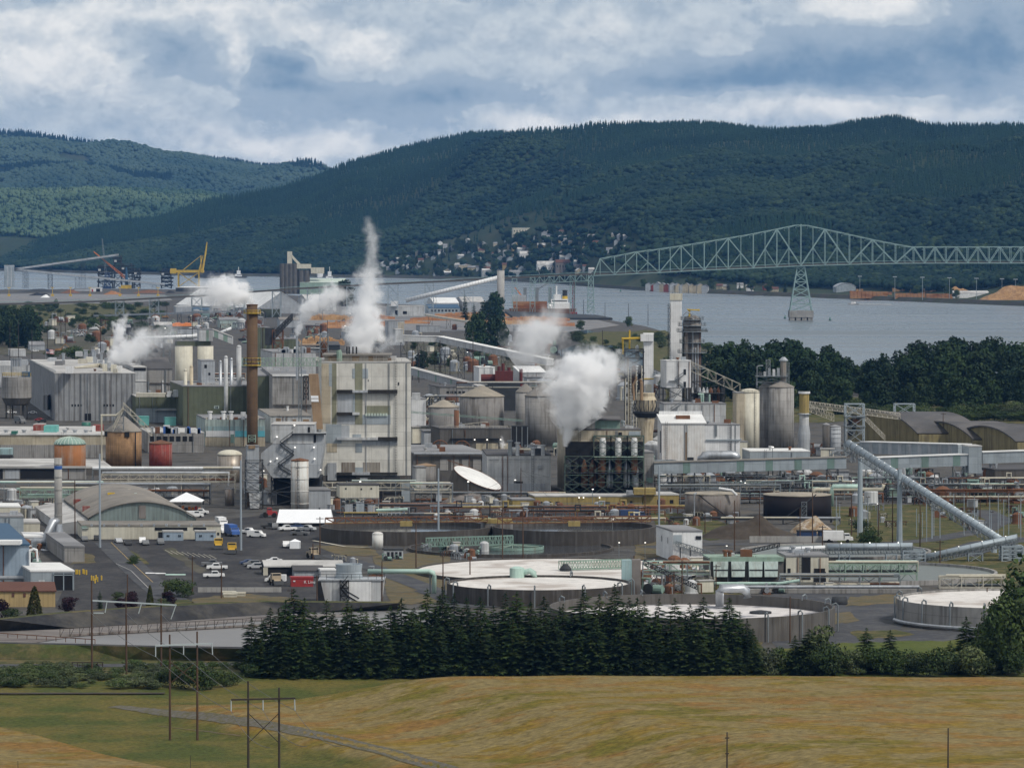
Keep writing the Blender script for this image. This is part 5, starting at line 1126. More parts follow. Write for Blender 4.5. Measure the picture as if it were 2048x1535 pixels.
for i in range(7):
    for j in range(6):
        f=lambda a:( q[0]+.2+a*.85, q[1]+.5*math.sin(a*1.5))
        a0,a1=f(j),f(j+1); c=[(a0[0],a0[1],z-i*.42-.42-j*.12),(a1[0],a1[1],z-i*.42-.42-(j+1)*.12),(a1[0],a1[1],z-i*.42-(j+1)*.12),(a0[0],a0[1],z-i*.42-j*.12)]
        (mr if i%2==0 else m).add(c,[(0,1,2,3)])
fl=obj('flag',mr,'paint_red',th); obj('stripe',m,'paint_white',fl).location=(0,0,0); obj('canton',MB().add([(q[0]+.15,q[1]-.06,z-1.5),(q[0]+2.5,q[1]+.1,z-1.8),(q[0]+2.5,q[1]+.1,z-.35),(q[0]+.15,q[1]-.06,z)],[(0,1,2,3)]),'paint_navy',fl).location=(0,0,0)
b=B('process_building','low white process building at the left frame edge behind the hopper silo','building',-30,60,729,775,50,'clad_light','roof_dark'); rb(b,-10,24,722,730,'clad_white',8); rb(b,30,54,719,729,'clad_grey',8)
for u in (24,29,34,40): rvent(b,u,716,732,.8)
b=TANK('hopper_silo','grey hopper bottomed silo on legs with yellow top rail at left','silo' and 3,63,753,800,'concrete',cat='silo',z0=796,Y=Yg(838),rail='steel_yellow') if False else None
Yh=Yg(838); xc=px(33,Yh+7); r=30*mpp(Yh+7); th=thing('hopper_silo','grey hopper bottomed silo on legs with yellow top railing at left','silo',(xc,Yh+r,0))
obj('shell',MB().lathe(xc,Yh+r,[(r,pz(796,Yh)),(r,pz(754,Yh))],28),'concrete',th); obj('hopper',MB().lathe(xc,Yh+r,[(r*.72,pz(811,Yh)),(r*.8,pz(808,Yh)),(r*.99,pz(796.2,Yh))],28),'concrete_dark',th)
obj('railing',MB().rail([(xc+r*.95*math.cos(a*.449),Yh+r+r*.95*math.sin(a*.449),pz(754,Yh)) for a in range(15)],1.8,.12,4),'steel_yellow',th); obj('roof_hut',MB().box(xc+3,xc+7,Yh+4,Yh+9,pz(754,Yh),pz(744,Yh)),'roof_blue',th)
for a in range(6): x_,y_=xc+r*.7*math.cos(a*1.047),Yh+r+r*.7*math.sin(a*1.047); obj('leg',MB().bar((x_,y_,0),(x_,y_,pz(810,Yh)),.5),'concrete_dark',th)
b=B('process_building','low olive green hall joining the corrugated mill to the tall olive hall','building',271,368,793,845,40,'clad_green','roof_light'); b.rect('lower_wall',271.5,816,367.5,844.6,'clad_blue',.3); b.rect('canopy',312,818,372,820,'roof_light',3.5); b.wins([(325,824,343,840),(350,824,363,838)],'opening_dark','opening')
for (u0,u1,vt) in [(272,330,786),(334,342,783),(346,364,780)]: rb(b,u0,u1,vt,793,'steel_cream' if u0<300 else 'clad_light',8)
b=B('process_building','tall olive green hall with a grey roof left of the brown chimney','building',366,532,773,852,70,'clad_green','roof_grey')
for u in (385,400,415,430,455): rb(b,u,u+9,766,769,'roof_light',3,'skylight')
b.rect('window',428,811,438,817,'clad_seafoam',.2); b.rect('window',431,812,433,816,'window_dark',.25); b.rect('window',434,812,436,816,'window_dark',.25)
b=B('process_building','grey concrete block with dark hipped roof between mill and cream silos','building',290,344,738,830,60,'concrete','roof_dark',rf='gx',rh=5); b.rect('pipe',296,762,298,785,'steel',.5); b.rect('downpipe',325,760,327,790,'pipe_white',.5); b.rect('ledge',300,765,344,767,'concrete_dark',.6)
b=B('process_building','pale slim annex against the corrugated mill right wall','building',267,293,735,832,60,'clad_light','roof_light'); b.rect('opening',268,726+9,292,741,'opening_dark',.2); b.rect('ledge',270,760,293,762,'roof_white',.3)
for (u0,u1,lb) in [(350,386,'wide cream silo left of its narrow twin'),(395,427,'narrow cream silo right of its wide twin')]:
    b=TANK('cream_silo',lb,u0,u1,692,795,'clad_cream',cat='silo'); 
b=B('silo_head_house','olive head house across the cream silos','head house',354,422,682,0,12,'clad_green','roof_grey',Y=Yg(795)+4,z0=692)
b=B('transfer_house','pale grey transfer house with green corner above the cream silos','transfer house',398,426,659,0,10,'clad_light','roof_grey',Y=Yg(795)+2,z0=682); b.rect('panel',413,660,418,682,'steel_teal')
Y_=Yg(790); CONV('conveyor_tube','bright silver conveyor tube running left from the transfer house',P(270,681,Y_),P(397,676,Y_),3.2,1.2,'pipe_white',round_=True,truss='steel',supports=((.15,4),(.5,4),(.8,4)))
CONV('conveyor_gallery','short pale gallery sloping down right of the transfer house',P(425,672,Y_),P(466,688,Y_),5,4,'clad_light','roof_light',stripes=((.1,'steel_teal'),(.55,'steel_teal')))
CONV('conveyor_tube','bright silver tube rising right behind the transfer house',P(432,672,Y_+30),P(464,659,Y_+30),2.5,1,'pipe_white',round_=True)
b=B('process_building','squat pale process block with a dark door below the cream silos','building',403,430,722,845,20,'clad_grey','roof_grey'); b.wins([(409,729,414,736),(417,745,421,750)],'opening_dark')
for (u,w_,vt,vb,lb,mt) in [(452,8,716,860,'slender pale vessel column left of the chimney','clad_light'),(371,7,742,850,'cream vertical vessel beside the concrete block','clad_cream'),(383,7,735,850,'twin cream vertical vessel with brown stain','vessel_cream'),(478,10,695,850,'pale vessel behind the brown chimney','clad_light'),(441,6,725,850,'small steel vessel in the pipework','galvanised'),(463,6,720,850,'thin steel vessel beside the chimney','galvanised')]:
    TANK('vessel',lb,u-w_/2,u+w_/2,vt,vb,mt,'dome',1.2,mt,cat='vessel',n=14)
# ---- left sheds and tanks
b=B('long_shed','long low beige shed with flat grey roof at left','shed',-80,214,869,915,68,'beige_wall','roof_light'); b.rect('lower_wall',-80,889,213.5,915,'grey_boards',.4); b.rect('ledge',-80,867.5,214,869.3,'roof_white',.5)
rb(b,66,87,850,861,'tank_red',10,'penthouse'); rb(b,66,87,848,850,'roof_light',10.4,'penthouse_roof'); rb(b,87,113,851,864,'paint_teal',9); rb(b,185,203,850,862,'tank_red',9,'penthouse'); rb(b,184,189,852,863,'clad_white',5); rb(b,22,33,862,867,'paint_green',5)
for u in (12,48,130,150,172): rvent(b,u,859,865,.7)
b=B('long_shed','lower pale roofed shed with dark open bays in front of the beige shed','shed',-80,172,936,958,62,'concrete','roof_light'); b.wins([(40,938,108,957),(-60,938,5,957)],'opening_dark','opening'); b.rect('fascia',-80,931.5,172,935.5,'roof_light',.8); b.wins([(10,940,38,957)],'clad_grey','door')
rb(b,-5,20,897,914,'clad_teal',10); rb(b,-5,20,911,916.5,'steel_black',9)
B('long_shed','small pale flat roofed shed between the orange tank and the brick tank','shed',173,224,936,950,60,'concrete_dark','roof_light')
b=TANK('storage_tank','orange rusty tank with ribbed green dome roof',108,171,890,958,'tank_orange','dome',2.9,'verdigris'); m=MB()
for i in range(24):
    a=i*2*math.pi/24; m.tube([(b.x+b.r*1.02*math.cos(t)*math.cos(a),b.Yc+b.r*1.02*math.cos(t)*math.sin(a),b.z1+.12+2.9*math.sin(t)) for t in(.05,.5,1.0,1.5)],.16,4)
b.part('roof_rib',m,'verdigris_pale')
b=TANK('brick_tank','big brown brick tank with a steep dark cone roof',211,283,864,936,'brick_tan','cone',6.2,'roof_weathered')
for a in (3.6,5.0): x_,y_=b.x+b.r*math.cos(a),b.Yc+b.r*math.sin(a); b.part('bracket',MB().box(x_-.9,x_+.9,y_-.5,y_+.2,b.z1-1.8,b.z1+.1),'steel_black')
b.part('downpipe',MB().tube([(b.x+b.r*.72,b.Yc-b.r*.72,0),(b.x+b.r*.72,b.Yc-b.r*.72,b.z1)],.25,6),'steel_black')
Yq=Yg(938)+3; CONV('tank_conveyor','cream inclined conveyor truss from the brick tank top down to the right',P(303,871,Yq),P(247,816,Yq),3,2.2,None,truss='steel_cream'); 
th=thing('pipe_riser','tall cream pipe riser climbing the brick tank left side','pipe',P(205,938,Yq)); obj('pipe',MB().tube([P(203,936,Yq),P(203,830,Yq),P(232,830,Yq),P(247,818,Yq)],.4,7),'pipe_cream',th); obj('brace',MB().truss(Vector(P(226,862,Yq)),Vector(P(246,822,Yq)),2,2,6,.12),'steel_cream',th); m=MB(); m.tower(px(226,Yq),px(246,Yq),Yq,Yq+3,pz(862,Yq),pz(830,Yq),2,.12); obj('frame',m,'steel',th)
TANK('storage_tank','dark red weathered tank right of the brick tank',298,344,888,938,'tank_red','cone',1.5,'steel_rust')
b=TANK('chimney','plain grey steel chimney with a bright blue band at left',108,123.5,916,1095,'concrete_plain',None,cat='chimney',n=20,hoops=7); b.part('band',MB().lathe(b.x,b.Yc,[(b.r+.06,pz(938,b.Y)),(b.r+.06,pz(931,b.Y))],20,cap=False),'paint_blue')
b.part('duct',MB().tube([(b.x,b.Yc,8.2),(b.x-1.5,b.Yc-1.4,7.6),P(88,1083,b.Y-2),P(70,1082,b.Y-2),P(62,1090,b.Y-2)],1.15,12),'galvanised',True)
b.part('base_cone',MB().lathe(b.x,b.Yc,[(b.r*1.25,0),(b.r*1.25,4.5),(b.r*1.02,7)],20),'galvanised')
YS_=Yg(985); RACK('pipe_rack','long cream truss pipe rack in front of the orange and red tanks',204,470,946,985,7,('pipe_white','pipe_cream','galvanised','steel_rust'),5,9,'steel_cream',truss='steel_cream')
RACK('pipe_rack','low pipe rack at the left edge below the open bay shed',-40,205,964,1000,6,('pipe_white','pipe_cream','pipe_mint'),5,8,'steel')
RACK('pipe_rack','green railed pipe rack in front of the grey chimney',40,190,976,1012,4,('pipe_mint','steel_green','pipe_cream'),4,8,'steel_green',truss='steel_green')
RACK('pipe_rack','shaded pipe rack behind the arched workshop',150,420,968,1008,6,('galvanised','steel_rust','steel_dark'),6,9,'steel_dark',levels=3)
RACK('pipe_rack','pipe rack with twin white pipes above the red tank yard',185,480,936,975,4,('pipe_white','pipe_white','pipe_cream'),3,12,'steel',levels=1,pr=.4)
b=TANK('storage_tank','stainless streaked tank with a pale ribbed dome',434,484,911,965,'tank_steel','dome',2,'cream_paint'); 
TANK('storage_tank','dark green tank under the pipe rack by the chimney base',449,468,978,1012,'tank_rusty','flat')
B('shed','teal container shed between corrugated mill and conveyor','shed',279,298,834,850,6,'paint_teal','paint_teal'); B('shed','turquoise container shed in front of the tall olive hall','shed',330,352,836,851,6,'paint_teal','paint_teal'); TANK('storage_tank','squat dark green tank in front of the corrugated mill',163,181,844,858,'paint_green','flat')
b=B('yard_building','cluttered pale flat roof building below the turquoise sheds','building',296,408,866,905,40,'concrete','roof_light'); b.wins([(300+i*13,872,309+i*13,882) for i in range(7)],'opening_dark')
for i in range(14): u=300+random.uniform(0,98); rb(b,u,u+random.uniform(3,9),852+random.uniform(0,8),866,random.choice(['clad_white','galvanised','paint_blue','clad_grey','steel_rust']),3)
b=B('machine_hall','pale teal streaked hall with broad white and blue bands left of the chimney base','hall',410,530,838,892,40,'clad_seafoam','roof_grey'); b.rect('wall_band',410,852,529,862,'clad_teal',.2); b.rect('wall_band',412,861,490,873,'clad_white',.3); b.rect('wall_band',470,861,529.5,873,'paint_cyan',.32); b.rect('wall_band',410,874,530,892,'beige_wall',.25); b.rect('door',461,868,469,885,'steel_teal',.4); b.wins([(464,864,469,869),(415,879,421,884)],'opening_dark')
for u in (420,447,462,500): rvent(b,u,822,838,.8,'clad_white'); 
for i in range(8): u=412+i*14; rb(b,u,u+7,830+random.uniform(0,4),838,random.choice(['steel_rust','clad_grey','steel_cream']),3)
# ---- chimney, boiler house, precipitator
b=TANK('chimney','tall brown brick chimney with yellow collars, steaming at the top',493.5,515.5,610,1014,'brick_brown',None,cat='chimney',n=24); b.part('cap',MB().lathe(b.x,b.Yc,[(b.r+.02,b.z1-.1),(b.r+.25,b.z1+.2),(b.r*.8,b.z1+.25)],24),'steel_rust')
for va,vb_ in ((621,627),(716,731)):
    b.part('collar',MB().lathe(b.x,b.Yc,[(b.r+.05,pz(vb_,b.Y)),(b.r+1.1,pz(vb_,b.Y)),(b.r+1.1,pz(vb_,b.Y)+.25),(b.r+.05,pz(vb_,b.Y)+.25)],20),'steel_yellow'); b.part('railing',MB().rail([(b.x+(b.r+1.05)*math.cos(a*.524),b.Yc+(b.r+1.05)*math.sin(a*.524),pz(vb_,b.Y)+.2) for a in range(13)],(vb_-va)*.16,.09,2),'steel_yellow')
b.part('hood',MB().tower(b.x-1.2,b.x+1.2,b.Y-.8,b.Y+.4,pz(884,b.Y),pz(870,b.Y),2,.14),'steel_green')
bc=B('flue_duct','pale grey square flue duct with a hopper below the brown chimney','duct',494,518,893,1018,4.2,'clad_grey','roof_grey',z0=984); bc.rect('panel',497,890,510,897,'duct_tan',.4)
Yd=bc.Y; bc.part('hopper',MB().hexa([P(500,1016,Yd),P(517,1016,Yd),P(517,1016,Yd,3),P(500,1016,Yd,3),P(497,984,Yd),P(521,984,Yd),P(521,984,Yd,4.2),P(497,984,Yd,4.2)]),'clad_light'); bc.part('support_frame',MB().tower(px(490,Yd),px(524,Yd),Yd-.5,Yd+5,0,pz(920,Yd),5,.16),'steel_dark')
bb=B('boiler_house','huge pale panelled boiler house with dark ledges and patched cladding','building',643,822,725,1003,44,'clad_pale','roof_light',k=-.07)
for q in [(643.2,727,661,846,'clad_tan'),(658,727,664,772,'clad_blue'),(664,726.5,673,848,'clad_olive'),(710,726.5,725,848,'clad_olive'),(705,737,710,756,'clad_blue'),(725,737,736,756,'clad_blue'),(730,811,781,829,'clad_olive'),(724,829,781,848,'clad_blue'),(705,788,711,830,'clad_blue'),(652,848,683,886,'clad_blue'),(675,830,711,848,'clad_grey'),(683,850,699,880,'clad_grey'),(705,868,722,875,'clad_blue'),(711,886,724,904,'clad_blue'),(654,886,674,904,'clad_tan'),(724,880,795,890,'clad_grey'),(683,924,710,944,'tank_steel'),(710,934,726,944,'clad_blue'),(726,924,760,944,'tank_steel'),(675,788,704,826,'clad_grey')]: bb.rect('wall_panel',*q[:4],q[4],.12+.02*random.random())
for q in [(674,779,705,786,'shelf_black'),(705,780,736,784.5,'clad_grey'),(736,779,795,786,'shelf_black'),(674,824,705,830,'shelf_black'),(705,824,719,829,'clad_light'),(674,874,690,879,'clad_grey'),(690,874,756,879,'clad_light'),(756,873.5,795,880,'shelf_black'),(674,944,704,949,'shelf_black'),(704,944,740,949,'clad_grey'),(740,944,795,947,'shelf_black')]: bb.rect('ledge',*q[:4],q[4],1.5)
bb.wins([(796,764,798.5,770),(736,759,737.5,762)],'opening_dark')
for i in range(8): bb.rect('louvre',731+i*5.7,826,735+i*5.7,831.5,'verdigris_pale',.6)
bb.rect('lower_wall',644,950,822,1003,'concrete_dark',.4); 
for (u0,u1,v0,v1,mt) in [(655,673,925,960,'clad_grey'),(676,712,952,1000,'opening_dark'),(720,735,955,1001,'clad_grey'),(742,765,955,1003,'opening_dark'),(770,800,952,985,'steel_dark'),(803,820,960,1003,'clad_blue')]: bb.rect('bay',u0,v0,u1,v1,mt,.9)
Yp=bb.Y+3; x0,x1=px(649,Yp),px(775,Yp); z0=bb.z1+.4
bb.part('penthouse',MB().box(x0,x1,Yp,Yp+16,z0,pz(711,Yp)),'tank_steel'); bb.part('penthouse_roof',MB().box(x0-.8,x1+1.2,Yp-1.2,Yp+17,pz(711,Yp),pz(708,Yp)),'roof_weathered')
for (u0,u1) in ((657,674),(704,718),(737,747)): bb.part('rust_panel',MB().box(px(u0,Yp),px(u1,Yp),Yp-.2,Yp+.1,z0,pz(712,Yp)),'duct_tan')
bb.part('vent_stack',MB().tube([P(679,727,Yp-1.5),P(679,708,Yp-1.5),P(677,700,Yp-1.5)],1.0,10),'steel_green')
for u in (694,698.5,706,713): bb.part('exhaust_pipe',MB().tube([P(u,710,Yp+3),P(u,693,Yp+3)],.27,7),'steel_black')
bb.part('railing',MB().rail([P(644,724,bb.Y+.3),P(821,724,bb.Y+.3)],1.2,.07,3),'steel_cream')
Ye=Yg(1012); th=thing('precipitator_house','grey clad precipitator house with hopper sides and zigzag stairs','building',P(590,1012,Ye)); m=MB(); fp=[(545,955),(522,922),(522,906),(545,888),(543,849),(628,849),(629,868),(648,868),(645,905),(636,955)]; n=len(fp)
m.add([P(u,v,Ye) for u,v in fp]+[P(u,v,Ye,20) for u,v in fp],[tuple(range(n)),tuple(range(2*n-1,n-1,-1))]+[(i,i+n,(i+1)%n+n,(i+1)%n) for i in range(n)]); obj('wall',m,'clad_grey',th); obj('roof',MB().box(px(542,Ye),px(629,Ye),Ye-.3,Ye+20,pz(849,Ye),pz(847.5,Ye)),'roof_light',th)
m=MB(); STAIR(m,px(560,Ye),px(586,Ye),Ye-.2,pz(888,Ye),pz(869,Ye)); STAIR(m,px(560,Ye),px(588,Ye),Ye-.2,pz(889,Ye),pz(909,Ye)); STAIR(m,px(588,Ye),px(556,Ye),Ye-.2,pz(909,Ye),pz(932,Ye)); STAIR(m,px(556,Ye),px(582,Ye),Ye-.2,pz(932,Ye),pz(948,Ye)); obj('stairs',m,'steel_dark',th)
obj('walkway',MB().box(px(584,Ye),px(652,Ye),Ye-1.4,Ye,pz(868.5,Ye),pz(866,Ye)),'steel_dark',th); obj('wall_panel',MB().box(px(545,Ye),px(640,Ye),Ye-.1,Ye+.1,pz(868,Ye),pz(849.5,Ye)) if False else MB().box(px(545,Ye),px(627,Ye),Ye-.1,Ye+.1,pz(887,Ye),pz(850,Ye)),'clad_light',th)
for (u0,v0,u1,v1) in [(615.5,853.5,620,864),(627,869,632,884)]: obj('door',MB().box(px(u0,Ye),px(u1,Ye),Ye-.2,Ye+.05,pz(v1,Ye),pz(v0,Ye)),'opening_dark',th)
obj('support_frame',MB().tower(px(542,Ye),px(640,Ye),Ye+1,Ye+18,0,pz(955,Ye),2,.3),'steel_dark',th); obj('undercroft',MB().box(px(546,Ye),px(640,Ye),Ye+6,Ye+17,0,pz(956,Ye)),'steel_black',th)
for i,(u,v) in enumerate([(589,851),(554,874),(590,895),(554,917),(629,918),(541,923),(527,942),(641,940),(628,895)]): obj('lamp',MB().box(px(u,Ye)-.22,px(u,Ye)+.22,Ye-.75,Ye-.35,pz(v,Ye),pz(v,Ye)+.36),'lamp_glow',th)
b=TANK('silo','pale silo streaked with rust in front of the precipitator',581.5,617,922,1020,'tank_white_rust','cone',1.0,'steel_rust',cat='silo',hoops=4,ladder=4.6)
b=B('shed','plain grey shed right of the rust streaked silo','shed',617,661,981,1019,16,'clad_grey','roof_grey'); b.wins([(637,1015,640,1019)],'opening_dark')
b=B('control_cabin','cream box cabin raised on a steel frame at the boiler house foot','cabin',679,758,970,1028,8,'clad_cream','roof_dark',z0=995); b.wins([(690,975,693,978),(721,976,724,979),(741,975,744,978)]); legs(b,681,756,996,1028,8,'steel',2,.15); b.rect('equipment',690,1008,705,1026,'clad_grey',.1,3); b.rect('equipment',712,1006,728,1026,'clad_blue',.1,3); b.rect('equipment',735,1010,750,1026,'clad_grey',.1,3)
CONV('truss_bridge_walkway','pale green truss walkway linking chimney and boiler house','x' and P(484,731,1446),P(642,731,1446),3,2.6,None,truss='steel_green',cat='walkway',n=22)
b=B('concrete_hall','grey concrete hall with wide roof between chimney and boiler house','hall',545,626,752,880,120,'concrete','roof_grey',k=-.1); b.rect('parapet',545,748,626,752,'roof_white',.5); b.rect('ledge',546,808,626,811,'concrete_dark',1)
b=B('concrete_hall','olive wing of the concrete hall right behind the chimney','hall',512,546,752,872,110,'clad_green','roof_grey',k=-.1)
b=B('gabled_workshop','small pale gabled workshop at the foot of the concrete hall','workshop',541,622,832,885,30,'clad_light','roof_weathered',rf='gx',rh=2.5,k=-.4); b.wins([(552,836,562,846),(585,838,592,844),(606,838,618,844)],'duct_tan'); rvent(b,575,812,828,.5,'clad_white')
th=thing('flue_duct','long brown inclined flue duct with two white patches beside the boiler house','duct',P(632,1000,1444)); m=MB()
def slab(m,u0,u1,v0,w0,w1,v1,Y,d): m.hexa([P(w0,v1,Y),P(w1,v1,Y),P(w1,v1,Y,d),P(w0,v1,Y,d),P(u0,v0,Y),P(u1,v0,Y),P(u1,v0,Y,d),P(u0,v0,Y,d)])
slab(m,617,636,748,628,645,858,1440,4); obj('duct',m,'duct_tan',th)
for va,vb_ in ((791,796),(797.5,803)): m=MB(); t0=(va-748)/110; t1=(vb_-748)/110; slab(m,617+11*t0+.3,636+9*t0-3,va,617+11*t1+.3,636+9*t1-3,vb_,1439.8,.3); obj('patch',m,'white_fabric',th)
obj('support_frame',MB().tower(px(607,1446),px(616,1446),1446,1450,pz(800,1446),pz(752,1446),4,.14),'steel_dark',th)
for (u0,u1,vt,vb,lb) in [(513,540,655,735,'tall olive tower block behind the chimney'),(540,592,678,738,'low olive block behind the chimney')]: B('process_building',lb,'building',u0,u1,vt,vb,20,'clad_green','roof_grey')
b=B('process_building','long pale machinery roof behind the truss walkway','building',545,632,705,800,60,'clad_light','roof_grey')
for i in range(12): u=548+random.uniform(0,78); rb(b,u,u+random.uniform(4,10),692+random.uniform(0,8),705,random.choice(['galvanised','clad_white','steel_cream','steel_rust']),6)
th=thing('stack_frame','steel frame tower around a rusty vessel behind the boiler house','tower',P(647,740,1600)); m=MB().tower(px(640,1600),px(656,1600),1600,1604,10,pz(668,1600),8,.2); obj('frame',m,'steel',th); obj('vessel',MB().lathe(px(648,1600),1602,[(1.0,10),(1.4,pz(700,1600)),(1.3,pz(686,1600)),(.4,pz(682,1600))],12),'steel_rust',th)
th=thing('vent_pipe','thin steel vent pipe venting a steam plume behind the walkway','pipe',P(594,740,1800)); obj('shaft',MB().tube([P(594,760,1800),P(594,672,1800)],.5,8),'galvanised',th); obj('support_frame',MB().tower(px(597,1800),px(603,1800),1800,1802,5,pz(680,1800),6,.14),'steel',th)
th=thing('chip_conveyor','dark steel stacker conveyor on a cluttered frame behind the olive tower','conveyor',P(560,690,2600)); obj('boom',MB().truss(Vector(P(552,672,2600)),Vector(P(585,640,2600)),5,4,10,.35),'steel_dark',th); obj('frame',MB().tower(px(545,2600),px(565,2600),2600,2610,0,pz(660,2600),5,.45),'steel_rust',th); obj('drive_house',MB().box(px(530,2600),px(548,2600),2600,2612,pz(690,2600),pz(656,2600)),'steel_dark',th)
# ---- yard behind the boiler house
Yw=Yg(758); CONV('conveyor_gallery','long pale enclosed conveyor gallery on tall thin trestles behind the boiler house',P(795,682,Yw),P(880,684,Yw),5,3.6,'clad_light','roof_white',supports=((.15,4),(.55,4),(.95,4)),sup_mat='steel_dark')
CONV('conveyor_gallery','sloping pale conveyor gallery running down right into the steam',P(880,684,Yw),P(1100,730,Yw-120),5,3.6,'clad_light','roof_white',supports=((.02,4),(.2,4),(.4,4),(.6,4),(.8,4)),sup_mat='steel_dark')
CONV('conveyor_gallery','short rusty pale gallery sloping down left from its head house',P(758,704,Yw),P(794,680,Yw),4,3.2,'clad_light','roof_light')
B('conveyor_head_house','square pale head house at the top of the long gallery','head house',791,806,659,760,12,'clad_light','roof_light',z0=684)
b=B('conveyor_head_house','tan and grey head house behind the square pale one','head house',777,809,642,690,20,'clad_grey','roof_grey'); b.rect('panel',796,644,808,668,'clad_tan')
CONV('conveyor_gallery','low grey gallery descending right beside the boiler house',P(822,748,2350),P(962,786,2250),4,3.8,'clad_grey','roof_light',stripes=((.15,'steel_teal'),(.4,'steel_teal'),(.62,'steel_teal')))
CONV('log_conveyor','thin bare conveyor crossing the log yard',P(852,632,4300),P(945,647,4000),3,2,'steel_cream',supports=((.1,4),(.5,4),(.9,4)),sup_mat='steel_dark')
th=thing('debarking_unit','dark red machinery block with tall vents behind the steam','machine',P(1005,775,2200)); m=MB().box(px(990,2200),px(1026,2200),2200,2212,pz(762,2200),pz(742,2200)); obj('housing',m,'steel_red',th); obj('base',MB().box(px(975,2200),px(1040,2200),2201,2211,0,pz(762.2,2200)),'steel_dark',th)
for u,v in ((998,733),(1006,727),(1018,735),(1042,738)): obj('vent',MB().cyl(px(u,2200),2204,2,pz(v,2200),.9,8),'steel_red',th)
obj('side_tank',MB().tube([P(962,756,2205),P(990,756,2205)],2.2,12),'steel_red',th)
B('process_building','white sloping roofed shed behind the red machinery','building',958,990,735,775,20,'clad_white','roof_white'); b=B('process_building','long pale inclined hall right of the red machinery','building',1040,1092,745,775,24,'clad_light','roof_white',rf='mono',rh=3); b.wins([(1062,752,1066,757),(1080,757,1084,762)])
b=B('process_building','small white plant room right of the boiler house top','building',823,852,798,880,20,'clad_white','roof_grey'); rb(b,824,840,786,798,'clad_light',5); 
b=B('process_building','dark flat building with white vents behind the cone tanks','building',880,960,775,815,40,'concrete','roof_dark'); b.wins([(893+i*8,782,898+i*8,786) for i in range(5)],'opening_dark')
TANK('cone_roof_tank','big grey tank with tan cone roof in the middle of the mill',919,1008,794,885,'tank_grey','cone',4.9,'tank_roof_tan'); TANK('cone_roof_tank','smaller grey tank with tan cone roof left of the big one',857,918,815,890,'tank_grey','cone',3.3,'tank_roof_tan')
TANK('concrete_silo','rear concrete silo of the pair beside the steam',1030,1068,785,890,'concrete',None and '', cat='silo') if False else TANK('concrete_silo','rear concrete silo of the pair beside the steam',1031,1070,785,886,'concrete','cone',4,'roof_weathered',cat='silo')
TANK('concrete_silo','front concrete silo of the pair, half hidden by steam',1050,1120,793,892,'concrete','cone',6,'roof_weathered',cat='silo')
RACK('pipe_bridge','high dark pipe bridge above the cone roof tanks',913,1130,765,865,5,('pipe_cream','galvanised','steel_rust'),4,13,'steel_dark',levels=2)
RACK('pipe_bridge','pipe bridge with braces above the small cone tank',858,925,792,880,3,('galvanised','pipe_cream'),4,8,'steel_dark',levels=2)
b=B('brown_plant_house','flat brown concrete plant house below the cone tanks','building',880,1022,858,905,26,'concrete_dark','roof_dark'); b.part('railing',MB().rail([P(880,857,b.Y),P(1022,857,b.Y)],1.2,.08,2.5),'steel_cream'); b.wins([(952+i*24,886,972+i*24,900) for i in range(3)],'beige_wall','panel'); b.rect('ledge',900,876,1000,878,'steel_black',1)
for u in (948,973,1000): b.rect('lamp',u,877.5,u+2.6,879.5,'lamp_glow',1.6)
TANK('rust_stack','short thick rusty stack rising from the plant house',908,918,820,903,'steel_rust','flat',cat='stack',n=14)
b=B('lattice_cooler','black lattice cooler block right of the brown plant house','cooler',1021,1056,853,893,6,'steel_black','steel_dark')
for i in range(4): b.rect('frame',1021+i*11,853,1023+i*11,893,'steel',.3)
CONV('walkway','cream railed walkway climbing past the big cone tank',P(868,862,1830),P(975,852,1830),2,2,None,truss='steel_cream',cat='walkway'); CONV('walkway','green pipe line walkway sloping right across the cone tanks',P(822,825,1810),P(1045,842,1810),1,.6,None,truss='steel_teal',cat='walkway',n=12)
for (u,v,w_,lb) in [(880,893,17,'rusty spoked wheel machine left of the stack foot'),(924,893,16,'rusty spoked wheel machine right of the stack foot')]:
    Yk=Yg(908); th=thing('spoked_wheel',lb,'machine',P(u,908,Yk)); m=MB(); c=Vector(P(u,v+4,Yk)); R=w_*mpp(Yk)
    m.tube([tuple(c+Vector((R*math.cos(a*.3927),0,R*math.sin(a*.3927)))) for a in range(17)],.25,5); 
    for a in range(8): m.bar(tuple(c),tuple(c+Vector((R*math.cos(a*.785),0,R*math.sin(a*.785)))),.14)
    obj('wheel',m,'steel_rust',th); obj('frame',MB().box(c.x-R,c.x+R,Yk+1,Yk+3,0,c.z),'steel_dark',th)
b=B('dark_hall','low dark concrete hall behind the tilted tank','hall',826,975,907,962,60,'concrete_dark','roof_grey'); b.wins([(880+i*22,918,896+i*22,940) for i in range(4)],'concrete','panel'); b.part('pipe',MB().tube([P(828,907,b.Y-1),P(975,907,b.Y-1)],.45,7),'galvanised')
b=B('white_hall','long cream panelled hall right of the tilted tank','hall',974,1102,911,982,40,'clad_light','roof_dark',k=-.05); 
for i in range(5): b.rect('panel',978+i*25,917,999+i*25,919,'clad_grey',.2)
b.rect('lower_wall',1016,966,1090,984,'clad_grey',.4); b.rect('vent_box',1075,930,1083,936,'clad_grey',1.2)
for u,vt in ((1020,876),(1035,880),(1066,890),(1086,885)): rvent(b,u,vt+4,910,.7,'clad_grey' if u>1030 else 'steel')
b.part('pipe',MB().tube([P(1030,899,b.Y+14),P(1093,899,b.Y+14)],.6,8),'pipe_cream'); rb(b,1070,1090,897,908,'steel_dark',6)
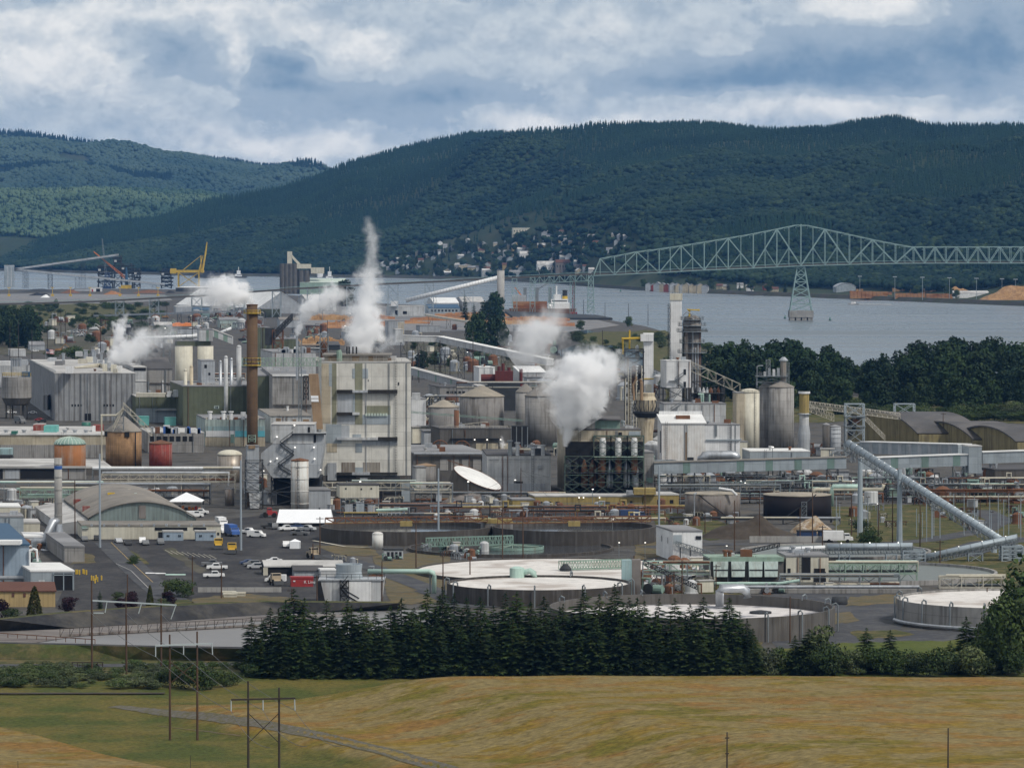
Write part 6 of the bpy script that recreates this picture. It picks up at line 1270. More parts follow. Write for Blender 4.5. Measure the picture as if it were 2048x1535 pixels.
# tilted tank
Yt=Yg(990); th=thing('tilted_tank','grey tank leaning over with its round white roof facing right','tank',P(950,990,Yt)); nrm=Vector((.40,-.20,.9)).normalized(); c=Vector(P(955,955,Yt+6)); R=9.1; ax=nrm.cross(Vector((0,1,0))).normalized(); ay=nrm.cross(ax).normalized()
def ring(r,d): return [tuple(c+nrm*d+(ax*math.cos(i*math.pi/20)+ay*math.sin(i*math.pi/20))*r) for i in range(40)]
m=MB(); m.add(ring(R,-11)+ring(R,0),[(i,(i+1)%40,40+(i+1)%40,40+i) for i in range(40)]+[tuple(range(39,-1,-1))]); obj('shell',m,'concrete_dark',th); m=MB(); m.add(ring(R*1.01,.02)+ring(R*.45,.55)+[tuple(c+nrm*.8)],[(i,(i+1)%40,40+(i+1)%40,40+i) for i in range(40)]+[(40+i,40+(i+1)%40,80) for i in range(40)]); obj('roof',m,'roof_white',th); obj('rim',MB().tube(ring(R*1.01,.05)+[ring(R*1.01,.05)[0]],.14,5),'steel_rust',th); m=MB(); a_,b_=Vector(P(895,925,Yt+8)),Vector(P(960,958,Yt-1)); 
m.bar(tuple(a_+Vector((0,0,1))),tuple(b_+Vector((-6,0,5))),.15); obj('broken_rail',m,'steel_rust',th)
HEAP('rubble_heap','rubble of torn metal sheets at the foot of the tilted tank',880,1010,986,1004,10,'tank_rusty','rubble heap',4)
TANK('vessel','short tank with orange top against the boiler house right wall',832,872,932,975,'tank_grey','cone',1,'duct_tan',cat='vessel'); b=B('plant_room','small white plant room against the boiler house right wall','plant room',831,852,935,985,8,'clad_light','roof_grey')
# ---- evaporator block
b=B('evaporator_house','brown and tan evaporator house with stepped dark roofs','building',1137,1282,860,985,36,'clad_tan','roof_dark',k=-.1); ev=b
b.part('penthouse',MB().box(px(1137,b.Y+4),px(1190,b.Y+4),b.Y+2,b.Y+26,b.z1+.4,pz(840,b.Y+4)),'concrete'); b.part('penthouse_roof',MB().box(px(1135,b.Y+4),px(1242,b.Y+4),b.Y+1,b.Y+27,pz(840,b.Y+4),pz(837,b.Y+4)),'roof_dark'); b.part('penthouse',MB().box(px(1190,b.Y+4),px(1240,b.Y+4),b.Y+2.5,b.Y+26,b.z1+.4,pz(840.2,b.Y+4)),'steel_teal')
b.rect('wall_panel',1258,862,1281,871,'clad_blue',.2); b.rect('wall_panel',1137,905,1165,940,'concrete',.3); b.rect('wall_panel',1150,865,1185,905,'clad_tan',.2); b.rect('opening',1237,864,1244,870,'opening_dark',.3); b.rect('lower_wall',1137,940,1282,985,'concrete_dark',.5)
Yf=b.Y-6; th=thing('evaporator_rack','tall dark green steel rack holding white evaporator columns','rack',P(1216,985,Yf))
for (u0,u1,vt) in ((1188,1222,872),(1222,1255,872),(1255,1288,872),(1130,1160,912),(1160,1188,912)): obj('frame_bay',MB().tower(px(u0,Yf),px(u1,Yf),Yf,Yf+5.5,0,pz(vt,Yf),5 if vt<900 else 4,.2),'steel_dkgreen',th)
for u in (1206,1237,1269): 
    obj('column',MB().lathe(px(u,Yf),Yf+2.4,[(.7,pz(950,Yf)),(1.2,pz(940,Yf)),(1.2,pz(912,Yf))],14),'steel_rust',th); obj('column',MB().lathe(px(u,Yf),Yf+2.4,[(1.05,pz(912,Yf)),(1.15,pz(905,Yf)),(1.15,pz(882,Yf)),(.85,pz(876,Yf))],14),'clad_white',th)
for i in range(9): u=1135+i*17; obj('vessel',MB().lathe(px(u,Yf),Yf+4,[(.9,2),(1.3,3),(1.3,random.uniform(6,11)),(.3,12)],10),random.choice(['steel_rust','steel_dark','galvanised','steel_black']),th)
obj('deck',MB().box(px(1130,Yf),px(1288,Yf),Yf-.3,Yf+5.5,pz(945,Yf)-.2,pz(945,Yf)),'steel_dark',th); obj('backing',MB().box(px(1131,Yf),px(1287,Yf),Yf+4.8,Yf+5.4,0,pz(884,Yf)),'steel_black',th); obj('deck',MB().box(px(1188,Yf),px(1288,Yf),Yf-.3,Yf+5.5,pz(913,Yf)-.2,pz(913,Yf)),'steel_green',th)  # black backing sheet is added to darken the gaps behind the rack
b=B('grey_annex','plain grey block right of the evaporator frame','building',1287,1308,905,985,18,'concrete','roof_grey'); b.rect('panel',1293,955,1306,965,'steel_teal')
b=B('yellow_office','long low ochre office with small dark windows','building',1070,1285,993,1014,12,'ochre_wall','roof_light'); b.wins([(1077,1002.5,1085,1007),(1095,1002.5,1103,1007),(1111,1002.5,1120,1007),(1211,1003,1220,1007),(1243,1003,1252,1007)]); b.wins([(1260,1001,1265,1010)],'opening_dark','door'); b.part('railing',MB().rail([P(1060,1013,b.Y-3),P(1285,1013,b.Y-3)],1.3,.09,3),'steel')
for u in (1157,1166,1198): b.rect('lamp',u,993.5,u+2.4,995.5,'lamp_glow',.5)
b=B('yellow_office','shorter ochre office block on the right with a rooftop box','building',1287,1358,990,1014,14,'ochre_wall','roof_light'); rb(b,1268,1312,977,988,'ochre_wall',8); rb(b,1253,1266,981,988,'galvanised',4); b.wins([(1340,999,1347,1006)],'opening_dark'); 
B('yellow_office','small ochre lean-to at the left end of the long office','building',1025,1070,1000,1016,10,'ochre_wall','roof_grey')
# ---- right process towers
Yz=Yg(900)
th=thing('lattice_tower','dark lattice process tower with an orange davit on top','tower',P(1267,900,Yz)); obj('frame',MB().tower(px(1250,Yz),px(1287,Yz),Yz,Yz+7,0,pz(698,Yz),11,.22),'steel_dark',th)
for (u,w_,v0,v1,mt) in [(1256,6,715,745,'vessel_cream'),(1275,8,690,720,'clad_light'),(1268,10,730,790,'steel_rust'),(1258,5,760,860,'vessel_cream'),(1280,8,730,800,'steel_dark'),(1265,4,780,890,'pipe_white')]: obj('vessel',MB().lathe(px(u,Yz),Yz+3.5,[(.2,pz(v1,Yz)),(w_*.1,pz(v1-3,Yz)),(w_*.1,pz(v0+3,Yz)),(.2,pz(v0,Yz))],12),mt,th)
obj('davit',MB().tube([P(1246,708,Yz),P(1245,677,Yz),P(1281,676,Yz)],.5,6),'steel_yellow',th); obj('davit',MB().tube([P(1259,697,Yz+2),P(1259,660,Yz+2)],.4,6),'steel_yellow',th)
obj('platform',MB().box(px(1247,Yz),px(1289,Yz),Yz-1,Yz+8,pz(702,Yz)-.3,pz(702,Yz)),'steel_dark',th); obj('platform',MB().box(px(1247,Yz),px(1289,Yz),Yz-1,Yz+8,pz(745,Yz)-.3,pz(745,Yz)),'steel_dark',th)
m=MB()
for i in range(7): u=1251+i*5.4; m.tube([P(u,880,Yz-1),P(u,720+random.uniform(0,90),Yz-1)],random.uniform(.12,.3),6)
obj('pipe',m,'pipe_cream',th)
b=B('lift_tower','slim white clad tower with a wider top box','tower',1288,1307,668,900,4.4,'clad_white','roof_white',k=-.05); b.rect('top_box',1281,668,1306.8,682,'clad_white',1.2,2.5); b.rect('band',1287.5,756,1307.5,758,'steel_yellow',.3); b.rect('lower_panel',1291,768,1303,782,'cream_paint',.5)
b=B('tall_stack','very tall white square stack with a cream cap and ladder frame','stack',1341,1363.5,600,891,4.8,'clad_white','roof_white',k=-.05); b.part('cap',MB().box(b.x0-.25,b.x1+.25,b.Y-.3,b.Y+5.1,b.z1,pz(587,b.Y)),'cream_paint'); b.part('ladder_frame',MB().tower(px(1336,b.Y),px(1341,b.Y),b.Y+.5,b.Y+2,0,pz(608,b.Y),22,.12),'steel_dark'); b.part('railing',MB().rail([(b.x0-.2,b.Y-.2,pz(587,b.Y)),(b.x1+.2,b.Y-.2,pz(587,b.Y))],1.2,.07,1.5),'steel_cream')
for u in (1344,1359): b.part('antenna',MB().tube([P(u,587,b.Y+1),P(u,572,b.Y+1)],.08,5),'steel_dark')
b=TANK('digester_tower','stained dark digester tower ringed by platforms, yellow jib on top',1366,1402,645,895,'tank_rusty','dome',3.2,'tank_rusty',cat='tower',n=24); dg=b
for v,e in ((640,1.2),(652,2.2),(664,2.8),(686,1.6),(706,2.4),(738,1.8)):
    z=pz(v,b.Y); b.part('platform',MB().lathe(b.x,b.Yc,[(b.r,z),(b.r+e,z),(b.r+e,z+.3),(b.r,z+.3)],20),'steel'); b.part('railing',MB().rail([(b.x+(b.r+e)*math.cos(a*.449),b.Yc+(b.r+e)*math.sin(a*.449),z+.2) for a in range(15)],1.3,.08,2),'steel')
for a in range(10): b.part('pipe',MB().tube([(b.x+(b.r+.5)*math.cos(3.4+a*.27),b.Yc+(b.r+.5)*math.sin(3.4+a*.27),5),(b.x+(b.r+.5)*math.cos(3.4+a*.27),b.Yc+(b.r+.5)*math.sin(3.4+a*.27),pz(random.uniform(655,720),b.Y))],random.uniform(.15,.35),6),random.choice(['steel_rust','galvanised','steel_dark','pipe_cream']))
b.part('top_frame',MB().tower(b.x-3.6,b.x+3.6,b.Y+1,b.Y+8,b.z1,pz(636,b.Y),1,.2),'steel'); b.part('jib',MB().tube([P(1378,640,b.Y+2),P(1379,622,b.Y+2),P(1376,619,b.Y+2),P(1399,620,b.Y+2)],.42,6),'steel_yellow'); b.part('arch_pipe',MB().tube([P(1365,640,b.Y),P(1367,628,b.Y),P(1374,623,b.Y),P(1382,627,b.Y),P(1386,638,b.Y)],.25,6),'galvanised'); b.part('side_bracket',MB().box(px(1400,b.Y),px(1416,b.Y),b.Y+2,b.Y+4,pz(664,b.Y),pz(660,b.Y)),'steel')
b=B('stair_tower','white clad box tower with dark doors and outside stairs on a steel frame','tower',1333,1382,722,902,9,'clad_white','roof_white',z0=775,rf='flat',k=-.25); b.wins([(1367,738,1372,749),(1367,763,1372,774)],'window_dark','door'); m=MB(); y_=b.Y-.2; STAIR(m,px(1350,b.Y),px(1368,b.Y),y_,pz(760,b.Y),pz(749,b.Y)); STAIR(m,px(1350,b.Y),px(1366,b.Y),y_,pz(761,b.Y),pz(774,b.Y)); STAIR(m,px(1345,b.Y),px(1366,b.Y),y_,pz(800,b.Y),pz(775,b.Y)); m.box(px(1338,b.Y),px(1352,b.Y),b.Y-1.3,b.Y-.1,pz(761.5,b.Y),pz(760.5,b.Y)); b.part('stairs',m,'steel'); legs(b,1327,1382,776,880,9,'steel_dark',4,.2)
th=thing('process_deck','wide dark steel process floor with tanks right of the stair tower','deck',P(1415,902,Yz)); obj('frame',MB().tower(px(1383,Yz),px(1450,Yz),Yz+2,Yz+12,0,pz(764,Yz),5,.2),'steel_dark',th)
for i in range(9): u=1386+i*7.4; obj('vessel',MB().lathe(px(u,Yz),Yz+6,[(.4,pz(806,Yz)),(random.uniform(.6,1.2),pz(803,Yz)),(random.uniform(.6,1.1),pz(random.uniform(776,790),Yz)),(.2,pz(775,Yz))],10),random.choice(['steel_dark','galvanised','steel_rust','clad_light']),th)
for u in (1402,1406,1419): obj('pipe',MB().tube([P(u-(6 if u<1410 else 0),788,Yz-1),P(u,788,Yz-1),P(u,840,Yz-1)] if u<1410 else [P(u,788,Yz-1),P(u,840,Yz-1)],.42,7),'pipe_mint',th)
obj('deck',MB().box(px(1383,Yz),px(1450,Yz),Yz+1,Yz+12,pz(786,Yz)-.25,pz(786,Yz)),'steel_dark',th)
b=B('process_building','wide pale grey block with outside stairs below the stair tower','building',1328,1452,808,905,14,'clad_light','roof_grey',k=-.1); b.wins([(1367,822,1372,830)],'opening_dark','door'); m=MB(); STAIR(m,px(1340,b.Y),px(1362,b.Y),b.Y-.2,pz(822,b.Y),pz(808,b.Y)); STAIR(m,px(1350,b.Y),px(1367,b.Y),b.Y-.2,pz(824,b.Y),pz(832,b.Y)); b.part('stairs',m,'steel')
Yv=Yg(915); xc=px(1292,Yv+4); s=mpp(Yv); th=thing('process_vessel','stained cream process vessel with a wide ringed head','vessel',(xc,Yv+4,0)); obj('shell',MB().lathe(xc,Yv+4,[(13*s,0),(14*s,pz(870,Yv)),(17*s,pz(842,Yv)),(17*s,pz(835,Yv))],22),'vessel_cream',th); obj('collar',MB().lathe(xc,Yv+4,[(19*s,pz(835,Yv)),(27*s,pz(826,Yv)),(27*s,pz(823,Yv)),(19*s,pz(822,Yv))],22),'steel_dark',th); obj('head',MB().lathe(xc,Yv+4,[(18*s,pz(823,Yv)),(20*s,pz(806,Yv)),(21*s,pz(800,Yv)),(17*s,pz(792,Yv)),(17.5*s,pz(790,Yv)),(17.5*s,pz(786,Yv))],22),'vessel_cream',th)
obj('railing',MB().rail([(xc+27*s*math.cos(a*.393),Yv+4+27*s*math.sin(a*.393),pz(823,Yv)) for a in range(17)],1.4,.08,2),'steel_dark',th); obj('riser_pipe',MB().tube([P(1268,800,Yv),P(1266,770,Yv),P(1272,758,Yv),P(1271,752,Yv)],.5,7),'duct_tan',th); obj('riser_pipe',MB().tube([P(1283,800,Yv),P(1283,765,Yv),P(1279,758,Yv)],.75,8),'duct_tan',th); m=MB()
for a in range(7): m.tube([(xc+22*s*math.cos(3.3+a*.4),Yv+4+22*s*math.sin(3.3+a*.4),pz(800,Yv)),(xc+25*s*math.cos(3.3+a*.4),Yv+4+25*s*math.sin(3.3+a*.4),pz(812,Yv)),(xc+20*s*math.cos(3.3+a*.4),Yv+4+20*s*math.sin(3.3+a*.4),pz(822,Yv))],.2,5)
obj('hose_ring',m,'steel_dark',th)
b=B('white_silo_house','tall white house with sloping roof and brown rust streaks','building',1324,1411,847,932,13,'clad_white_rust','roof_white',rf='mono',rh=3.0,k=-.10); b.part('ridge_cap',MB().box(px(1318,b.Y+13),px(1404,b.Y+13),b.Y+12.2,b.Y+14.5,b.z1+2.6,b.z1+4.4),'clad_white'); b.rect('pipe',1371,864,1374,920,'duct_tan',.2); b.part('roof_unit',MB().box(px(1352,b.Y+6),px(1380,b.Y+6),b.Y+5,b.Y+9,b.z1+1,b.z1+3),'steel_rust'); b.rect('ladder',1320,861,1322,905,'steel_dark',.3)
b=B('white_annex','white block with lean roof right of the rust streaked house','building',1411,1480,850,932,18,'clad_white','roof_grey'); b.rect('ladder',1430,848,1434,872,'steel',.5); b.rect('ledge',1412,878,1480,881,'clad_blue',.5)
b=B('cream_annex','low cream block with four square dark windows','building',1411,1495,884,922,8,'clad_cream','roof_grey'); b.wins([(1432,891,1437.5,899),(1441,891,1446.5,899),(1449.5,891,1455,899),(1468,890.5,1473.5,896)])
th=thing('silver_duct','fat silver elbow duct lying in front of the white house','duct',P(1435,930,Yg(932)-5)); Yk=Yg(932)-5; obj('duct',MB().tube([P(1403,926,Yk),P(1404,917,Yk),P(1409,911.5,Yk),P(1418,910,Yk),P(1462,910,Yk),P(1470,912,Yk),P(1475,919,Yk)],1.85,16),'galvanised',th,True)
b=B('tan_tower_block','tan concrete tower block joined to the cream silo','tower',1473,1488,786,918,7,'clad_tan','roof_grey'); b=TANK('cream_silo','tall cream silo with a dome top left of the grey silos',1480,1519,786,918,'clad_cream','dome',1.8,'cream_paint',cat='silo',rail='steel_cream',ladder=5.2)
for lb,u0,u1,vb in (('left tall grey concrete silo of the joined pair',1518,1552,906),('right tall grey concrete silo of the joined pair',1537,1588,908)): TANK('grey_silo',lb,u0,u1,775,vb,'concrete_dark' if False else 'concrete','cone',2.8,'roof_weathered',cat='silo',n=32)
Yk=Yg(908)+4; th=thing('silo_top_works','steel platform works and short vent tower on the grey silos','platform',P(1553,770,Yk)); obj('frame',MB().tower(px(1514,Yk),px(1572,Yk),Yk,Yk+7,pz(776,Yk),pz(752,Yk),2,.15),'steel',th); obj('deck',MB().box(px(1512,Yk),px(1576,Yk),Yk-.5,Yk+8,pz(753,Yk),pz(752,Yk)),'steel',th); obj('railing',MB().rail([P(1512,752,Yk),P(1576,752,Yk)],1.3,.09,2),'steel',th); obj('vent_tower',MB().lathe(px(1568,Yk),Yk+3,[(1.35,pz(776,Yk)),(1.35,pz(722,Yk))],14),'tank_steel',th); obj('vent_top',MB().lathe(px(1568,Yk),Yk+3,[(1.9,pz(722,Yk)),(1.9,pz(720,Yk)),(.6,pz(714,Yk))],14),'galvanised',th); obj('mast',MB().tower(px(1533,Yk),px(1541,Yk),Yk+2,Yk+4,pz(752,Yk),pz(720,Yk),4,.13),'steel',th); obj('pipe_loop',MB().tube([P(1514,770,Yk),P(1514,733,Yk),P(1518,731,Yk),P(1526,731,Yk)],.2,6),'galvanised',th); obj('cage_ladder',MB().tower(px(1574,Yk),px(1579,Yk),Yk+2,Yk+3.5,pz(770,Yk),pz(725,Yk),6,.1),'steel',th)
for i in range(5): obj('filter_unit',MB().box(px(1519+i*9,Yk),px(1524+i*9,Yk),Yk+2,Yk+5,pz(752,Yk),pz(random.uniform(736,746),Yk)),random.choice(['galvanised','clad_light','steel_dark']),th)
b=TANK('chimney','short olive and grey stack with a white rim right of the grey silos',1599,1618,783,914,'clad_light',None,cat='chimney',n=20); b.part('upper_shell',MB().lathe(b.x,b.Yc,[(b.r+.05,pz(826,b.Y)),(b.r+.05,pz(786,b.Y))],20,cap=False),'ochre_wall'); b.part('rim',MB().lathe(b.x,b.Yc,[(b.r+.5,pz(787,b.Y)),(b.r+.5,pz(783,b.Y)),(b.r-.3,pz(783,b.Y))],20),'clad_white'); b.part('lower_shell',MB().lathe(b.x,b.Yc,[(b.r*1.3,0),(b.r*1.3,pz(868,b.Y)),(b.r+.06,pz(850,b.Y))],20),'clad_grey'); b.part('platform',MB().lathe(b.x,b.Yc,[(b.r,pz(829,b.Y)),(b.r+1,pz(829,b.Y)),(b.r+1,pz(828,b.Y)),(b.r,pz(828,b.Y))],16),'steel')
CONV('truss_conveyor','white truss conveyor from the stair tower down to the cream silo',P(1383,742,Yz+8),P(1480,786,Yz+4),3,4,None,truss='steel_cream')
Yk=Yg(902); CONV('truss_conveyor','long white truss conveyor running right behind the steel towers',P(1600,812,Yk),P(1800,838,Yk),4,2.6,None,truss='steel_cream',n=40); CONV('truss_conveyor','lower cream truss conveyor beside the olive stack',P(1618,822,Yk+8),P(1668,842,Yk+8),3,3,None,truss='steel_cream',n=10); CONV('truss_conveyor','steep cream truss conveyor between the two steel towers',P(1728,838,Yk),P(1770,880,Yk),3,2.2,None,truss='steel_cream',n=12)
for (u0,u1,vt,vb,lb) in [(1692,1729,808,912,'left tall open steel tower with dark chutes'),(1791,1830,808,898,'right open steel tower in front of the arched sheds')]:
    Yk=Yg(vb); th=thing('steel_tower',lb,'tower',P((u0+u1)/2,vb,Yk)); obj('frame',MB().tower(px(u0,Yk),px(u1,Yk),Yk,Yk+8,0,pz(vt,Yk),4,.27),'steel_blue',th)
    for i in range(9): u=u0+2+random.uniform(0,u1-u0-12); v=random.uniform(vt+16,vt+60); obj(random.choice(['chute','hopper','drive_unit']),MB().hexa([P(u+2,v+8,Yk,2),P(u+8,v+8,Yk,2),P(u+8,v+8,Yk,5),P(u+2,v+8,Yk,5),P(u,v,Yk,1.5),P(u+10,v,Yk,1.5),P(u+10,v,Yk,6),P(u,v,Yk,6)]),random.choice(['steel_dark','steel_rust','steel_cream','clad_light','steel_black']),th)
    for v in (vt+24,vt+44): obj('deck',MB().box(px(u0-2,Yk),px(u1+2,Yk),Yk-.5,Yk+8.5,pz(v,Yk)-.3,pz(v,Yk)),'steel',th)
TANK('grey_silo','short ringed grey silo left of the steel towers',1659,1682,854,915,'clad_grey','cone',1,'roof_grey',cat='silo',hoops=7); TANK('grey_silo','dark short silo left of the ringed one',1645,1660,850,915,'concrete_dark','cone',1,'roof_grey',cat='silo')
Yk=Yg(985); CONV('conveyor_gallery','long blue grey conveyor gallery crossing the right side of the mill',P(1308,947,Yk),P(1692,936,Yk),5,3.9,'clad_blue','roof_weathered',supports=((.12,4),(.24,4),(.5,5),(.75,4),(.93,4)),sup_mat='steel_dark',stripes=((.15,'panel_green'),(.43,'panel_green'),(.58,'panel_green'),(.73,'panel_green'),(.9,'panel_green')))
CONV('conveyor_gallery','pale blue gallery continuing right to the grey transfer block',P(1722,938,Yk),P(1940,930,Yk),5,3.9,'clad_blue','roof_white',supports=((.1,4),(.5,4),(.9,4)),sup_mat='steel',stripes=((.27,'panel_green'),(.55,'panel_green'),(.84,'panel_green')))
B('transfer_block','square grey clad transfer block at the end of the gallery','transfer house',1938,1964,893,0,9,'clad_blue','roof_light',Y=Yk-3,z0=946); CONV('conveyor_gallery','pale gallery leaving the transfer block at the right frame edge',P(1964,926,Yk),P(2110,921,Yk),5,3.9,'clad_blue','roof_white')
CONV('conveyor_gallery','upper grey gallery with white roof and brown start below the steel towers',P(1732,906,Yk+120),P(1930,912,Yk+60),6,4.3,'clad_blue','roof_white',stripes=tuple((.1*i,'clad_grey') for i in range(1,10)))
B('shed','pale low building behind the gallery left end','shed',1500,1620,903,930,20,'clad_blue','roof_white',k=-.1)
def BARREL(name,label,u0,u1,vt,vb,dep,rh,k=-.1):
    Y=Yg(vb); x0,x1=px(u0,Y),px(u1,Y); z1=pz(vt,Y); th=thing(name,label,'shed',((x0+x1)/2,Y,0)); n=14; hw=dep/2; R=(hw*hw+rh*rh)/(2*rh); a=math.asin(hw/R); pr=[(hw+R*math.sin(-a+2*a*i/n),z1+rh-R+R*math.cos(-a+2*a*i/n)) for i in range(n+1)]
    w_=MB(); w_.add([(x0,Y,0),(x1,Y,0),(x1,Y,z1),(x0,Y,z1)],[(0,1,2,3)])
    for xx,f in((x0,1),(x1,-1)): 
        vs=[(xx,Y,0),(xx+k*dep,Y+dep,0)]+[(xx+k*p[0],Y+p[0],p[1]) for p in reversed(pr)]; w_.add(vs,[tuple(range(n+3))])
    w_.add([(x0+k*dep,Y+dep,0),(x1+k*dep,Y+dep,0),(x1+k*dep,Y+dep,z1),(x0+k*dep,Y+dep,z1)],[(3,2,1,0)]); obj('wall',w_,'olive_shed',th)
    m=MB(); e=.8; vs=[(x0-e+k*p[0],Y+p[0],p[1]+.1) for p in pr]+[(x1+e+k*p[0],Y+p[0],p[1]+.1) for p in pr]; m.add(vs+[(v[0],v[1],v[2]+.5) for v in vs],[(i,n+1+i,n+2+i,i+1)[::-1] for i in range(n)]+[tuple(q+2*(n+1) for q in (i,n+1+i,n+2+i,i+1)) for i in range(n)]+[(0,n+1,3*(n+1),2*(n+1))]+[(i,i+1,2*(n+1)+i+1,2*(n+1)+i) for i in range(n)]); obj('roof',m,'roof_dark',th,True); return th
BARREL('arched_shed','left arched storage shed with a dark curved roof',1838,1965,868,906,70,7.5,-.35); BARREL('arched_shed','middle arched storage shed, its roof a step lower',1950,2060,880,912,62,6,-.35); BARREL('arched_shed','right arched storage shed at the frame edge',2035,2250,884,920,55,5,-.35)
B('shed','small grey dormer shed on the arched shed front','shed',1925,1940,877,906,6,'steel_dark','roof_grey'); B('shed','dark sloping shed at the right edge below the gallery','shed',1990,2120,940,965,30,'concrete_dark','roof_dark',k=-.3)
# ---------------------------------------------------------------- yard surfaces
patch('car_park',[(140,1062),(300,1056),(520,1030),(640,1024),(680,1090),(660,1120),(690,1200),(520,1208),(380,1218),(200,1240),(110,1215),(150,1125)],'asphalt',.06)
patch('yard',[(560,1010),(1010,990),(1400,1000),(1400,1040),(640,1045)],'asphalt',.05)
patch('dry_grass',[(745,1112),(900,1098),(900,1125),(845,1140),(900,1165),(905,1202),(780,1210),(765,1150)],'dry_grass',.09,'stuff'); patch('dry_grass',[(625,1090),(735,1090),(760,1110),(690,1112)],'dry_grass',.09,'stuff')
patch('dry_grass',[(385,1196),(470,1186),(560,1192),(640,1206),(520,1206),(385,1216)],'dry_grass',.1,'stuff'); patch('dry_grass',[(232,1105),(262,1100),(290,1118),(300,1127),(262,1128),(245,1118)],'mixed_grass',.1,'stuff'); patch('dry_grass',[(265,1150),(285,1148),(345,1180),(390,1205),(330,1210)],'mixed_grass',.1,'stuff'); patch('dry_grass',[(165,1105),(185,1108),(192,1124),(140,1128)],'dry_grass',.1,'stuff'); patch('dry_grass',[(325,1098),(345,1094),(415,1140),(400,1146)],'scrub_dirt',.08,'stuff')
patch('dry_grass',[(1660,1012),(2100,1000),(2100,1160),(1990,1180),(1850,1120),(1700,1110),(1670,1075)],'mixed_grass',.07,'stuff'); patch('dry_grass',[(1270,1075),(1320,1070),(1330,1110),(1270,1120)],'dry_grass',.09,'stuff'); patch('dry_grass',[(1300,1020),(1400,1030),(1520,1068),(1420,1080),(1310,1052)],'mixed_grass',.07,'stuff'); patch('dry_grass',[(1700,1192),(1800,1186),(1795,1205),(1690,1212)],'dry_grass',.09,'stuff'); patch('dry_grass',[(1260,1190),(1420,1165),(1500,1185),(1400,1200)],'mixed_grass',.07,'stuff')
patch('yard',[(1560,1172),(1830,1172),(1800,1260),(2100,1262),(2100,1300),(1560,1300),(1500,1240)],'road_asphalt',.05); patch('dry_grass',[(1665,1225),(1700,1222),(1720,1240),(1668,1248)],'dry_grass',.1,'stuff'); patch('dry_grass',[(1700,1262),(1790,1258),(1830,1268),(1720,1280)],'mixed_grass',.1,'stuff'); patch('grass',[(1560,1296),(1720,1283),(2100,1276),(2100,1352),(1500,1352)],'green_grass',.1,'stuff')
strip('road',[(215,1085),(262,1130),(300,1165),(345,1200)],8,'road_asphalt',.14); strip('road',[(1640,1092),(1760,1088),(1860,1080),(1960,1062),(2000,1040),(1960,1020)],9,'road_asphalt',.12); strip('road',[(1900,1112),(1985,1085),(2060,1075)],14,'road_asphalt',.13); strip('road',[(870,1180),(905,1192),(950,1215)],12,'road_asphalt',.14); strip('road',[(1290,1095),(1420,1088),(1640,1090)],9,'road_asphalt',.12); strip('road',[(660,1110),(760,1140),(900,1195)],7,'road_asphalt',.15)
for a in ([(222,1085),(268,1130),(306,1165)],): strip('road_marking',a,.13,'paint_yellow',.2)
strip('kerb',[(232,1128),(262,1142),(300,1180)],.25,'concrete_plain',.26); strip('kerb',[(626,1082),(690,1094),(740,1096)],1.0,'clad_cream',.3); 
for i in range(9): strip('road_marking',[(330+i*11,1100+i*1.2),(345+i*11,1108+i*1.2)],.14,'paint_cream',.15)
patch('grass',[(-80,1316),(500,1316),(560,1352),(-80,1352)],'mixed_grass',.08,'stuff'); patch('grass',[(480,1290),(1520,1280),(1560,1352),(480,1352)],'mixed_grass',.08,'stuff')
# lagoon with liner banks at lower left
def loft(name,A,Bq,mat,kind='structure'):
    n=len(A); return struct(name,MB().add([G(*p) for p in A]+[G(*p) for p in Bq],[(i,i+1,n+i+1,n+i) for i in range(n-1)]),mat,kind=kind)
loft('embankment',[(-80,1268,2),(0,1262,2),(150,1256,2),(300,1246,2),(480,1232,2),(640,1224,2),(800,1218,2)],[(-80,1243,5),(0,1238,5),(120,1226,5),(240,1217,5),(400,1208,5),(520,1203,4.6),(800,1205,4)],'liner')
loft('embankment',[(-80,1243,5),(0,1238,5),(120,1226,5),(240,1217,5),(400,1208,5),(520,1203,4.6),(800,1205,4)],[(-80,1240,5),(0,1235,5),(120,1223,5),(240,1214.5,5),(400,1205,5),(520,1200,4.6),(800,1202,4)],'mixed_grass')
loft('sludge_beach',[(-80,1292,2.1),(60,1286,2.1),(150,1272,2.1),(300,1258,2.1),(480,1243,2.1),(700,1232,2.1)],[(-80,1266,2.1),(60,1260,2.1),(150,1256,2.1),(300,1246,2.1),(480,1232,2.1),(700,1226,2.1)],'sludge')
patch('lagoon',[(-80,1296),(600,1302),(900,1300),(900,1220),(640,1218),(300,1248),(-80,1270)],'lagoon_water',2.0)
loft('embankment',[(-80,1318,0),(250,1319,0),(520,1322,0),(700,1325,0)],[(-80,1284,3),(150,1289,3),(300,1293,3),(520,1297,3),(700,1300,3)],'mixed_grass'); loft('embankment',[(-80,1284,3),(150,1289,3),(300,1293,3),(520,1297,3),(700,1300,3)],[(-80,1281,3),(150,1286,3),(300,1290,3),(520,1293,3),(700,1297,3)],'liner')
th=thing('baffle_fence','floating baffle fence with slanted posts across the grey lagoon','fence',G(330,1266,2)); m=MB(); mp=MB()
L0,L1=G(120,1274,2),G(560,1250,2)
for i in range(24):
    p=Vector(L0).lerp(Vector(L1),i/23); m.bar(tuple(p),tuple(p+Vector((0,0,2))),.08); m.bar(tuple(p),tuple(p+Vector((.9,0,1.9))),.06)
for z in (.1,2.0): m.bar(tuple(Vector(L0)+Vector((0,0,z))),tuple(Vector(L1)+Vector((0,0,z))),.08)
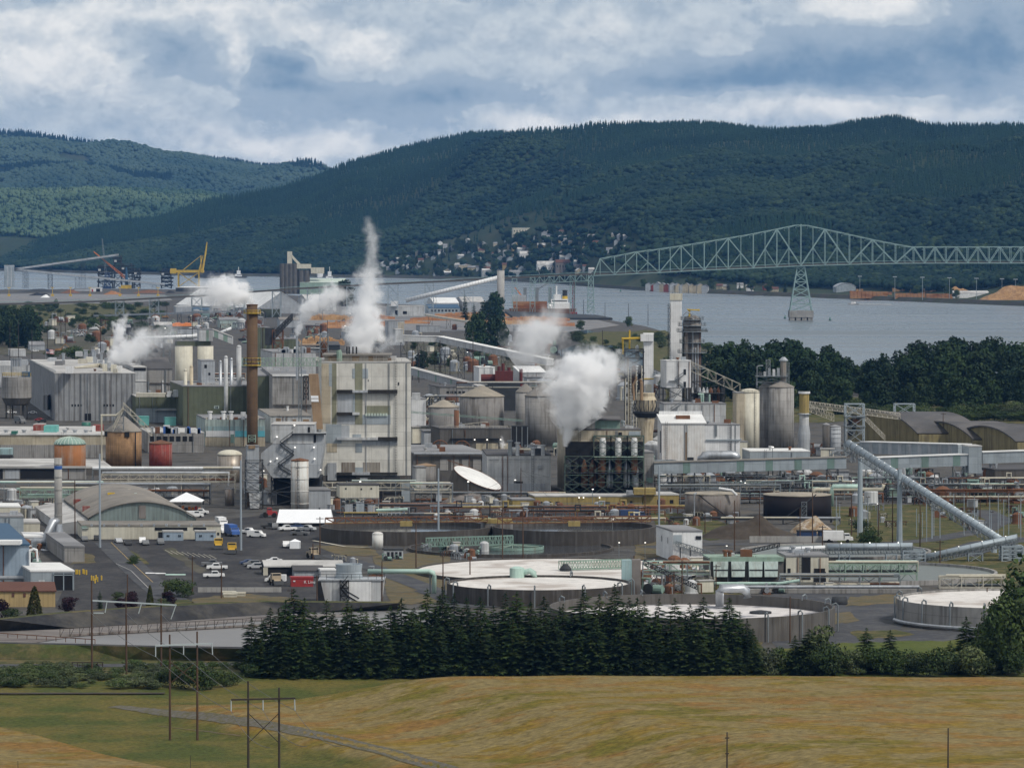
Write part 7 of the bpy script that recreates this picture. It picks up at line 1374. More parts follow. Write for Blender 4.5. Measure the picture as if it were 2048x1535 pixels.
obj('post_frame',m,'wood_dark',th); obj('curtain',MB().hexa([(L0[0],L0[1],1.5),(L1[0],L1[1],1.5),(L1[0],L1[1]+.05,1.5),(L0[0],L0[1]+.05,1.5),(L0[0],L0[1],2.6),(L1[0],L1[1],2.6),(L1[0],L1[1]+.05,2.6),(L0[0],L0[1]+.05,2.6)]),'tank_rusty',th)
th=thing('boom_fence','second low baffle fence at the near side of the lagoon','fence',G(60,1280,2)); m=MB(); L0,L1=G(-60,1270,2),G(190,1287,2)
for i in range(14): p=Vector(L0).lerp(Vector(L1),i/13); m.bar(tuple(p),tuple(p+Vector((0,0,1))),.1)
m.bar((L0[0],L0[1],3),(L1[0],L1[1],3),.12); obj('post_frame',m,'steel_rust',th)
for v in (1318.5,1321): strip('rail_track',[(-60,v-3),(150,v-1.5),(330,v),(520,v+1)],.35,'steel_dark',.35)
strip('road',[(-60,1332),(290,1331),(520,1327)],6.5,'road_asphalt',.16)
for v in (1386.5,1389.5): strip('rail_track',[(-40,v-1),(120,v-.6),(330,v-1)],.3,'steel_dark',.5,fn=T)
strip('ballast',[(-40,1388),(120,1388),(330,1388)],2.2,'bark_heap',.22,fn=T)
th=thing('rail_fence','short wooden rail fence beside the road at lower left','fence',G(175,1335)); m=MB()
for i in range(7): p=G(145+i*10,1335); m.bar((p[0],p[1],0),(p[0],p[1],1.3),.14)
for z in(.7,1.2): a=G(143,1335);c=G(207,1335); m.bar((a[0],a[1],z),(c[0],c[1],z),.13)
obj('rail',m,'wood_dark',th)
def Tseg(pts,n=10):
    o=[]
    for (a,b_),(c,d) in zip(pts,pts[1:]): o+=[(a+(c-a)*i/n,b_+(d-b_)*i/n) for i in range(n)]
    return o+[pts[-1]]
strip('path',Tseg([(228,1412),(290,1420),(340,1427),(400,1432),(520,1447),(640,1470),(760,1499),(900,1540)],8),3.4,'track_gravel',.07,fn=T); strip('path',Tseg([(318,1452),(480,1471)],8),.5,'dry_grass',.06,fn=T)
for i in range(0): strip('furrow',Tseg([(2+i*30,1452+i*1.5),(30+i*30,1496+i*2),(52+i*30,1530)],5),.16,'scrub_dirt',.05,fn=T)
# ---------------------------------------------------------------- basins
bA=BASIN('clarifier_basin','deep dark walled clarifier basin behind the white tank',640,985,1051,4.2,1.5,'basin_wall','pond_water',1.0); bB=BASIN('clarifier_basin','deep dark walled clarifier basin left of the white pump house',985,1312,1051,4.6,1.5,'basin_wall','pond_water',1.0)
for b,u0,u1 in ((bA,640,985),(bB,985,1312)):
    b.part('bridge',MB().truss(Vector(P(u0+10,1046,b.Yc)),Vector(P(u1-10,1042,b.Yc)),2.5,1.6,16,.18),'steel_rust'); b.part('bridge_deck',MB().hexa([P(u0+10,1046,b.Yc,-1),P(u1-10,1042,b.Yc,-1),P(u1-10,1042,b.Yc,1),P(u0+10,1046,b.Yc,1)]+[P(u0+10,1045,b.Yc,-1),P(u1-10,1041,b.Yc,-1),P(u1-10,1041,b.Yc,1),P(u0+10,1045,b.Yc,1)]),'ochre_wall'); b.part('drive_unit',MB().box(px((u0+u1)/2-12,b.Yc),px((u0+u1)/2+12,b.Yc),b.Yc-2,b.Yc+2,b.zr,b.zr+1.4),'ochre_wall')
b=B('concrete_pier_block','square grey concrete block between the two dark basins','block',970,1026,1046,1078,8,'concrete','ochre_wall'); b.part('platform',MB().box(px(950,b.Y),px(1024,b.Y),b.Y,b.Y+4,b.z1+.5,b.z1+1.3),'ochre_wall')
for (u0,u1,v,lb) in [(820,1400,1022,'rusty pipe trestle in front of the yellow office'),(980,1330,1030,'dark pipe trestle along the back of the basins'),(700,960,1018,'rusty pipe trestle right of the big tent')]: RACK('pipe_trestle',lb,u0,u1,v-9,v+6,10,('steel_rust','steel_dark','ochre_wall','galvanised'),4,7,'steel_rust',levels=1,pr=.35)
th=thing('pipe_walkway','mint green pipe walkway left of the steel pole','walkway',G(780,1040)); obj('pipe',MB().tube([P(752,1020,1330),P(815,1018,1330)],.5,8),'pipe_mint',th); obj('railing',MB().rail([P(757,1030,1330),P(800,1029,1330)],1.6,.15,1.2),'clad_light',th)
bC=BASIN('clarifier_basin','open clarifier pond with a green truss bridge and ring',815,1228,1093,.9,.5,'basin_wall','pond_water',.8)
a,c=Vector(P(852,1092,bC.Yc-3)),Vector(P(1026,1087,bC.Yc-1)); bC.part('bridge',MB().truss(a,c,2.4,2.4,30,.16),'steel_teal'); m=MB(); STAIR(m,px(862,bC.Yc-3),px(843,bC.Yc-3),bC.Yc-3,0,a.z,1.2); bC.part('stairs',m,'steel_green'); bC.part('ring',MB().lathe(px(1025,bC.Yc),bC.Yc-2,[(9.2,.5),(9.2,1.3),(9,1.3),(9,.5)],40,cap=False),'steel_teal')
m=MB()
for i in range(12): t=i*.5236; m.bar((px(1025,bC.Yc)+9.1*math.cos(t),bC.Yc-2+9.1*math.sin(t),.9),(px(1025,bC.Yc),bC.Yc-2,1.6),.1)
bC.part('ring_spoke',m,'steel_green')
bD=BASIN('aeration_basin','wide low aeration basin of pale foam with a green bridge',830,1430,1137,1.0,.35,'basin_wall','foam',.6); a,c=Vector(P(1120,1138,bD.Yc-2)),Vector(P(1262,1134,bD.Yc+4)); bD.part('bridge',MB().truss(a,c,2.4,2.2,26,.15),'steel_green'); bD.part('drive_unit',MB().lathe(px(1131,bD.Yc),bD.Yc-3,[(1.6,.6),(1.6,1.4),(.6,2.6)],14),'steel_dark')
bE=BASIN('aeration_tank','round dark walled tank full of pale foam in front of the green bridge',893,1263,1164,4.3,.55,'basin_wall','foam',.5); goosenecks(bE,[3.05,3.6,4.15,4.66,5.2,5.75,6.2,1.2,1.8]); bE.part('inlet_box',MB().lathe(px(1034,bE.Yc+20),bE.Yc+22,[(1.9,3.5),(1.9,6.2),(.8,6.6)],14),'pipe_mint'); bE.part('inlet_pipe',MB().tube([P(1040,1146,bE.Yc+22),P(1060,1141,bE.Yc+22),P(1068,1146,bE.Yc+22),P(1070,1158,bE.Yc+22)],.75,10),'pipe_mint',True)
bF=BASIN('aeration_tank','largest round tank, half hidden by conifers, foam low inside',1098,1670,1211,5.6,2.5,'concrete_dark','foam_grey',.5,n=90); goosenecks(bF,[4.9,5.2,5.5,5.85,6.15,.25,.6,2.2,2.7,1.9])
bF.part('inlet_pipe',MB().tube([P(1440,1212,bF.Yc+22),P(1440,1183,bF.Yc+22),P(1445,1176,bF.Yc+22),P(1485,1176,bF.Yc+26),P(1494,1182,bF.Yc+26),P(1496,1195,bF.Yc+26)],1.0,14),'galvanised',True); bF.part('aerator',MB().lathe(px(1526,bF.Yc),bF.Yc+8,[(2.6,2.9),(2.6,3.6),(.5,3.9)],14),'steel_dark')
bG=BASIN('aeration_tank','tall pale concrete tank brimming with foam at the right edge',1793,2262,1196,5.6,.45,'concrete','foam',.5,n=90); goosenecks(bG,[3.2,3.45,3.75,4.05,4.35,2.8,2.4]); bG.part('base_pipe',MB().tube([(bG.x+(bG.r+1)*math.cos(t),bG.Yc+(bG.r+1)*math.sin(t),.8) for t in [3.25+i*.1 for i in range(14)]],.45,8),'galvanised')
bH=BASIN('clarifier_basin','wide grey green clarifier pond under the right conveyors',1490,1994,1141,1.3,.7,'concrete','clarifier_water',.8,n=90); bI=BASIN('clarifier_basin','rear pale clarifier pond behind the horizontal conveyor',1480,1862,1099,.9,.4,'concrete','clarifier_water',.8); bH.part('bridge',MB().truss(Vector(P(1640,1144,bH.Yc)),Vector(P(1815,1140,bH.Yc)),2.4,1.6,26,.13),'steel_green'); m=MB(); STAIR(m,px(1735,bH.Yc-12),px(1770,bH.Yc-12),bH.Yc-12,pz(1146,bH.Yc-12),0,1.4); bH.part('stairs',m,'ochre_wall')
b=TANK('storage_tank','weathered grey tank with a diagonal stair and rusty streaks',1370,1481,990,1037,'tank_rusty','flat',.6,'tank_roof_tan',n=36); m=MB()
for i in range(15): t0=4.2+i*.07; m.bar((b.x+(b.r+.5)*math.cos(t0),b.Yc+(b.r+.5)*math.sin(t0),7.6-i*.5),(b.x+(b.r+.5)*math.cos(t0+.07),b.Yc+(b.r+.5)*math.sin(t0+.07),7.1-i*.5),.22)
b.part('stairs',m,'steel_black'); b.part('pipe',MB().tube([P(1438,976,b.Y),P(1464,980,b.Y),P(1474,990,b.Y)],.4,7),'pipe_white'); b.part('pipe',MB().tube([P(1389,1030,b.Y-.8),P(1389,988,b.Y-.8),P(1393,985,b.Y)],.3,7),'galvanised')
b=TANK('storage_tank','matt black tank right of the weathered grey one',1527,1663,993,1037,'tank_black','flat',.6,'tank_roof_tan',n=40); m=MB()
for i in range(15): t0=4.3+i*.06; m.bar((b.x+(b.r+.5)*math.cos(t0),b.Yc+(b.r+.5)*math.sin(t0),.4+i*.5),(b.x+(b.r+.5)*math.cos(t0+.06),b.Yc+(b.r+.5)*math.sin(t0+.06),.9+i*.5),.2)
b.part('stairs',m,'steel_dark'); b.part('ladder',MB().tower(px(1604,b.Y-1),px(1614,b.Y-1),b.Y-1.5,b.Y-.5,0,pz(1003,b.Y),4,.08),'steel')
th=thing('pipe_loop','mint green pipe loop rising beside the black tank','pipe',G(1690,1010)); Yk=Yg(1032); obj('pipe',MB().tube([P(1664,1012,Yk),P(1664,977,Yk),P(1668,972,Yk),P(1716,972,Yk),P(1721,977,Yk),P(1721,1012,Yk)],.75,10),'pipe_mint',th,True); obj('pipe',MB().tube([P(1626,992,Yk),P(1628,980,Yk),P(1634,978,Yk),P(1765,978,Yk),P(1768,968,Yk)],.6,9),'pipe_cream',th,True)
# ---------------------------------------------------------------- right conveyors
Yb0,Yb1=1200.,1286.
CONV('pipe_conveyor','very long blue tube conveyor slanting up left to the mill, dotted with lamps',P(2004,1094,Yb0),P(1697,899,Yb1),3.6,1.9,'steel_blue',round_=True,truss='steel',lamps=26,n=60)
for (u,vb,vt) in [(1799,1086,938),(1720,1065,916),(1988,1105,1090)]: POLE('conveyor_column','thick pale steel column carrying the long blue conveyor',u,vt,vb,.95,'steel_blue','columns of the long conveyor',cat='column')
Yk=1185.; CONV('pipe_conveyor','blue tube conveyor rising right to meet the long conveyor foot',P(1848,1128,Yk),P(2036,1087,Yk),3.1,1.8,'steel_blue',round_=True,truss='steel',supports=((.28,3),(.55,4),(.92,5)),sup_mat='steel_blue',lamps=4,n=34)
CONV('pipe_conveyor','level blue tube conveyor left of the transfer tower',P(1655,1108,Yk),P(1826,1106,Yk),3.1,2.0,'steel_blue',round_=True,truss='steel',supports=((.2,3),(.75,3)),sup_mat='steel_blue',lamps=3,n=30); CONV('pipe_conveyor','white tube conveyor over the green filter house',P(1555,1112,Yk),P(1652,1108,Yk),2.3,1.8,'pipe_white',round_=True,truss='steel',n=18); CONV('belt_conveyor','dark bare belt conveyor rising to the white tube',P(1450,1116,Yk),P(1560,1092,Yk),1.6,1.0,None,truss='steel_dark',n=22)
th=thing('transfer_tower','open steel transfer tower between the two blue conveyors','tower',P(1828,1168,Yk)); obj('frame',MB().tower(px(1806,Yk),px(1850,Yk),Yk-2,Yk+4,0,pz(1100,Yk),3,.22),'steel_blue',th); obj('chute',MB().box(px(1820,Yk),px(1838,Yk),Yk-1,Yk+2,pz(1132,Yk),pz(1103,Yk)),'steel',th); obj('deck',MB().box(px(1804,Yk),px(1852,Yk),Yk-2.5,Yk+4.5,pz(1137,Yk)-.2,pz(1137,Yk)),'steel',th)
th=thing('transfer_tower','steel transfer tower at the right end by the leafy tree','tower',P(2026,1150,Yk)); obj('frame',MB().tower(px(2004,Yk),px(2046,Yk),Yk-2,Yk+5,0,pz(1092,Yk),4,.25),'steel_blue',th); obj('hopper',MB().box(px(2022,Yk),px(2042,Yk),Yk-1,Yk+3,pz(1128,Yk),pz(1090,Yk)),'clad_blue',th)
b=B('pump_house','white pump house with grey roof and a conveyor ramp at its front','building',1346,1405,1063,1121,22,'clad_white','roof_grey',k=-.18); b.rect('door',1347,1069,1364,1086,'clad_blue',.15); b.rect('vent',1392,1071,1403,1078,'window_dark',.2); b.wins([(1339,1120,1342,1121)]); b.part('ramp',MB().truss(Vector(P(1352,1090,b.Y-1.5)),Vector(P(1428,1113,b.Y-1.5)),1.6,1.2,14,.1),'steel'); 
for u in (1361,1381): b.part('leg',MB().bar(P(u,1121,b.Y-1.5),P(u,1094,b.Y-1.5),.2),'steel_dark')
for d in (6,14): b.part('window',MB().box(b.x0-.18*d-.12,b.x0-.18*(d+1.2)+.05,b.Y+d,b.Y+d+1.2,4.5,6.2),'window_dark')
HEAP('bark_heap','long dark brown bark heap behind the concrete bay wall',1405,1600,1046,1078,22,'bark_heap','bark heap',5); HEAP('chip_heap','pale chip heap mixed with white scrap by the black tank',1582,1672,1043,1066,12,'chip_pale','chip heap',9)
b=B('bay_wall','low concrete bay wall in front of the chip heap','wall',1500,1666,1072,1084,.8,'concrete_plain',None)
for u0,u1 in ((1598,1634),(1640,1668)): B('skip_container','open blue skip container %s'%('behind the bay wall' if u0<1630 else 'behind the white truck'),'container',u0,u1,1063,1074,2.5,'paint_navy','steel_dark')
b=B('filter_house','dark filter house with four pale green louvred hoods','building',1420,1568,1118,1170,12,'concrete_dark','steel_green',k=-.1)
for u0,u1 in ((1427,1457),(1463,1491),(1498,1526),(1529,1557)): b.part('hood',MB().hexa([P(u0+1,1153,b.Y-2.4),P(u1-1,1153,b.Y-2.4),P(u1-1,1153,b.Y),P(u0+1,1153,b.Y),P(u0,1122,b.Y-.8),P(u1,1122,b.Y-.8),P(u1,1122,b.Y),P(u0,1122,b.Y)]),'clad_seafoam'); b.rect('louvre',u0+1,1137,u1-1,1139,'steel_dark',1.9)
b.rect('fascia',1420,1113,1568,1122,'steel_green',.5)
b=B('control_building','cream control building with tall dark openings right of the filter house','building',1573,1658,1113,1170,14,'clad_cream','roof_grey',k=-.1); b.wins([(1604,1113.5,1622,1158),(1629,1136,1651,1158),(1576,1136,1582,1150)],'opening_dark','opening'); 
th=thing('pipe_run','long cream pipe run along the front of the filter house','pipe',G(1600,1180)); obj('pipe',MB().tube([P(1480,1173,1075),P(1840,1173,1075)],.42,9),'galvanised',th); obj('pipe',MB().tube([P(1430,1166,1085),P(1560,1166,1085),P(1600,1160,1085)],.4,8),'pipe_mint',th); obj('saddle',MB().box(px(1480,1078),px(1835,1078),1077,1078,0,pz(1178,1076)),'concrete',th)
th=thing('horizontal_tank','small horizontal steel tank near the pale right tank','tank',P(1700,1212,1045)); obj('shell',MB().tube([P(1664,1204,1045),P(1666,1204,1045),P(1694,1204,1045),P(1696,1204,1045)],[.6,1.5,1.5,.6],14),'steel_dark',th,True); obj('saddle',MB().box(px(1668,1045),px(1692,1045),1044,1046,0,1.2),'concrete',th)
th=thing('inlet_tower','weathered green square inlet tower at the foam basin edge','tower',P(1263,1190,1070)); obj('wall',MB().box(px(1244,1070),px(1264,1070),1070,1074,0,pz(1120,1070)),'clad_teal',th); obj('wall',MB().box(px(1264.2,1070),px(1282,1070),1070.2,1074,0,pz(1119,1070)),'tank_rusty',th)
RACK('walkway_rack','rusty walkway rack sloping right of the inlet tower',1286,1420,1124,1180,4,('pipe_mint','pipe_cream','steel_rust'),3,5,'steel',levels=2,truss='steel_green'); RACK('pipe_rack','low dark pipe rack in front of the grey and black tanks',1340,1680,1036,1048,3,('steel_dark','galvanised','pipe_cream'),3,8,'steel_dark',levels=1)
CONV('stair_walkway','dark stair walkway sloping down from the inlet tower',P(1288,1128,1066),P(1395,1178,1066),1.4,1.1,None,truss='steel_dark',cat='walkway',n=24)
for (u0,u1,vt,vb,lb) in [(1310,1700,952,985,'rusty pipe rack under the blue grey gallery'),(1700,2100,956,990,'pipe rack under the right gallery'),(1400,1760,962,998,'dark pipe rack in front of the gallery legs'),(1740,2100,968,1004,'long pipe rack behind the slanting conveyor'),(1320,1560,970,1006,'shaded pipe rack left of the black tank')]: RACK('pipe_rack',lb,u0,u1,vt,vb,26,('pipe_cream','galvanised','steel_rust','steel','steel_dark','pipe_mint','steel_dark'),7,6,random.choice(['steel','steel_dark']),levels=3,pr=.26)
for (u0,u1,vt,vb,lb) in [(830,1130,985,1002,'low dark rack at the foot of the cream hall'),(900,1330,1036,1046,'brown pipe trestle between the two dark basins'),(650,990,1026,1036,'brown pipe trestle along the left dark basin'),(1130,1300,948,984,'dark pipe rack before the evaporator rack')]: RACK('pipe_rack',lb,u0,u1,vt,vb,16,('steel_rust','steel_dark','pipe_cream','ochre_wall','steel'),4,6,random.choice(['steel_dark','steel_rust']),levels=2,pr=.3)
for (u0,u1,vt,vb,lb) in [(645,840,962,1008,'cream truss rack at the boiler house foot'),(820,905,966,1010,'white pipe rack beside the tilted tank')]: RACK('pipe_rack',lb,u0,u1,vt,vb,5,('pipe_cream','galvanised','pipe_mint'),4,7,'steel',levels=2,truss='steel_cream')
RACK('pipe_rack','rack of rusty pipes across the far right yard',1850,2100,980,1012,5,('steel_rust','pipe_cream'),4,7,'steel_rust',levels=2)
RACK('walkway_rack','green pipe walkway crossing the grey green clarifier pond',1655,1835,1124,1166,8,('pipe_mint','steel','pipe_cream','steel_dark'),3,4,'steel_green',levels=2,truss='steel_green'); RACK('pipe_rack','pipe rack before the control building and clarifier rim',1560,1800,1150,1176,8,('steel','pipe_cream','steel_rust'),3,5,'steel',levels=2); RACK('pipe_rack','cream trussed pipe rack left of the right foam tank',1880,2010,1152,1176,5,('pipe_cream','steel'),3,5,'steel_cream',levels=2,truss='steel_cream')
for (u0,u1,vt,vb,lb) in [(860,1130,768,800,'tangled pipe rack behind the cone tanks'),(400,490,748,800,'pipe rack beside the pale vessels'),(540,650,690,730,'pipe rack behind the boiler house'),(1300,1480,862,900,'pipe rack in front of the digester tower')]: RACK('pipe_rack',lb,u0,u1,vt,vb,8,('pipe_cream','galvanised','steel_rust','clad_white'),6,7,'steel',levels=3,pr=.4)
# ---------------------------------------------------------------- front left buildings
b=B('arched_workshop','workshop with a broad arched grey roof and blue green end wall','workshop',177,392,1037,1069,92,'workshop_end','roof_weathered',k=-.19,rf='arch',rh=5.0); b.rect('panel',277,1010,291,1036,'tank_rusty',.2)
for u,vv,mt in ((222,990,'steel_yellow'),(154,1003,'tank_red'),(172,1017,'tank_red'),(254,983,'clad_tan'),(266,991,'pipe_mint'),(184,1001,'steel_dark')):
    p=G(u,vv,b.z1+(1.6 if u<200 else 4.6)); b.part('roof_vent',MB().box(p[0]-1.1,p[0]+1.1,p[1],p[1]+1.6,p[2]-1.6,p[2]+.8),mt)
b.part('lean_to',MB().hexa([(b.x0-10,b.Y+6,0),(b.x0-.3,b.Y+1,0),(b.x0-17,b.Y+90,0),(b.x0-27,b.Y+90,0),(b.x0-10,b.Y+6,3.0),(b.x0-.3,b.Y+1,4.6),(b.x0-17.5,b.Y+90,4.6),(b.x0-27,b.Y+90,3.0)]),'roof_light')
b=B('front_office','long cream flat roofed office in front of the arched workshop','building',163,441,1052,1078,20,'clad_cream','roof_weathered'); b.wins([(309,1054,374,1060),(386,1054,412,1059)],'opening_dark','front_opening'); b.rect('door',316,1063,330,1076,'window_dark'); b.rect('door',434,1064,438,1069,'window_dark')  # two front openings, their dark inside painted as flat panels
sg=b.rect('sign',162.5,1051.5,176,1057,'steel_teal',.4); 
for i in range(6): sgl=obj('lettering',MB().box(px(164+i*1.9,b.Y),px(165.3+i*1.9,b.Y),b.Y-.44,b.Y-.41,pz(1055.6,b.Y),pz(1054.6,b.Y)),'clad_white',sg); sgl.location=(0,0,0)
for i in range(5): b.rect('stripe',147+i*3.3,1048+i*1.0,148.6+i*3.3,1053+i*1.0,'steel_black',.3) if False else None
for i in range(10): u=180+i*25; rb(b,u,u+4,1047,1051,'galvanised',1)
for (u0,u1,lb) in [(326,366,'left blue grey portable office cabin with two window pairs'),(391,431,'right blue grey portable office cabin beside the blue truck')]:
    b=B('portable_cabin',lb,'cabin',u0,u1,1063.5,1081,3.2,'blue_clad','roof_light'); b.wins([(u0+7,1069,u0+9,1073),(u0+10,1069,u0+12,1073),(u0+30,1069,u0+32,1073),(u0+33,1069,u0+35,1073)])
for u in (292,300): B('portable_toilet','grey portable toilet beside its twin at the cream office','toilet',u,u+7.3,1063,1075,1.2,'clad_grey','roof_white',group='portable toilets')
def TENT(name,label,u0,u1,ve,vb,va,ridge,dep):
    Y=Yg(vb); x0,x1=px(u0,Y),px(u1,Y); z0,z1=pz(ve,Y),pz(va,Y+dep/2); th=thing(name,label,'tent',((x0+x1)/2,Y,0)); xm=(x0+x1)/2; m=MB(); e=ridge*(x1-x0)/2
    m.add([(x0,Y,z0),(x1,Y,z0),(x1,Y+dep,z0),(x0,Y+dep,z0),(xm-e,Y+dep/2,z1),(xm+e,Y+dep/2,z1)],[(0,1,5,4),(1,2,5),(2,3,4,5),(3,0,4)]); obj('canopy',m,'white_fabric',th)
    for (a,c) in ((x0+.1,Y+.1),(x1-.1,Y+.1),(x0+.1,Y+dep-.1),(x1-.1,Y+dep-.1)): obj('leg',MB().bar((a,c,0),(a,c,z0),.09),'steel',th)
    return th,x0,x1,Y,z0
th,x0,x1,Y,z0=TENT('marquee_tent','long white marquee tent in front of the rusty silo','x' and 552,664,1045,1052,1018,.93,12); obj('side_wall',MB().box(x0+.05,x0+.3,Y+.2,Y+11.8,.1,z0),'white_fabric',th)
th,x0,x1,Y,z0=TENT('peaked_tent','white peaked tent over red gear beside the arched workshop',336,404,1003,1020,984,.02,10)
for i in range(9): obj('crate',MB().box(x0+1+i*1.1,x0+1.8+i*1.1,Y+2,Y+3,0,random.uniform(.6,1.5)),random.choice(['paint_red','paint_black','paint_orange']),None); tag([o for o in COL.objects if o.name.startswith('crate')][-1],'small stacked crate of gear under the peaked white tent','crate','crates under the peaked tent')
th,x0,x1,Y,z0=TENT('small_tent','small square white tent in the middle of the car park',578,600,1083,1097,1077,.02,3); obj('side_wall',MB().box(x0+.05,x1-.05,Y+.05,Y+2.95,.02,z0-.02),'white_fabric',th)
b=B('blue_building','pale blue clad building with blue roof at the left edge','building',-60,57,1090,1170,45,'blue_clad','roof_blue',k=-.25,rf='mono',rh=2.4); b.rect('door',9,1160,43,1170,'clad_blue',.2); b.rect('lamp',46,1144,50,1147,'lamp_glow',.5); p=[G(-10,1083,b.z1+1.3),G(40,1083,b.z1+1.3)]; b.part('skylight',MB().box(p[0][0],p[1][0],p[0][1],p[0][1]+5,b.z1+.5,b.z1+1.55),'roof_white'); b.part('pipe',MB().tube([P(-40,1155,b.Y-1.5),P(60,1155,b.Y-1.5),P(66,1158,b.Y-1.5),P(68,1168,b.Y-1.5)],.6,9),'galvanised'); b.part('downpipe',MB().tube([P(58,1170,b.Y-.5),P(58,1100,b.Y-.5),P(66,1097,b.Y-.5),P(72,1099,b.Y-.5),P(74,1122,b.Y-.5)],.3,7),'pipe_white')
b=B('blue_annex','blue grey annex with white roof and an open glazed corner','building',60,147,1143,1180,26,'clad_blue','roof_white',k=-.25); b.wins([(106,1146,144,1179)],'opening_dark','opening')
for u in (105,125,144): b.rect('post',u,1144,u+2,1180,'steel_blue',.3)
b.rect('rail',105,1148,146,1150,'steel_blue',.3); b.rect('door',76,1159,88,1170,'clad_light',.12)
b=B('plain_shed','long plain grey shed at the foot of the banded chimney','shed',128,168,1094,1124,58,'concrete','roof_grey',k=-.21)
b=B('tan_shed','tan sided shed with red brown roof at the lower left corner','shed',-60,109,1182,1213,12,'tan_siding','roof_brown',k=-.2,rf='gx',rh=1.6); b.wins([(45,1185,50,1193),(22,1185,27,1193)],'roof_brown')
for (u0,u1,vt,vb,w_,r_,lb) in [(42,79,1046,1064,'clad_cream','roof_light','small cream shed with pale roof at the left edge'),(-30,46,1034,1070,'clad_blue','roof_grey','blue grey pipe shed at the left frame edge'),(48,90,1074,1096,'clad_light','roof_white','white roofed plant shed beside the blue building'),(-30,40,1014,1040,'clad_cream','roof_white','pale roofed shed at the far left behind the pipe shed')]: B('plant_shed',lb,'shed',u0,u1,vt,vb,16,w_,r_)
th=thing('duct_elbow','silver elbow duct descending beside the blue building','duct',G(95,1125)); obj('duct',MB().tube([P(80,1102,1225),P(92,1104,1225),P(100,1112,1225),P(104,1125,1225)],.9,12),'galvanised',th,True); m=MB(); m.tower(px(62,1228),px(80,1228),1228,1232,0,pz(1085,1228),3,.12); obj('frame',m,'steel_blue',th)
for i in range(12):
    u,v=[(152,1148),(155,1148),(159,1149),(166,1147),(169,1148),(173,1149),(183,1160),(187,1161),(192,1159),(195,1163),(203,1160),(190,1166)][i]; p=G(u,v); th=thing('bollard','yellow steel bollard in the open yard by the blue annex','bollard',p,'yellow bollards'); obj('post',MB().cyl(p[0],p[1],0,1.2,.2,8),'steel_yellow',th); obj('cap',MB().lathe(p[0],p[1],[(.22,1.2),(.15,1.32)],8),'steel_yellow',th)
# cooling tower, containers and low sheds
Yc=Yg(1206); th=thing('cooling_tower','white cooling tower with sloping ends, fan stack and black stairs','cooling tower',P(702,1206,Yc)); m=MB(); m.hexa([P(648,1206,Yc),P(762,1206,Yc),P(762,1206,Yc,9),P(648,1206,Yc,9),P(637,1160,Yc),P(768,1160,Yc),P(768,1160,Yc,9),P(637,1160,Yc,9)]); obj('wall',m,'clad_light',th); obj('deck',MB().box(px(636,Yc),px(769,Yc),Yc-.3,Yc+9.3,pz(1160,Yc),pz(1158,Yc)),'clad_grey',th); obj('fan_stack',MB().lathe(px(696,Yc),Yc+4.5,[(3.5,pz(1158,Yc)),(3.15,pz(1145,Yc)),(3.4,pz(1130,Yc)),(3.1,pz(1130,Yc)),(2.9,pz(1140,Yc))],28),'clad_blue',th)
obj('railing',MB().rail([P(636,1158,Yc),P(769,1158,Yc)],1.3,.07,2),'steel_dark',th); obj('louvre',MB().hexa([P(636,1204,Yc-.2),P(650,1204,Yc-.2),P(650,1204,Yc+.2),P(636,1204,Yc+.2),P(633,1162,Yc-.2),P(641,1162,Yc-.2),P(641,1162,Yc+.2),P(633,1162,Yc+.2)]),'opening_dark',th); m=MB(); STAIR(m,px(682,Yc),px(696,Yc),Yc-.2,pz(1176,Yc),pz(1159,Yc)); STAIR(m,px(696,Yc),px(682,Yc),Yc-.2,pz(1194,Yc),pz(1177,Yc)); STAIR(m,px(694,Yc),px(718,Yc),Yc-.2,pz(1190,Yc),pz(1204,Yc)); m.tower(px(680,Yc),px(697,Yc),Yc-1.6,Yc-.1,0,pz(1159,Yc),3,.1); obj('stairs',m,'steel_black',th); obj('wall_panel',MB().box(px(694,Yc),px(742,Yc),Yc-.1,Yc+.1,.3,pz(1162,Yc)),'clad_white',th)
b=B('shipping_container','dark red shipping container with white lettering','container',582,626,1156,1173,2.6,'paint_red','paint_red'); 
def TEXT(s,u,v,Y,h,mat,par):
    cu=bpy.data.curves.new('lettering','FONT'); cu.body=s; cu.size=h; cu.extrude=.01; cu.materials.append(MATS[mat]); o=bpy.data.objects.new('lettering',cu); COL.objects.link(o); o.parent=par; l=Vector(P(u,v,Y))-Vector(par['_o']); o.location=l; o.rotation_euler=(math.pi/2,0,0); bpy.context.view_layer.update(); me=bpy.data.meshes.new_from_object(o); bpy.data.objects.remove(o); o=bpy.data.objects.new('lettering',me); COL.objects.link(o); o.parent=par; o.location=l; o.rotation_euler=(math.pi/2,0,0); return o
TEXT('K Line',607,1166,b.Y-.2,1.15,'clad_white',b.th); b.rect('logo_square',586,1160,590,1162.5,'clad_white',.17)
b=B('low_shed','long low open shed with pale roof in the car park','shed',530,686,1133,1150,9,'opening_dark','roof_light',rf='gx',rh=1.2); b.rect('gable',526,1134,535,1150,'clad_cream',.4); b=B('low_shed','dark roofed low shed in front of the pale open shed','shed',588,645,1141,1153,6,'clad_grey','roof_dark',rf='gx',rh=1); B('low_shed','small white roofed lean-to left of the cooling tower','shed',641,672,1141,1156,5,'clad_light','roof_white')
TANK('white_tank','small white upright tank with a rusty dome by the basin wall',744,766,1069,1098,'tank_white_rust','dome',.8,'tank_white_rust',cat='tank'); th=thing('mint_pipe','mint green pipe crossing dry grass to the foam tank','pipe',G(800,1190)); obj('pipe',MB().tube([P(735,1142,1075),P(858,1142,1075),P(866,1145,1075),P(868,1152,1075),P(868,1190,1075)],.62,10),'pipe_mint',th,True); obj('leg',MB().bar(P(860,1150,1076),P(860,1190,1076),.25),'steel',th)
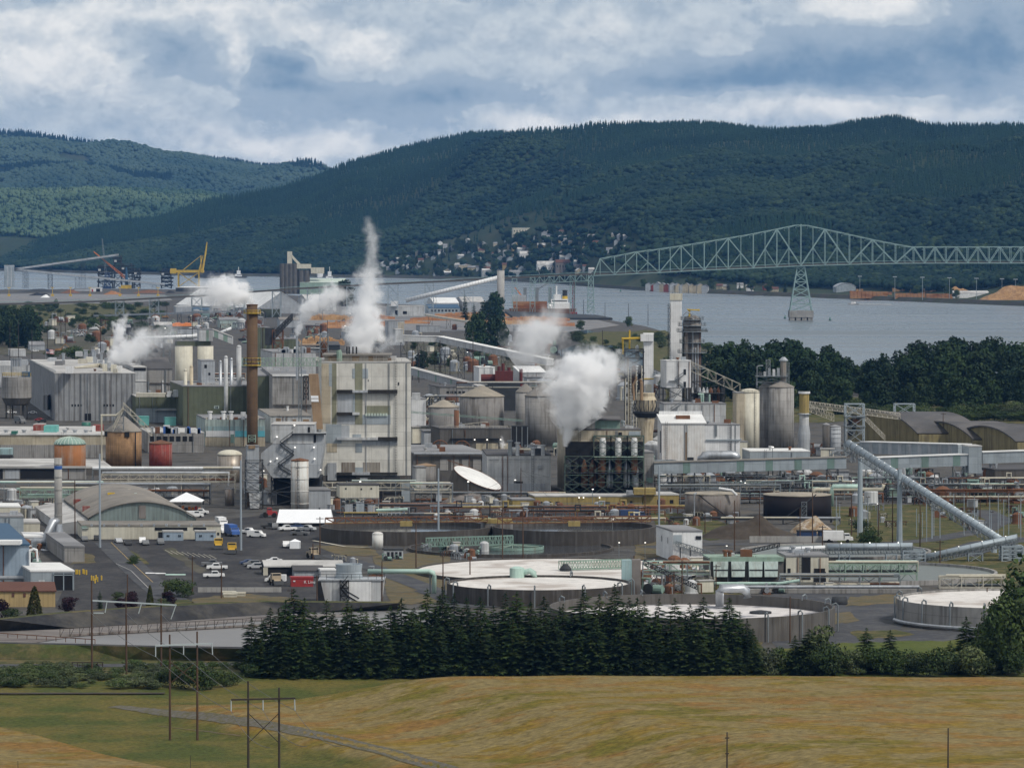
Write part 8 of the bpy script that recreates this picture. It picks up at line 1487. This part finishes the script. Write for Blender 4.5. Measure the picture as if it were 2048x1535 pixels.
b=B('generator','grey generator set behind the cooling tower','generator',768,806,1100,1118,2.5,'clad_grey','steel_dark'); b.wins([(774+i*8,1103,779+i*8,1116) for i in range(4)],'opening_dark','grille')
B('barrier_wall','long low grey concrete barrier wall beyond the lagoon bank','wall',395,562,1174,1184,.5,'concrete_plain',None)
for i,(u,v) in enumerate([(445,1190),(447,1194),(464,1192)]): B('timber_stack','pale yellow timber stack beyond the lagoon','timber stack',u,u+26,v-5,v,1.2,'clad_cream','clad_cream',group='timber stacks by the lagoon')
th=thing('pipe_stock','mint and white pipes lying on blocks in the car park','pipe stack',G(330,1150)); obj('pipe',MB().tube([P(330,1150,1135),P(370,1150,1135)],.45,8),'pipe_mint',th); obj('pipe',MB().tube([P(290,1147,1140),P(330,1148,1140)],.45,8),'pipe_white',th)
# ---------------------------------------------------------------- vehicles (local coordinates, nose towards +x)
VC={}
def vehicle(kind,col):
    if (kind,col) in VC: return VC[(kind,col)]
    pr={'sedan':[(-2.3,.35),(-2.3,.85),(-1.6,.95),(-.9,1.42),(.5,1.42),(1.2,.95),(2.2,.8),(2.3,.4)],'suv':[(-2.3,.4),(-2.3,1.2),(-2.1,1.75),(.4,1.75),(1.2,1.1),(2.3,1.0),(2.35,.4)],'pickup':[(-2.9,.5),(-2.9,1.15),(-.7,1.15),(-.6,1.9),(1.0,1.9),(1.5,1.25),(2.8,1.15),(2.9,.5)],'van':[(-2.8,.4),(-2.8,2.1),(1.3,2.1),(1.9,1.25),(2.7,1.1),(2.8,.4)],'truck':[(-4.6,.7),(-4.6,1.0),(1.9,1.0),(1.9,2.7),(3.4,2.7),(3.7,1.7),(4.4,1.6),(4.5,.7)],'loader':[(-2.6,.9),(-2.6,1.9),(-.9,2.0),(-.8,3.1),(.6,3.1),(.7,1.5),(1.6,1.2),(1.6,.8)]}[kind]
    W=1.9 if kind not in('truck','loader') else 2.5
    def extr(pr,w): n=len(pr); return MB().add([(x,-w/2,z) for x,z in pr]+[(x,w/2,z) for x,z in pr],[tuple(range(n)),tuple(range(2*n-1,n-1,-1))]+[(i,i+n,(i+1)%n+n,(i+1)%n) for i in range(n)])
    body=extr(pr,W).mesh('body','paint_'+col); g=MB(); top=max(z for x,z in pr); gx=[x for x,z in pr if z==top]; x0,x1=min(gx),max(gx)
    if kind=='van': x0=x1-1.6
    if kind=='loader': x0,x1=-.75,.55
    for s in(-1,1): g.box(x0+.1,x1-.05,s*(W/2+.01)-.01,s*(W/2+.01)+.01,top-.6,top-.12)
    g.box(x1+.02,x1+.12,-W*.42,W*.42,top-.55,top-.1); g.box(x0-.12,x0-.02,-W*.42,W*.42,top-.5,top-.1)
    wr=.36 if kind not in('truck','loader') else (.52 if kind=='truck' else .8); wx=(-pr[-1][0]*.62,pr[-1][0]*.62) if kind!='loader' else (-1.6,1.2); ws=[]
    wm=MB(); wm.add([(wr*math.cos(i*.524),y,wr*math.sin(i*.524)) for y in(-.13,.13) for i in range(12)],[tuple(range(11,-1,-1)),tuple(range(12,24))]+[(i,(i+1)%12,12+(i+1)%12,12+i) for i in range(12)]); wme=wm.mesh('wheel','tire')
    ex=None
    if kind=='truck': ex=('cargo_box',MB().box(-4.5,1.6,-1.25,1.25,1.05,3.5).mesh('cargo_box','paint_'+col))
    if kind=='loader': ex=('bucket',MB().hexa([(2.2,-1.4,.2),(3.2,-1.4,.2),(3.2,1.4,.2),(2.2,1.4,.2),(2.0,-1.4,1.2),(2.4,-1.4,1.2),(2.4,1.4,1.2),(2.0,1.4,1.2)]).mesh('bucket','steel_dark'))
    VC[(kind,col)]=(body,g.mesh('windows','glass_dark'),wme,[(x,y*(W/2-.1),wr) for x in wx for y in(-1,1)],ex); return VC[(kind,col)]
def CAR(u,v,kind,col,deg,label,name=None,s=1.0):
    body,g,wme,ws,ex=vehicle(kind,col); p=G(u,v,.08); th=thing(name or {'sedan':'parked_car','suv':'parked_car','pickup':'pickup_truck','van':'van','truck':'box_truck','loader':'wheel_loader'}[kind],label,{'sedan':'car','suv':'car','pickup':'pickup','van':'van','truck':'truck','loader':'loader'}[kind],p,'vehicles in the mill yards',local=True,rz=math.radians(deg)); th.scale=(s,)*3
    obj('body',body,None,th); obj('windows',g,None,th)
    for q in ws: obj('wheel',wme,None,th).location=q
    if ex: obj(ex[0],ex[1],None,th)
for a in [(434,1139,'pickup','white',185,'white crew pickup truck, nearest of the pair in the left car park'),(424,1132,'pickup','grey',5,'dark pickup truck behind the white crew pickup'),(428,1155,'pickup','white',8,'white pickup truck beside a blue tarp in the car park'),(511,1137,'suv','silver',185,'silver estate car in front of two darker cars'),(503,1132,'suv','grey',195,'grey car behind the silver estate car'),(496,1128,'sedan','navy',200,'dark blue car hindmost of the three in a row'),(513,1074,'van','white',-20,'white van parked behind the tall steel pole'),(496,1067,'pickup','white',-25,'white pickup just behind the white van'),(169,1081,'sedan','grey',-80,'dark grey car parked at the cream office left end'),(194,1079,'sedan','black',-85,'black car parked next to the steel pole'),(237,1085,'sedan','silver',-75,'silver sedan parked near the brown shrubs'),(256,1089,'sedan','black',-80,'black sedan right of the silver one'),(285,1086,'suv','white',-85,'white car behind the dark one at the portable toilets'),(291,1089,'sedan','grey',-80,'dark sedan in front of the portable toilets'),(321,1088,'suv','grey',-80,'grey car parked beside the left cabin'),(464,1071,'truck','blue',-70,'blue box truck beside the right cabin'),(443,1056,'truck','white',-75,'white box truck behind the blue one'),(446,1066,'van','white',-75,'white van between the trucks and cabin'),(540,1056,'pickup','black',10,'black pickup at the marquee corner'),(550,1057,'suv','grey',-85,'blue grey car in front of the marquee'),(575,1061,'pickup','white',200,'white pickup in front of the marquee'),(592,1057,'pickup','navy',25,'navy pickup parked against the marquee front'),(614,1061,'pickup','silver',-30,'silver pickup beside the basin wall'),(572,1094,'pickup','white',-85,'white truck half hidden by the small square tent'),(551,1164,'van','white',172,'white work van beside the red container'),(548,1124,'sedan','white',190,'white car behind the long low shed'),(437,1097,'loader','yellow',-85,'yellow wheel loader near the right cabin'),(464,1106,'loader','yellow',-90,'yellow wheel loader near the tall steel pole'),(628,1116,'loader','tan',-60,'tan compact loader near the wooden pole'),(552,1169,'loader','tan',-70,'tan fork lift in front of the white van'),(538,1034,'loader','red',190,'red loader machine left of the marquee'),(133,1049,'loader','yellow',-70,'yellow machine behind the grey chimney'),(1676,1084,'truck','white',0,'white cab truck in front of the blue skip'),(1267,1040,'truck','navy',10,'navy truck on the far side of the dark basin'),(22,827,'pickup','white',180,'white pickup parked below the hopper silo'),(65,827,'sedan','white',185,'white car parked left of the corrugated mill'),(78,841,'sedan','red',175,'red car parked at the corrugated mill wall'),(84,845,'suv','black',180,'black car parked in front of the red one'),(40,846,'truck','grey',-60,'grey flatbed truck in the upper left yard'),(390,1034,'van','white',10,'white van near the peaked tent'),(400,1028,'pickup','white',0,'white pickup near the yellow bollards'),(520,832,'truck','white',0,'white truck among the olive halls'),(140,664,'pickup','white',0,'white pickup on the far left yard'),(70,703,'pickup','white',180,'white pickup beyond the flag pole'),(600,1070,'pickup','grey',160,'grey pickup in the open asphalt by the marquee')]: CAR(*a)
# ---------------------------------------------------------------- poles and lines
for (u,vt,vb,lb) in [(200,907,1095,'tall steel light mast in front of the cream office'),(482,920,1100,'tall steel light mast behind the yellow loaders'),(877,936,1082,'tall steel light mast beside the tilted tank'),(1318,930,1050,'tall steel light mast above the ochre office')]: POLE('light_mast',lb,u,vt,vb,.36,'pole_steel')
g_='wooden utility poles about the mill'
for i,(u,vt,vb) in enumerate([(640,1033,1117),(626,1086,1122),(1046,1012,1120),(832,1042,1136),(886,1112,1192),(940,1098,1153),(1005,1015,1122),(1268,1110,1184),(1348,1142,1212),(1364,1120,1230),(1410,1025,1066),(1469,1000,1100),(1519,1000,1082),(1580,1192,1285),(1625,985,1086),(1645,1050,1094),(1785,980,1085),(1840,1010,1095),(1880,1080,1130),(1974,1175,1225),(1703,990,1070),(1757,1005,1072),(220,760,845),(443,1128,1196),(584,1176,1230),(634,1150,1208),(764,1122,1206),(385,1112,1188),(1600,1015,1080),(1042,935,1010),(1290,960,1040),(1910,985,1045),(1960,1000,1052),(1886,825,905),(150,960,1075),(255,1148,1200),(1432,1128,1205)]):
    POLE('utility_pole',random.choice(['dark wooden utility pole with a crossarm in the mill yard','tall wooden utility pole standing among the tanks','brown wooden pole carrying wires between mill buildings']),u,vt,vb,.2,'wood_pole',g_,arms=((.5,1.1),) if i%3==0 else ())
for i,(u,vt,vb) in enumerate([(20,650,720),(37,640,715),(64,660,720),(95,640,700),(110,620,690),(122,615,690),(131,622,690),(201,635,712),(825,690,760),(838,700,765),(880,680,770),(900,690,775),(946,660,770),(1205,660,745),(655,640,700),(728,630,690),(1437,760,850),(1549,760,850),(1388,760,850),(310,600,660),(334,602,662),(385,640,700),(700,630,692),(1096,900,975),(980,1008,1040)]): POLE('utility_pole',random.choice(['thin distant utility pole behind the mill','distant wooden pole in the yards behind the mill']),u,vt,vb,.3,'wood_dark','distant poles behind the mill')
def HFRAME(label,us,vt,vbs,arm_v,arm_u,brace,ground,mat='wood_pole',arm_mat='insulator',strings=()):
    ps=[ground(u,vb) for u,vb in zip(us,vbs)]; Y=sum(p[1] for p in ps)/len(ps); th=thing('power_pole_frame',label,'power pole',(sum(p[0] for p in ps)/len(ps),Y,min(p[2] for p in ps)))
    for u,p,v in zip(us,ps,vt): obj('pole',MB().tube([(px(u,Y),Y,p[2]-1),(px(u,Y),Y,pz(v,Y))],[.24,.16],8),mat,th)
    a,c=P(arm_u[0],arm_v[0],Y,-.3),P(arm_u[1],arm_v[1],Y,-.3); obj('crossarm',MB().bar(a,c,.2),arm_mat,th)
    if brace: 
        (v0,v1)=brace; obj('brace',MB().bar(P(us[0],v0,Y),P(us[1],v1,Y),.09),mat,th); obj('brace',MB().bar(P(us[0],v1,Y,.15),P(us[1],v0,Y,.15),.09),mat,th)
    for (u,v0,du,dv) in strings: obj('insulator_string',MB().tube([P(u,v0,Y,-.3),P(u+du,v0+dv,Y,-.3)],.11,6),'insulator',th)
    return Y
for i in range(34): POLE('steel_post','thin grey steel post in the switchyard under the slanting conveyor',random.uniform(1650,2045),random.uniform(985,1030),random.uniform(1040,1084),.13,'pole_steel','steel posts of the right switchyard',arms=((.3,.7),) if i%2 else ())
for i in range(46):
    u=random.choice([random.uniform(60,340),random.uniform(815,1110)]); v=random.uniform(648,715) if u<400 else random.uniform(690,748); TREE('scrub_tree','small dark tree in the rough ground behind the mill','alder' if i%3 else 'shrub',u,v-random.uniform(9,26),v,1.1,'small trees behind the mill')
YA=HFRAME('two pole power frame with a dark crossarm and X brace in the foreground',(495,557),(1361,1374),(1560,1560),(1398,1395),(461,590),(1425,1485),T,'wood_dark','wood_dark',[(461,1398,0,23),(525,1397,0,22),(588,1395,1,24)])
YB_=HFRAME('two pole power frame with a pale crossarm beside the mound',(338,393),(1268,1262),(1480,1480),(1290,1286),(310,424),(1322,1366),T,'wood_pole','insulator',[(310,1290,0,22),(366,1288,0,20),(423,1286,1,22)])
YC_=HFRAME('three pole power frame with a long pale crossarm over the lagoon',(182,251,321),(1160,1185,1195),(1349,1350,1349),(1200,1209),(184,352),None,lambda u,v:G(u,v),'wood_pole','insulator',[(213,1202,-4,22),(282,1206,-6,20),(351,1209,-10,28),(186,1225,20,0)])
th=thing('power_line','three thin power cables strung between the foreground pole frames','cable',P(525,1420,YA))
for (u0,v0),(u1,v1),(u2,v2) in [((461,1421),(310,1312),(180,1224)),((525,1419),(366,1308),(251,1225)),((589,1419),(424,1308),(321,1226))]:
    A,Bq,Cq=P(u0,v0,YA,-.3),P(u1,v1,YB_,-.3),P(u2,v2,YC_,-.3); obj('cable',MB().tube(sag(A,Bq,.8)+sag(Bq,Cq,.8)[1:],.045,4),'cable',th); D=(A[0]+11,A[1]-75,A[2]+3); obj('cable',MB().tube(sag(D,A,1.5),.04,4),'cable',th)
p1=P(1042,940,1490); th=thing('power_line','sagging dark cables spreading from the pole in front of the cream hall','cable',p1)
for q in [(880,1010,1400),(905,1030,1380),(1200,1000,1380),(1320,985,1350),(1150,1030,1330)]: obj('cable',MB().tube(sag(p1,P(*q),1.2),.045,4),'cable',th)
for (u,vt,vb,lb) in [(1454,1463,1560,'weathered utility pole with small brackets at the bottom of the mound'),(1896,1455,1560,'slim bare pole at the bottom of the mound right'),(381,1510,1545,'short thin marker post in the green gully'),(36,1520,1550,'short marker post at the lower left corner')]: POLE('field_pole',lb,u,vt,vb,.15 if u>1000 else .06,'wood_dark',ground=T,arms=((.9,.35),(3.4,.3)) if u==1454 else (),cat='pole')
# ---------------------------------------------------------------- foreground trees
prof=[(498,1238),(520,1215),(560,1205),(600,1192),(640,1212),(672,1222),(700,1205),(735,1195),(780,1205),(830,1200),(860,1185),(920,1185),(960,1190),(1000,1200),(1060,1185),(1100,1200),(1160,1205),(1230,1190),(1290,1190),(1330,1215),(1380,1205),(1430,1212),(1470,1208),(1520,1268)]
n=0
for row,(vb,step,dv) in enumerate([(1336,27,-6),(1346,31,10),(1354,40,44)]):
    u=503+row*9
    while u<1525:
        vt=lerp_tab(prof,u)+dv+random.triangular(-26,44,-6)
        TREE('conifer_tree',('tall dark conifer in the back of the conifer belt','dark drooping conifer in the middle of the conifer belt','lower conifer at the front of the conifer belt by the mound')[row],'fir' if random.random()<.8 else 'spruce',u,vt,vb,random.uniform(1.15,1.65),'conifers of the belt behind the mound',var=5); u+=step*random.uniform(.75,1.2)
for (u,vt,vb,w_,lb) in [(1618,1255,1350,1.9,'broad dark pine right of the conifer belt'),(1733,1253,1345,1.7,'single pointed conifer left of its slimmer neighbour'),(1780,1258,1345,1.5,'slim pointed conifer right of the single one'),(1932,1230,1345,1.6,'dark spire shaped conifer in front of the pale tank'),(1994,1202,1345,1.1,'narrow tall conifer in front of the foam tank'),(1655,1275,1352,1.7,'small dark pine at the mound edge'),(1590,1268,1350,1.6,'small fir at the right end of the conifer belt'),(1900,1280,1348,1.6,'short fir left of the spire conifer')]: TREE('conifer_tree',lb,'fir',u,vt,vb,w_)
for (u,vt,vb,w_,lb,k_) in [(2046,1108,1345,.95,'large leafy tree cut by the right frame edge','alder'),(2015,1180,1350,.8,'leafy tree under the large one at the right edge','alder'),(1965,1240,1348,.9,'bright leafy tree left of the narrow conifer','alder'),(1640,1248,1345,.9,'yellow green birch like tree beside the round tank','willow'),(1560,1290,1350,1.0,'leafy bush tree at the right end of the belt','alder')]: TREE('leafy_tree',lb,k_,u,vt,vb,w_)
for i in range(26): u=1540+i*20+random.uniform(-8,8); TREE('thicket_bush','green bush in the thicket behind the mound on the right','shrub' if random.random()<.6 else 'pale_shrub',u,random.uniform(1282,1315),random.uniform(1346,1354),.9,'bushes of the right thicket',trunk=False)
for i in range(30): u=500+i*35+random.uniform(-12,12); TREE('thicket_bush','low dark bush at the feet of the conifer belt','shrub',u,random.uniform(1318,1332),1354,1.2,'bushes under the conifer belt',trunk=False)
for i in range(110):
    u=random.uniform(-20,330); v=random.uniform(1338,1378); TREE('bramble_bush','pale flowering bramble bush at lower left','pale_shrub' if u>60 or random.random()<.4 else 'shrub',u,v-random.uniform(8,24),v,1.9,'bramble bushes at lower left',ground=T if v>1350 else None,trunk=False)
for i in range(9): u=320+i*19; v=1380-abs(i-4)*2.5; TREE('bramble_bush','big dark rounded bush behind the pole frame','shrub',u,v-(60-abs(i-4)*7)+random.uniform(-4,8),v,.85,'dark bushes behind the pole frame',ground=T,trunk=False)
for i in range(8): u=330+i*24; TREE('bramble_bush','small green bush along the lagoon road','shrub',u,1318+random.uniform(0,6),1338,1.2,'bushes along the lagoon road',trunk=False)
for (u,vt,vb,w_,k_,lb) in [(69,1172,1232,.95,'cypress','yellow green cone shaped tree in front of the tan shed'),(140,1192,1226,1.0,'plum','round dark purple plum tree beside the cone tree'),(4,1196,1238,.9,'plum','reddish plum tree at the left frame edge'),(22,1215,1240,1.2,'shrub','small green bush at the left frame corner'),(200,1178,1222,.9,'spruce','loose blue green conifer behind the lagoon bank'),(265,1180,1218,.9,'plum','purple plum tree behind the tall crossarm'),(240,1195,1222,1.0,'plum','lower purple plum bush left of the tree'),(335,1182,1210,1.0,'plum','dark purple plum bush below the hedge'),(300,1170,1212,.7,'cypress','olive green pointed shrub left of the hedge'),(332,1168,1200,.8,'cypress','second olive pointed shrub nearer the hedge'),(355,1155,1192,1.3,'shrub','large round green hedge bush by the car park'),(375,1168,1195,1.1,'shrub','green hedge bush right of the round one'),(325,1195,1215,1.5,'pale_shrub','bright yellow green shrub below the hedge'),(235,1182,1200,1.3,'pale_shrub','yellowish shrub between road and plum trees'),(268,1108,1124,1.2,'pale_shrub','reddish dry shrub in the car park island'),(265,1114,1128,1.6,'shrub','low green shrub in the car park island'),(620,1128,1140,1.6,'shrub','creeper on the roof line of the long low shed'),(1740,1050,1088,1.0,'shrub','bush in the grass left of the conveyor column'),(1728,1062,1090,.9,'shrub','small bush beside the parked truck'),(1720,1038,1062,1.4,'shrub','dark bush in front of the mint pipe loop')]: TREE('ornamental_tree' if k_ not in('shrub','pale_shrub') else 'garden_bush',lb,k_,u,vt,vb,w_,trunk=k_ not in('shrub','pale_shrub'))
# grass tufts over the mounds and gully
n=60000; x=RNG.uniform(-110,115,n); y=RNG.uniform(625,835,n); k_=np.abs(x)<y*.128; x,y=x[k_],y[k_]; z=hgt(x,y); n=len(x)
h_=RNG.uniform(.04,.12,n)*(.5+fbm(x*.07,y*.07,3,77)*1.3); a=RNG.uniform(0,3.14,n); w_=h_*.9; ca,sa=np.cos(a)*w_,np.sin(a)*w_; lx,ly=RNG.uniform(-1.6,1.6,(2,n))*h_
V=np.stack([np.stack([x-ca,y-sa,z-.03],1),np.stack([x+ca,y+sa,z-.03],1),np.stack([x+lx,y+ly,z+h_],1)],1)
fl=(ca*1.0)>0; nrm=np.cross(V[:,1]-V[:,0],V[:,2]-V[:,0]); fl=nrm[:,1]>0; V[fl]=V[fl][:,[1,0,2]]; vv=V.reshape(-1,3); me=npmesh('grass',vv,np.arange(len(vv)).reshape(-1,3),'mound_grass'); set_damp(me,vv[:,0],vv[:,1]); me.polygons.foreach_set('use_smooth',[True]*len(me.polygons)); me.normals_split_custom_set_from_vertices([(0,0,1)]*len(vv)); o=bpy.data.objects.new('grass',me); COL.objects.link(o); tag(o,kind='stuff')
# ---------------------------------------------------------------- loose equipment in the yards (copies of a few kinds)
def eq(kind,mat,mat2):
    th=bpy.data.objects.new(kind,None); COL.objects.link(th); th['_o']=(0,0,0); th['_local']=True
    if kind=='process_vessel': obj('shell',MB().lathe(0,0,[(.5,0),(.5,.12),(.42,.14),(.42,.82),(.2,.97),(.03,1)],12),mat,th,False); obj('pipe',MB().tube([(.42,0,.7),(.7,0,.7),(.7,0,.0)],.06,6),mat2,th)
    elif kind=='pump_skid': obj('base',MB().box(-1,1,-.5,.5,0,.15),mat2,th); obj('motor',MB().tube([(-.8,0,.5),(.1,0,.5)],.33,10),mat,th); obj('casing',MB().tube([(.3,-.35,.55),(.3,.35,.55)],.42,10),mat2,th); obj('pipe',MB().tube([(.3,0,.7),(.3,0,1.3),(.9,0,1.3),(.9,0,.2)],.1,6),mat,th)
    elif kind=='equipment_cabinet': obj('body',MB().box(-.6,.6,-.35,.35,.08,1),mat,th); obj('roof',MB().box(-.68,.68,-.43,.43,1,1.06),mat2,th); obj('door',MB().box(-.4,.3,-.37,-.34,.15,.85),mat2,th)
    elif kind=='pipe_manifold':
        m=MB()
        for i in range(4): m.tube([(-.9+i*.55,0,0),(-.9+i*.55,0,.7+.1*i),(-.5+i*.4,0,.95),(1.2,0,.95-.06*i)],.07,6)
        obj('pipe',m,mat,th); obj('frame',MB().tower(-1,1,-.3,.3,0,1,1,.045),mat2,th)
    elif kind=='lamp_post': obj('shaft',MB().tube([(0,0,0),(0,0,1)],.016,6),mat,th); obj('lamp',MB().box(-.03,.05,-.03,.03,.99,1.03),'lamp_glow',th)
    return th
PRO=[eq('process_vessel','galvanised','pipe_cream'),eq('process_vessel','clad_light','steel_rust'),eq('process_vessel','steel_rust','galvanised'),eq('pump_skid','steel_teal','steel_dark'),eq('pump_skid','galvanised','steel_rust'),eq('equipment_cabinet','clad_grey','roof_grey'),eq('equipment_cabinet','clad_cream','roof_light'),eq('pipe_manifold','pipe_cream','steel_dark'),eq('pipe_manifold','galvanised','steel'),eq('pipe_manifold','steel_rust','steel_dark'),eq('lamp_post','steel','steel')]
LB={'process_vessel':('upright process vessel with side pipe ','vessel'),'pump_skid':('pump skid with a round motor ','pump'),'equipment_cabinet':('small flat capped equipment cabinet ','cabinet'),'pipe_manifold':('low framed pipe manifold ','pipe manifold'),'lamp_post':('slim lit lamp post ','lamp post')}
US=set()
for (u0,u1,v0,v1,n,s0,s1,where) in [(400,500,775,840,36,3,8,'beside the pale vessels left of the chimney'),(540,640,715,745,14,3,7,'behind the green truss walkway'),(826,915,805,900,34,3,8,'between boiler house and cone tanks'),(1000,1130,900,910,12,2,5,'behind the cream hall'),(1290,1330,900,960,10,3,7,'around the cream process vessel'),(1310,1700,958,985,60,2,5.5,'under the blue grey gallery'),(1700,2040,958,1010,55,2,5.5,'in the right pipe yard'),(830,1340,1000,1042,60,1,2.8,'between the basins and the mill'),(880,1000,1002,1018,12,1.2,2.4,'at the foot of the tilted tank'),(850,970,1098,1122,18,1.2,2.6,'among the pipes at the green bridge foot'),(1290,1420,1130,1190,40,1.4,3.4,'between inlet tower and filter house'),(1420,1660,1172,1190,16,1,2.2,'in front of the filter house'),(0,170,1000,1040,18,1.5,3.5,'in the left yard behind the chimney'),(0,100,1096,1140,14,1.2,3,'around the blue building'),(645,830,1004,1022,16,1.5,3.5,'at the boiler house foot'),(620,760,1118,1160,10,1,2,'in the yard behind the cooling tower'),(1340,1500,1036,1062,12,1,2.4,'around the weathered grey tank'),(500,545,960,1010,8,2,5,'below the flue duct'),(960,1320,752,800,40,3,8,'in the shaded yard behind the silos'),(560,760,655,700,20,3,7,'in the log handling yard'),(380,520,620,660,30,4,9,'in the far yard left of the chimney top'),(300,410,640,690,16,4,9,'in the far yard beside the conveyor tube'),(1600,1700,905,935,8,2,5,'below the olive stack'),(770,800,1112,1122,4,1,1.6,'beside the generator'),(160,420,985,1004,14,1.5,3.5,'behind the arched workshop'),(90,340,640,712,44,3,8,'in the far left yard'),(815,1110,655,745,44,3,8,'on the slope behind the boiler house'),(1700,2040,1010,1060,26,1,3,'in the right grass yard')]:
    for i in range(n):
        q=random.choice(PRO[:10]); p=G(random.uniform(u0,u1),random.uniform(v0,v1),0); s=random.uniform(s0,s1); kn=q.name.split('.')[0]; src=q
        r=copy_tree(src,p,random.uniform(0,6.28),s*(1.3 if kn=='process_vessel' else 1),LB[kn][0]+where,LB[kn][1],'loose equipment '+where)
for i,(u,v,h) in enumerate([(1490,1000,6),(1706,1002,7),(1735,1030,6),(1755,1052,7),(1225,1078,6),(1290,1120,5),(1453,1127,5),(1238,1120,5),(1508,985,6),(1545,940,9),(936,1010,8),(1185,1020,7),(720,1010,8),(752,1022,8),(1030,1000,7),(560,765,16),(412,742,14),(690,690,16),(645,640,20),(1100,640,16),(330,690,14),(700,655,14)]): copy_tree(PRO[10],G(u,v),0,(h,h,h),LB['lamp_post'][0]+'in the mill yard','lamp post','lamp posts of the mill')
for q in PRO:
    for c in list(q.children): bpy.data.objects.remove(c)
    bpy.data.objects.remove(q)
# ---------------------------------------------------------------- steam
def PLUME(label,pts,Y,dens,seed,nz=.9,bounce=None):
    """pts: (u,v,radius px,weight); a real volume whose density follows the path"""
    (ua,va,_,_),(ub,vb_,rb_,_)=pts[-2:]; dd=math.hypot(ub-ua,vb_-va); pts=[(u,v,r*(1.0 if i==0 else 1.22),w_) for i,(u,v,r,w_) in enumerate(pts)]+[(ub+(ub-ua)/dd*rb_*1.6,vb_+(vb_-va)/dd*rb_*1.6,rb_,0)]
    Pq=[(Vector(P(u,v,Y)),r*mpp(Y),w_) for u,v,r,w_ in pts]; m=bpy.data.materials.new('steam'); m.use_nodes=True; MATS['steam%d'%seed]=m; k=NT(m.node_tree); m.node_tree.nodes.remove(m.node_tree.nodes['Principled BSDF'])
    pos=k.new('ShaderNodeNewGeometry').outputs['Position']; rm=sum(r for _,r,_ in Pq)/len(Pq)
    pn=k.vmath('ADD',pos,(seed*13.,seed*7.,0)); w1=k.noise(pn,.55/rm,3,.6); w2=k.noise(pn,1.5/rm,5,.62,.3); nn=k.math('MULTIPLY_ADD',k.math('SUBTRACT',w2,.5),2.3*nz,k.math('MULTIPLY',k.math('SUBTRACT',w1,.5),1.5*nz)); tot=None
    for (a,r0,w0),(b_,r1,w1_) in zip(Pq,Pq[1:]):
        ba=b_-a; L2=ba.length_squared; pa=k.vmath('SUBTRACT',pos,tuple(a)); h=k.math('DIVIDE',k.vmath('DOT_PRODUCT',pa,tuple(ba)),L2,clamp=True); sc_=k.new('ShaderNodeVectorMath',operation='SCALE'); sc_.inputs[0].default_value=tuple(ba); k.put(sc_.inputs['Scale'],h)
        d=k.vmath('LENGTH',k.vmath('SUBTRACT',pa,sc_.outputs[0])); val=k.math('ADD',k.math('DIVIDE',d,k.math('MULTIPLY_ADD',h,r1-r0,r0)),nn); q=k.math('MULTIPLY',k.math('POWER',k.ramp(val,1.0,.0),1.8),k.math('MULTIPLY_ADD',h,w1_-w0,w0)); tot=q if tot is None else k.math('MAXIMUM',tot,q)
    pvn=k.new('ShaderNodeVolumePrincipled'); pvn.inputs['Color'].default_value=(1,1,1,1); k.put(pvn.inputs['Density'],k.math('MULTIPLY',tot,1.4*dens/rm)); pvn.inputs['Anisotropy'].default_value=.0; k.l.new(pvn.outputs[0],m.node_tree.nodes['Material Output'].inputs['Volume']); m.cycles.volume_step_rate=.35
    mb=MB(); mb.tube([tuple(p) for p,_,_ in Pq],[r*1.25 for _,r,_ in Pq],10)
    th=tag(obj('steam_plume',mb,'steam%d'%seed),label,'steam plume')
    return th
PLUME('white steam drifting left from the tall brown chimney top',[(505,608,10,1.6),(492,596,17,1.4),(470,586,30,1.2),(440,584,34,.7),(410,582,28,.3)],1427,4.5,1)
PLUME('white steam bending right from the thin vent pipe',[(594,671,6,1.8),(601,648,12,1.6),(612,622,19,1.3),(640,606,24,.8),(665,592,26,.35),(700,588,14,.1)],1800,4.5,2)
PLUME('tall column of steam rising above the boiler house roof',[(728,710,30,1.0),(728,665,42,1.1),(726,630,36,.8),(738,590,32,.55),(735,552,32,.45),(740,522,18,.28),(746,486,20,.22),(738,452,14,.18)],1466,4.2,3)
PLUME('steam wafting above the corrugated mill roof',[(216,726,14,1.2),(238,712,24,1.0),(280,692,38,.5),(325,674,28,.25)],2160,3.6,4); PLUME('thin wisp of steam curling up behind the corrugated mill',[(226,715,10,.7),(236,680,14,.6),(240,650,14,.45),(252,632,8,.2)],2190,3.8,5)
PLUME('dense billow of white steam beside the evaporator house',[(1131,893,6,1.3),(1136,862,14,1.3),(1142,820,46,1.4),(1150,785,62,1.4),(1176,752,60,1.1),(1212,744,44,.7),(1240,738,28,.3)],1495,5.5,6)
PLUME('thin grey steam drifting behind the dense billow',[(1024,722,44,.25),(1060,695,58,.4),(1090,664,46,.6),(1108,640,30,.35)],2120,3.2,7); PLUME('faint steam wisp right of the boiler house steam column',[(760,704,12,.1),(785,680,14,.14),(800,650,8,.06)],1700,2.4,8); PLUME('tiny steam wisp on the plant house roof',[(1005,900,4,.5),(1006,888,7,.35),(1004,876,5,.1)],1690,3,9)
for o in sc.objects:
    for q in('_o','_local'):
        if q in o: del o[q]
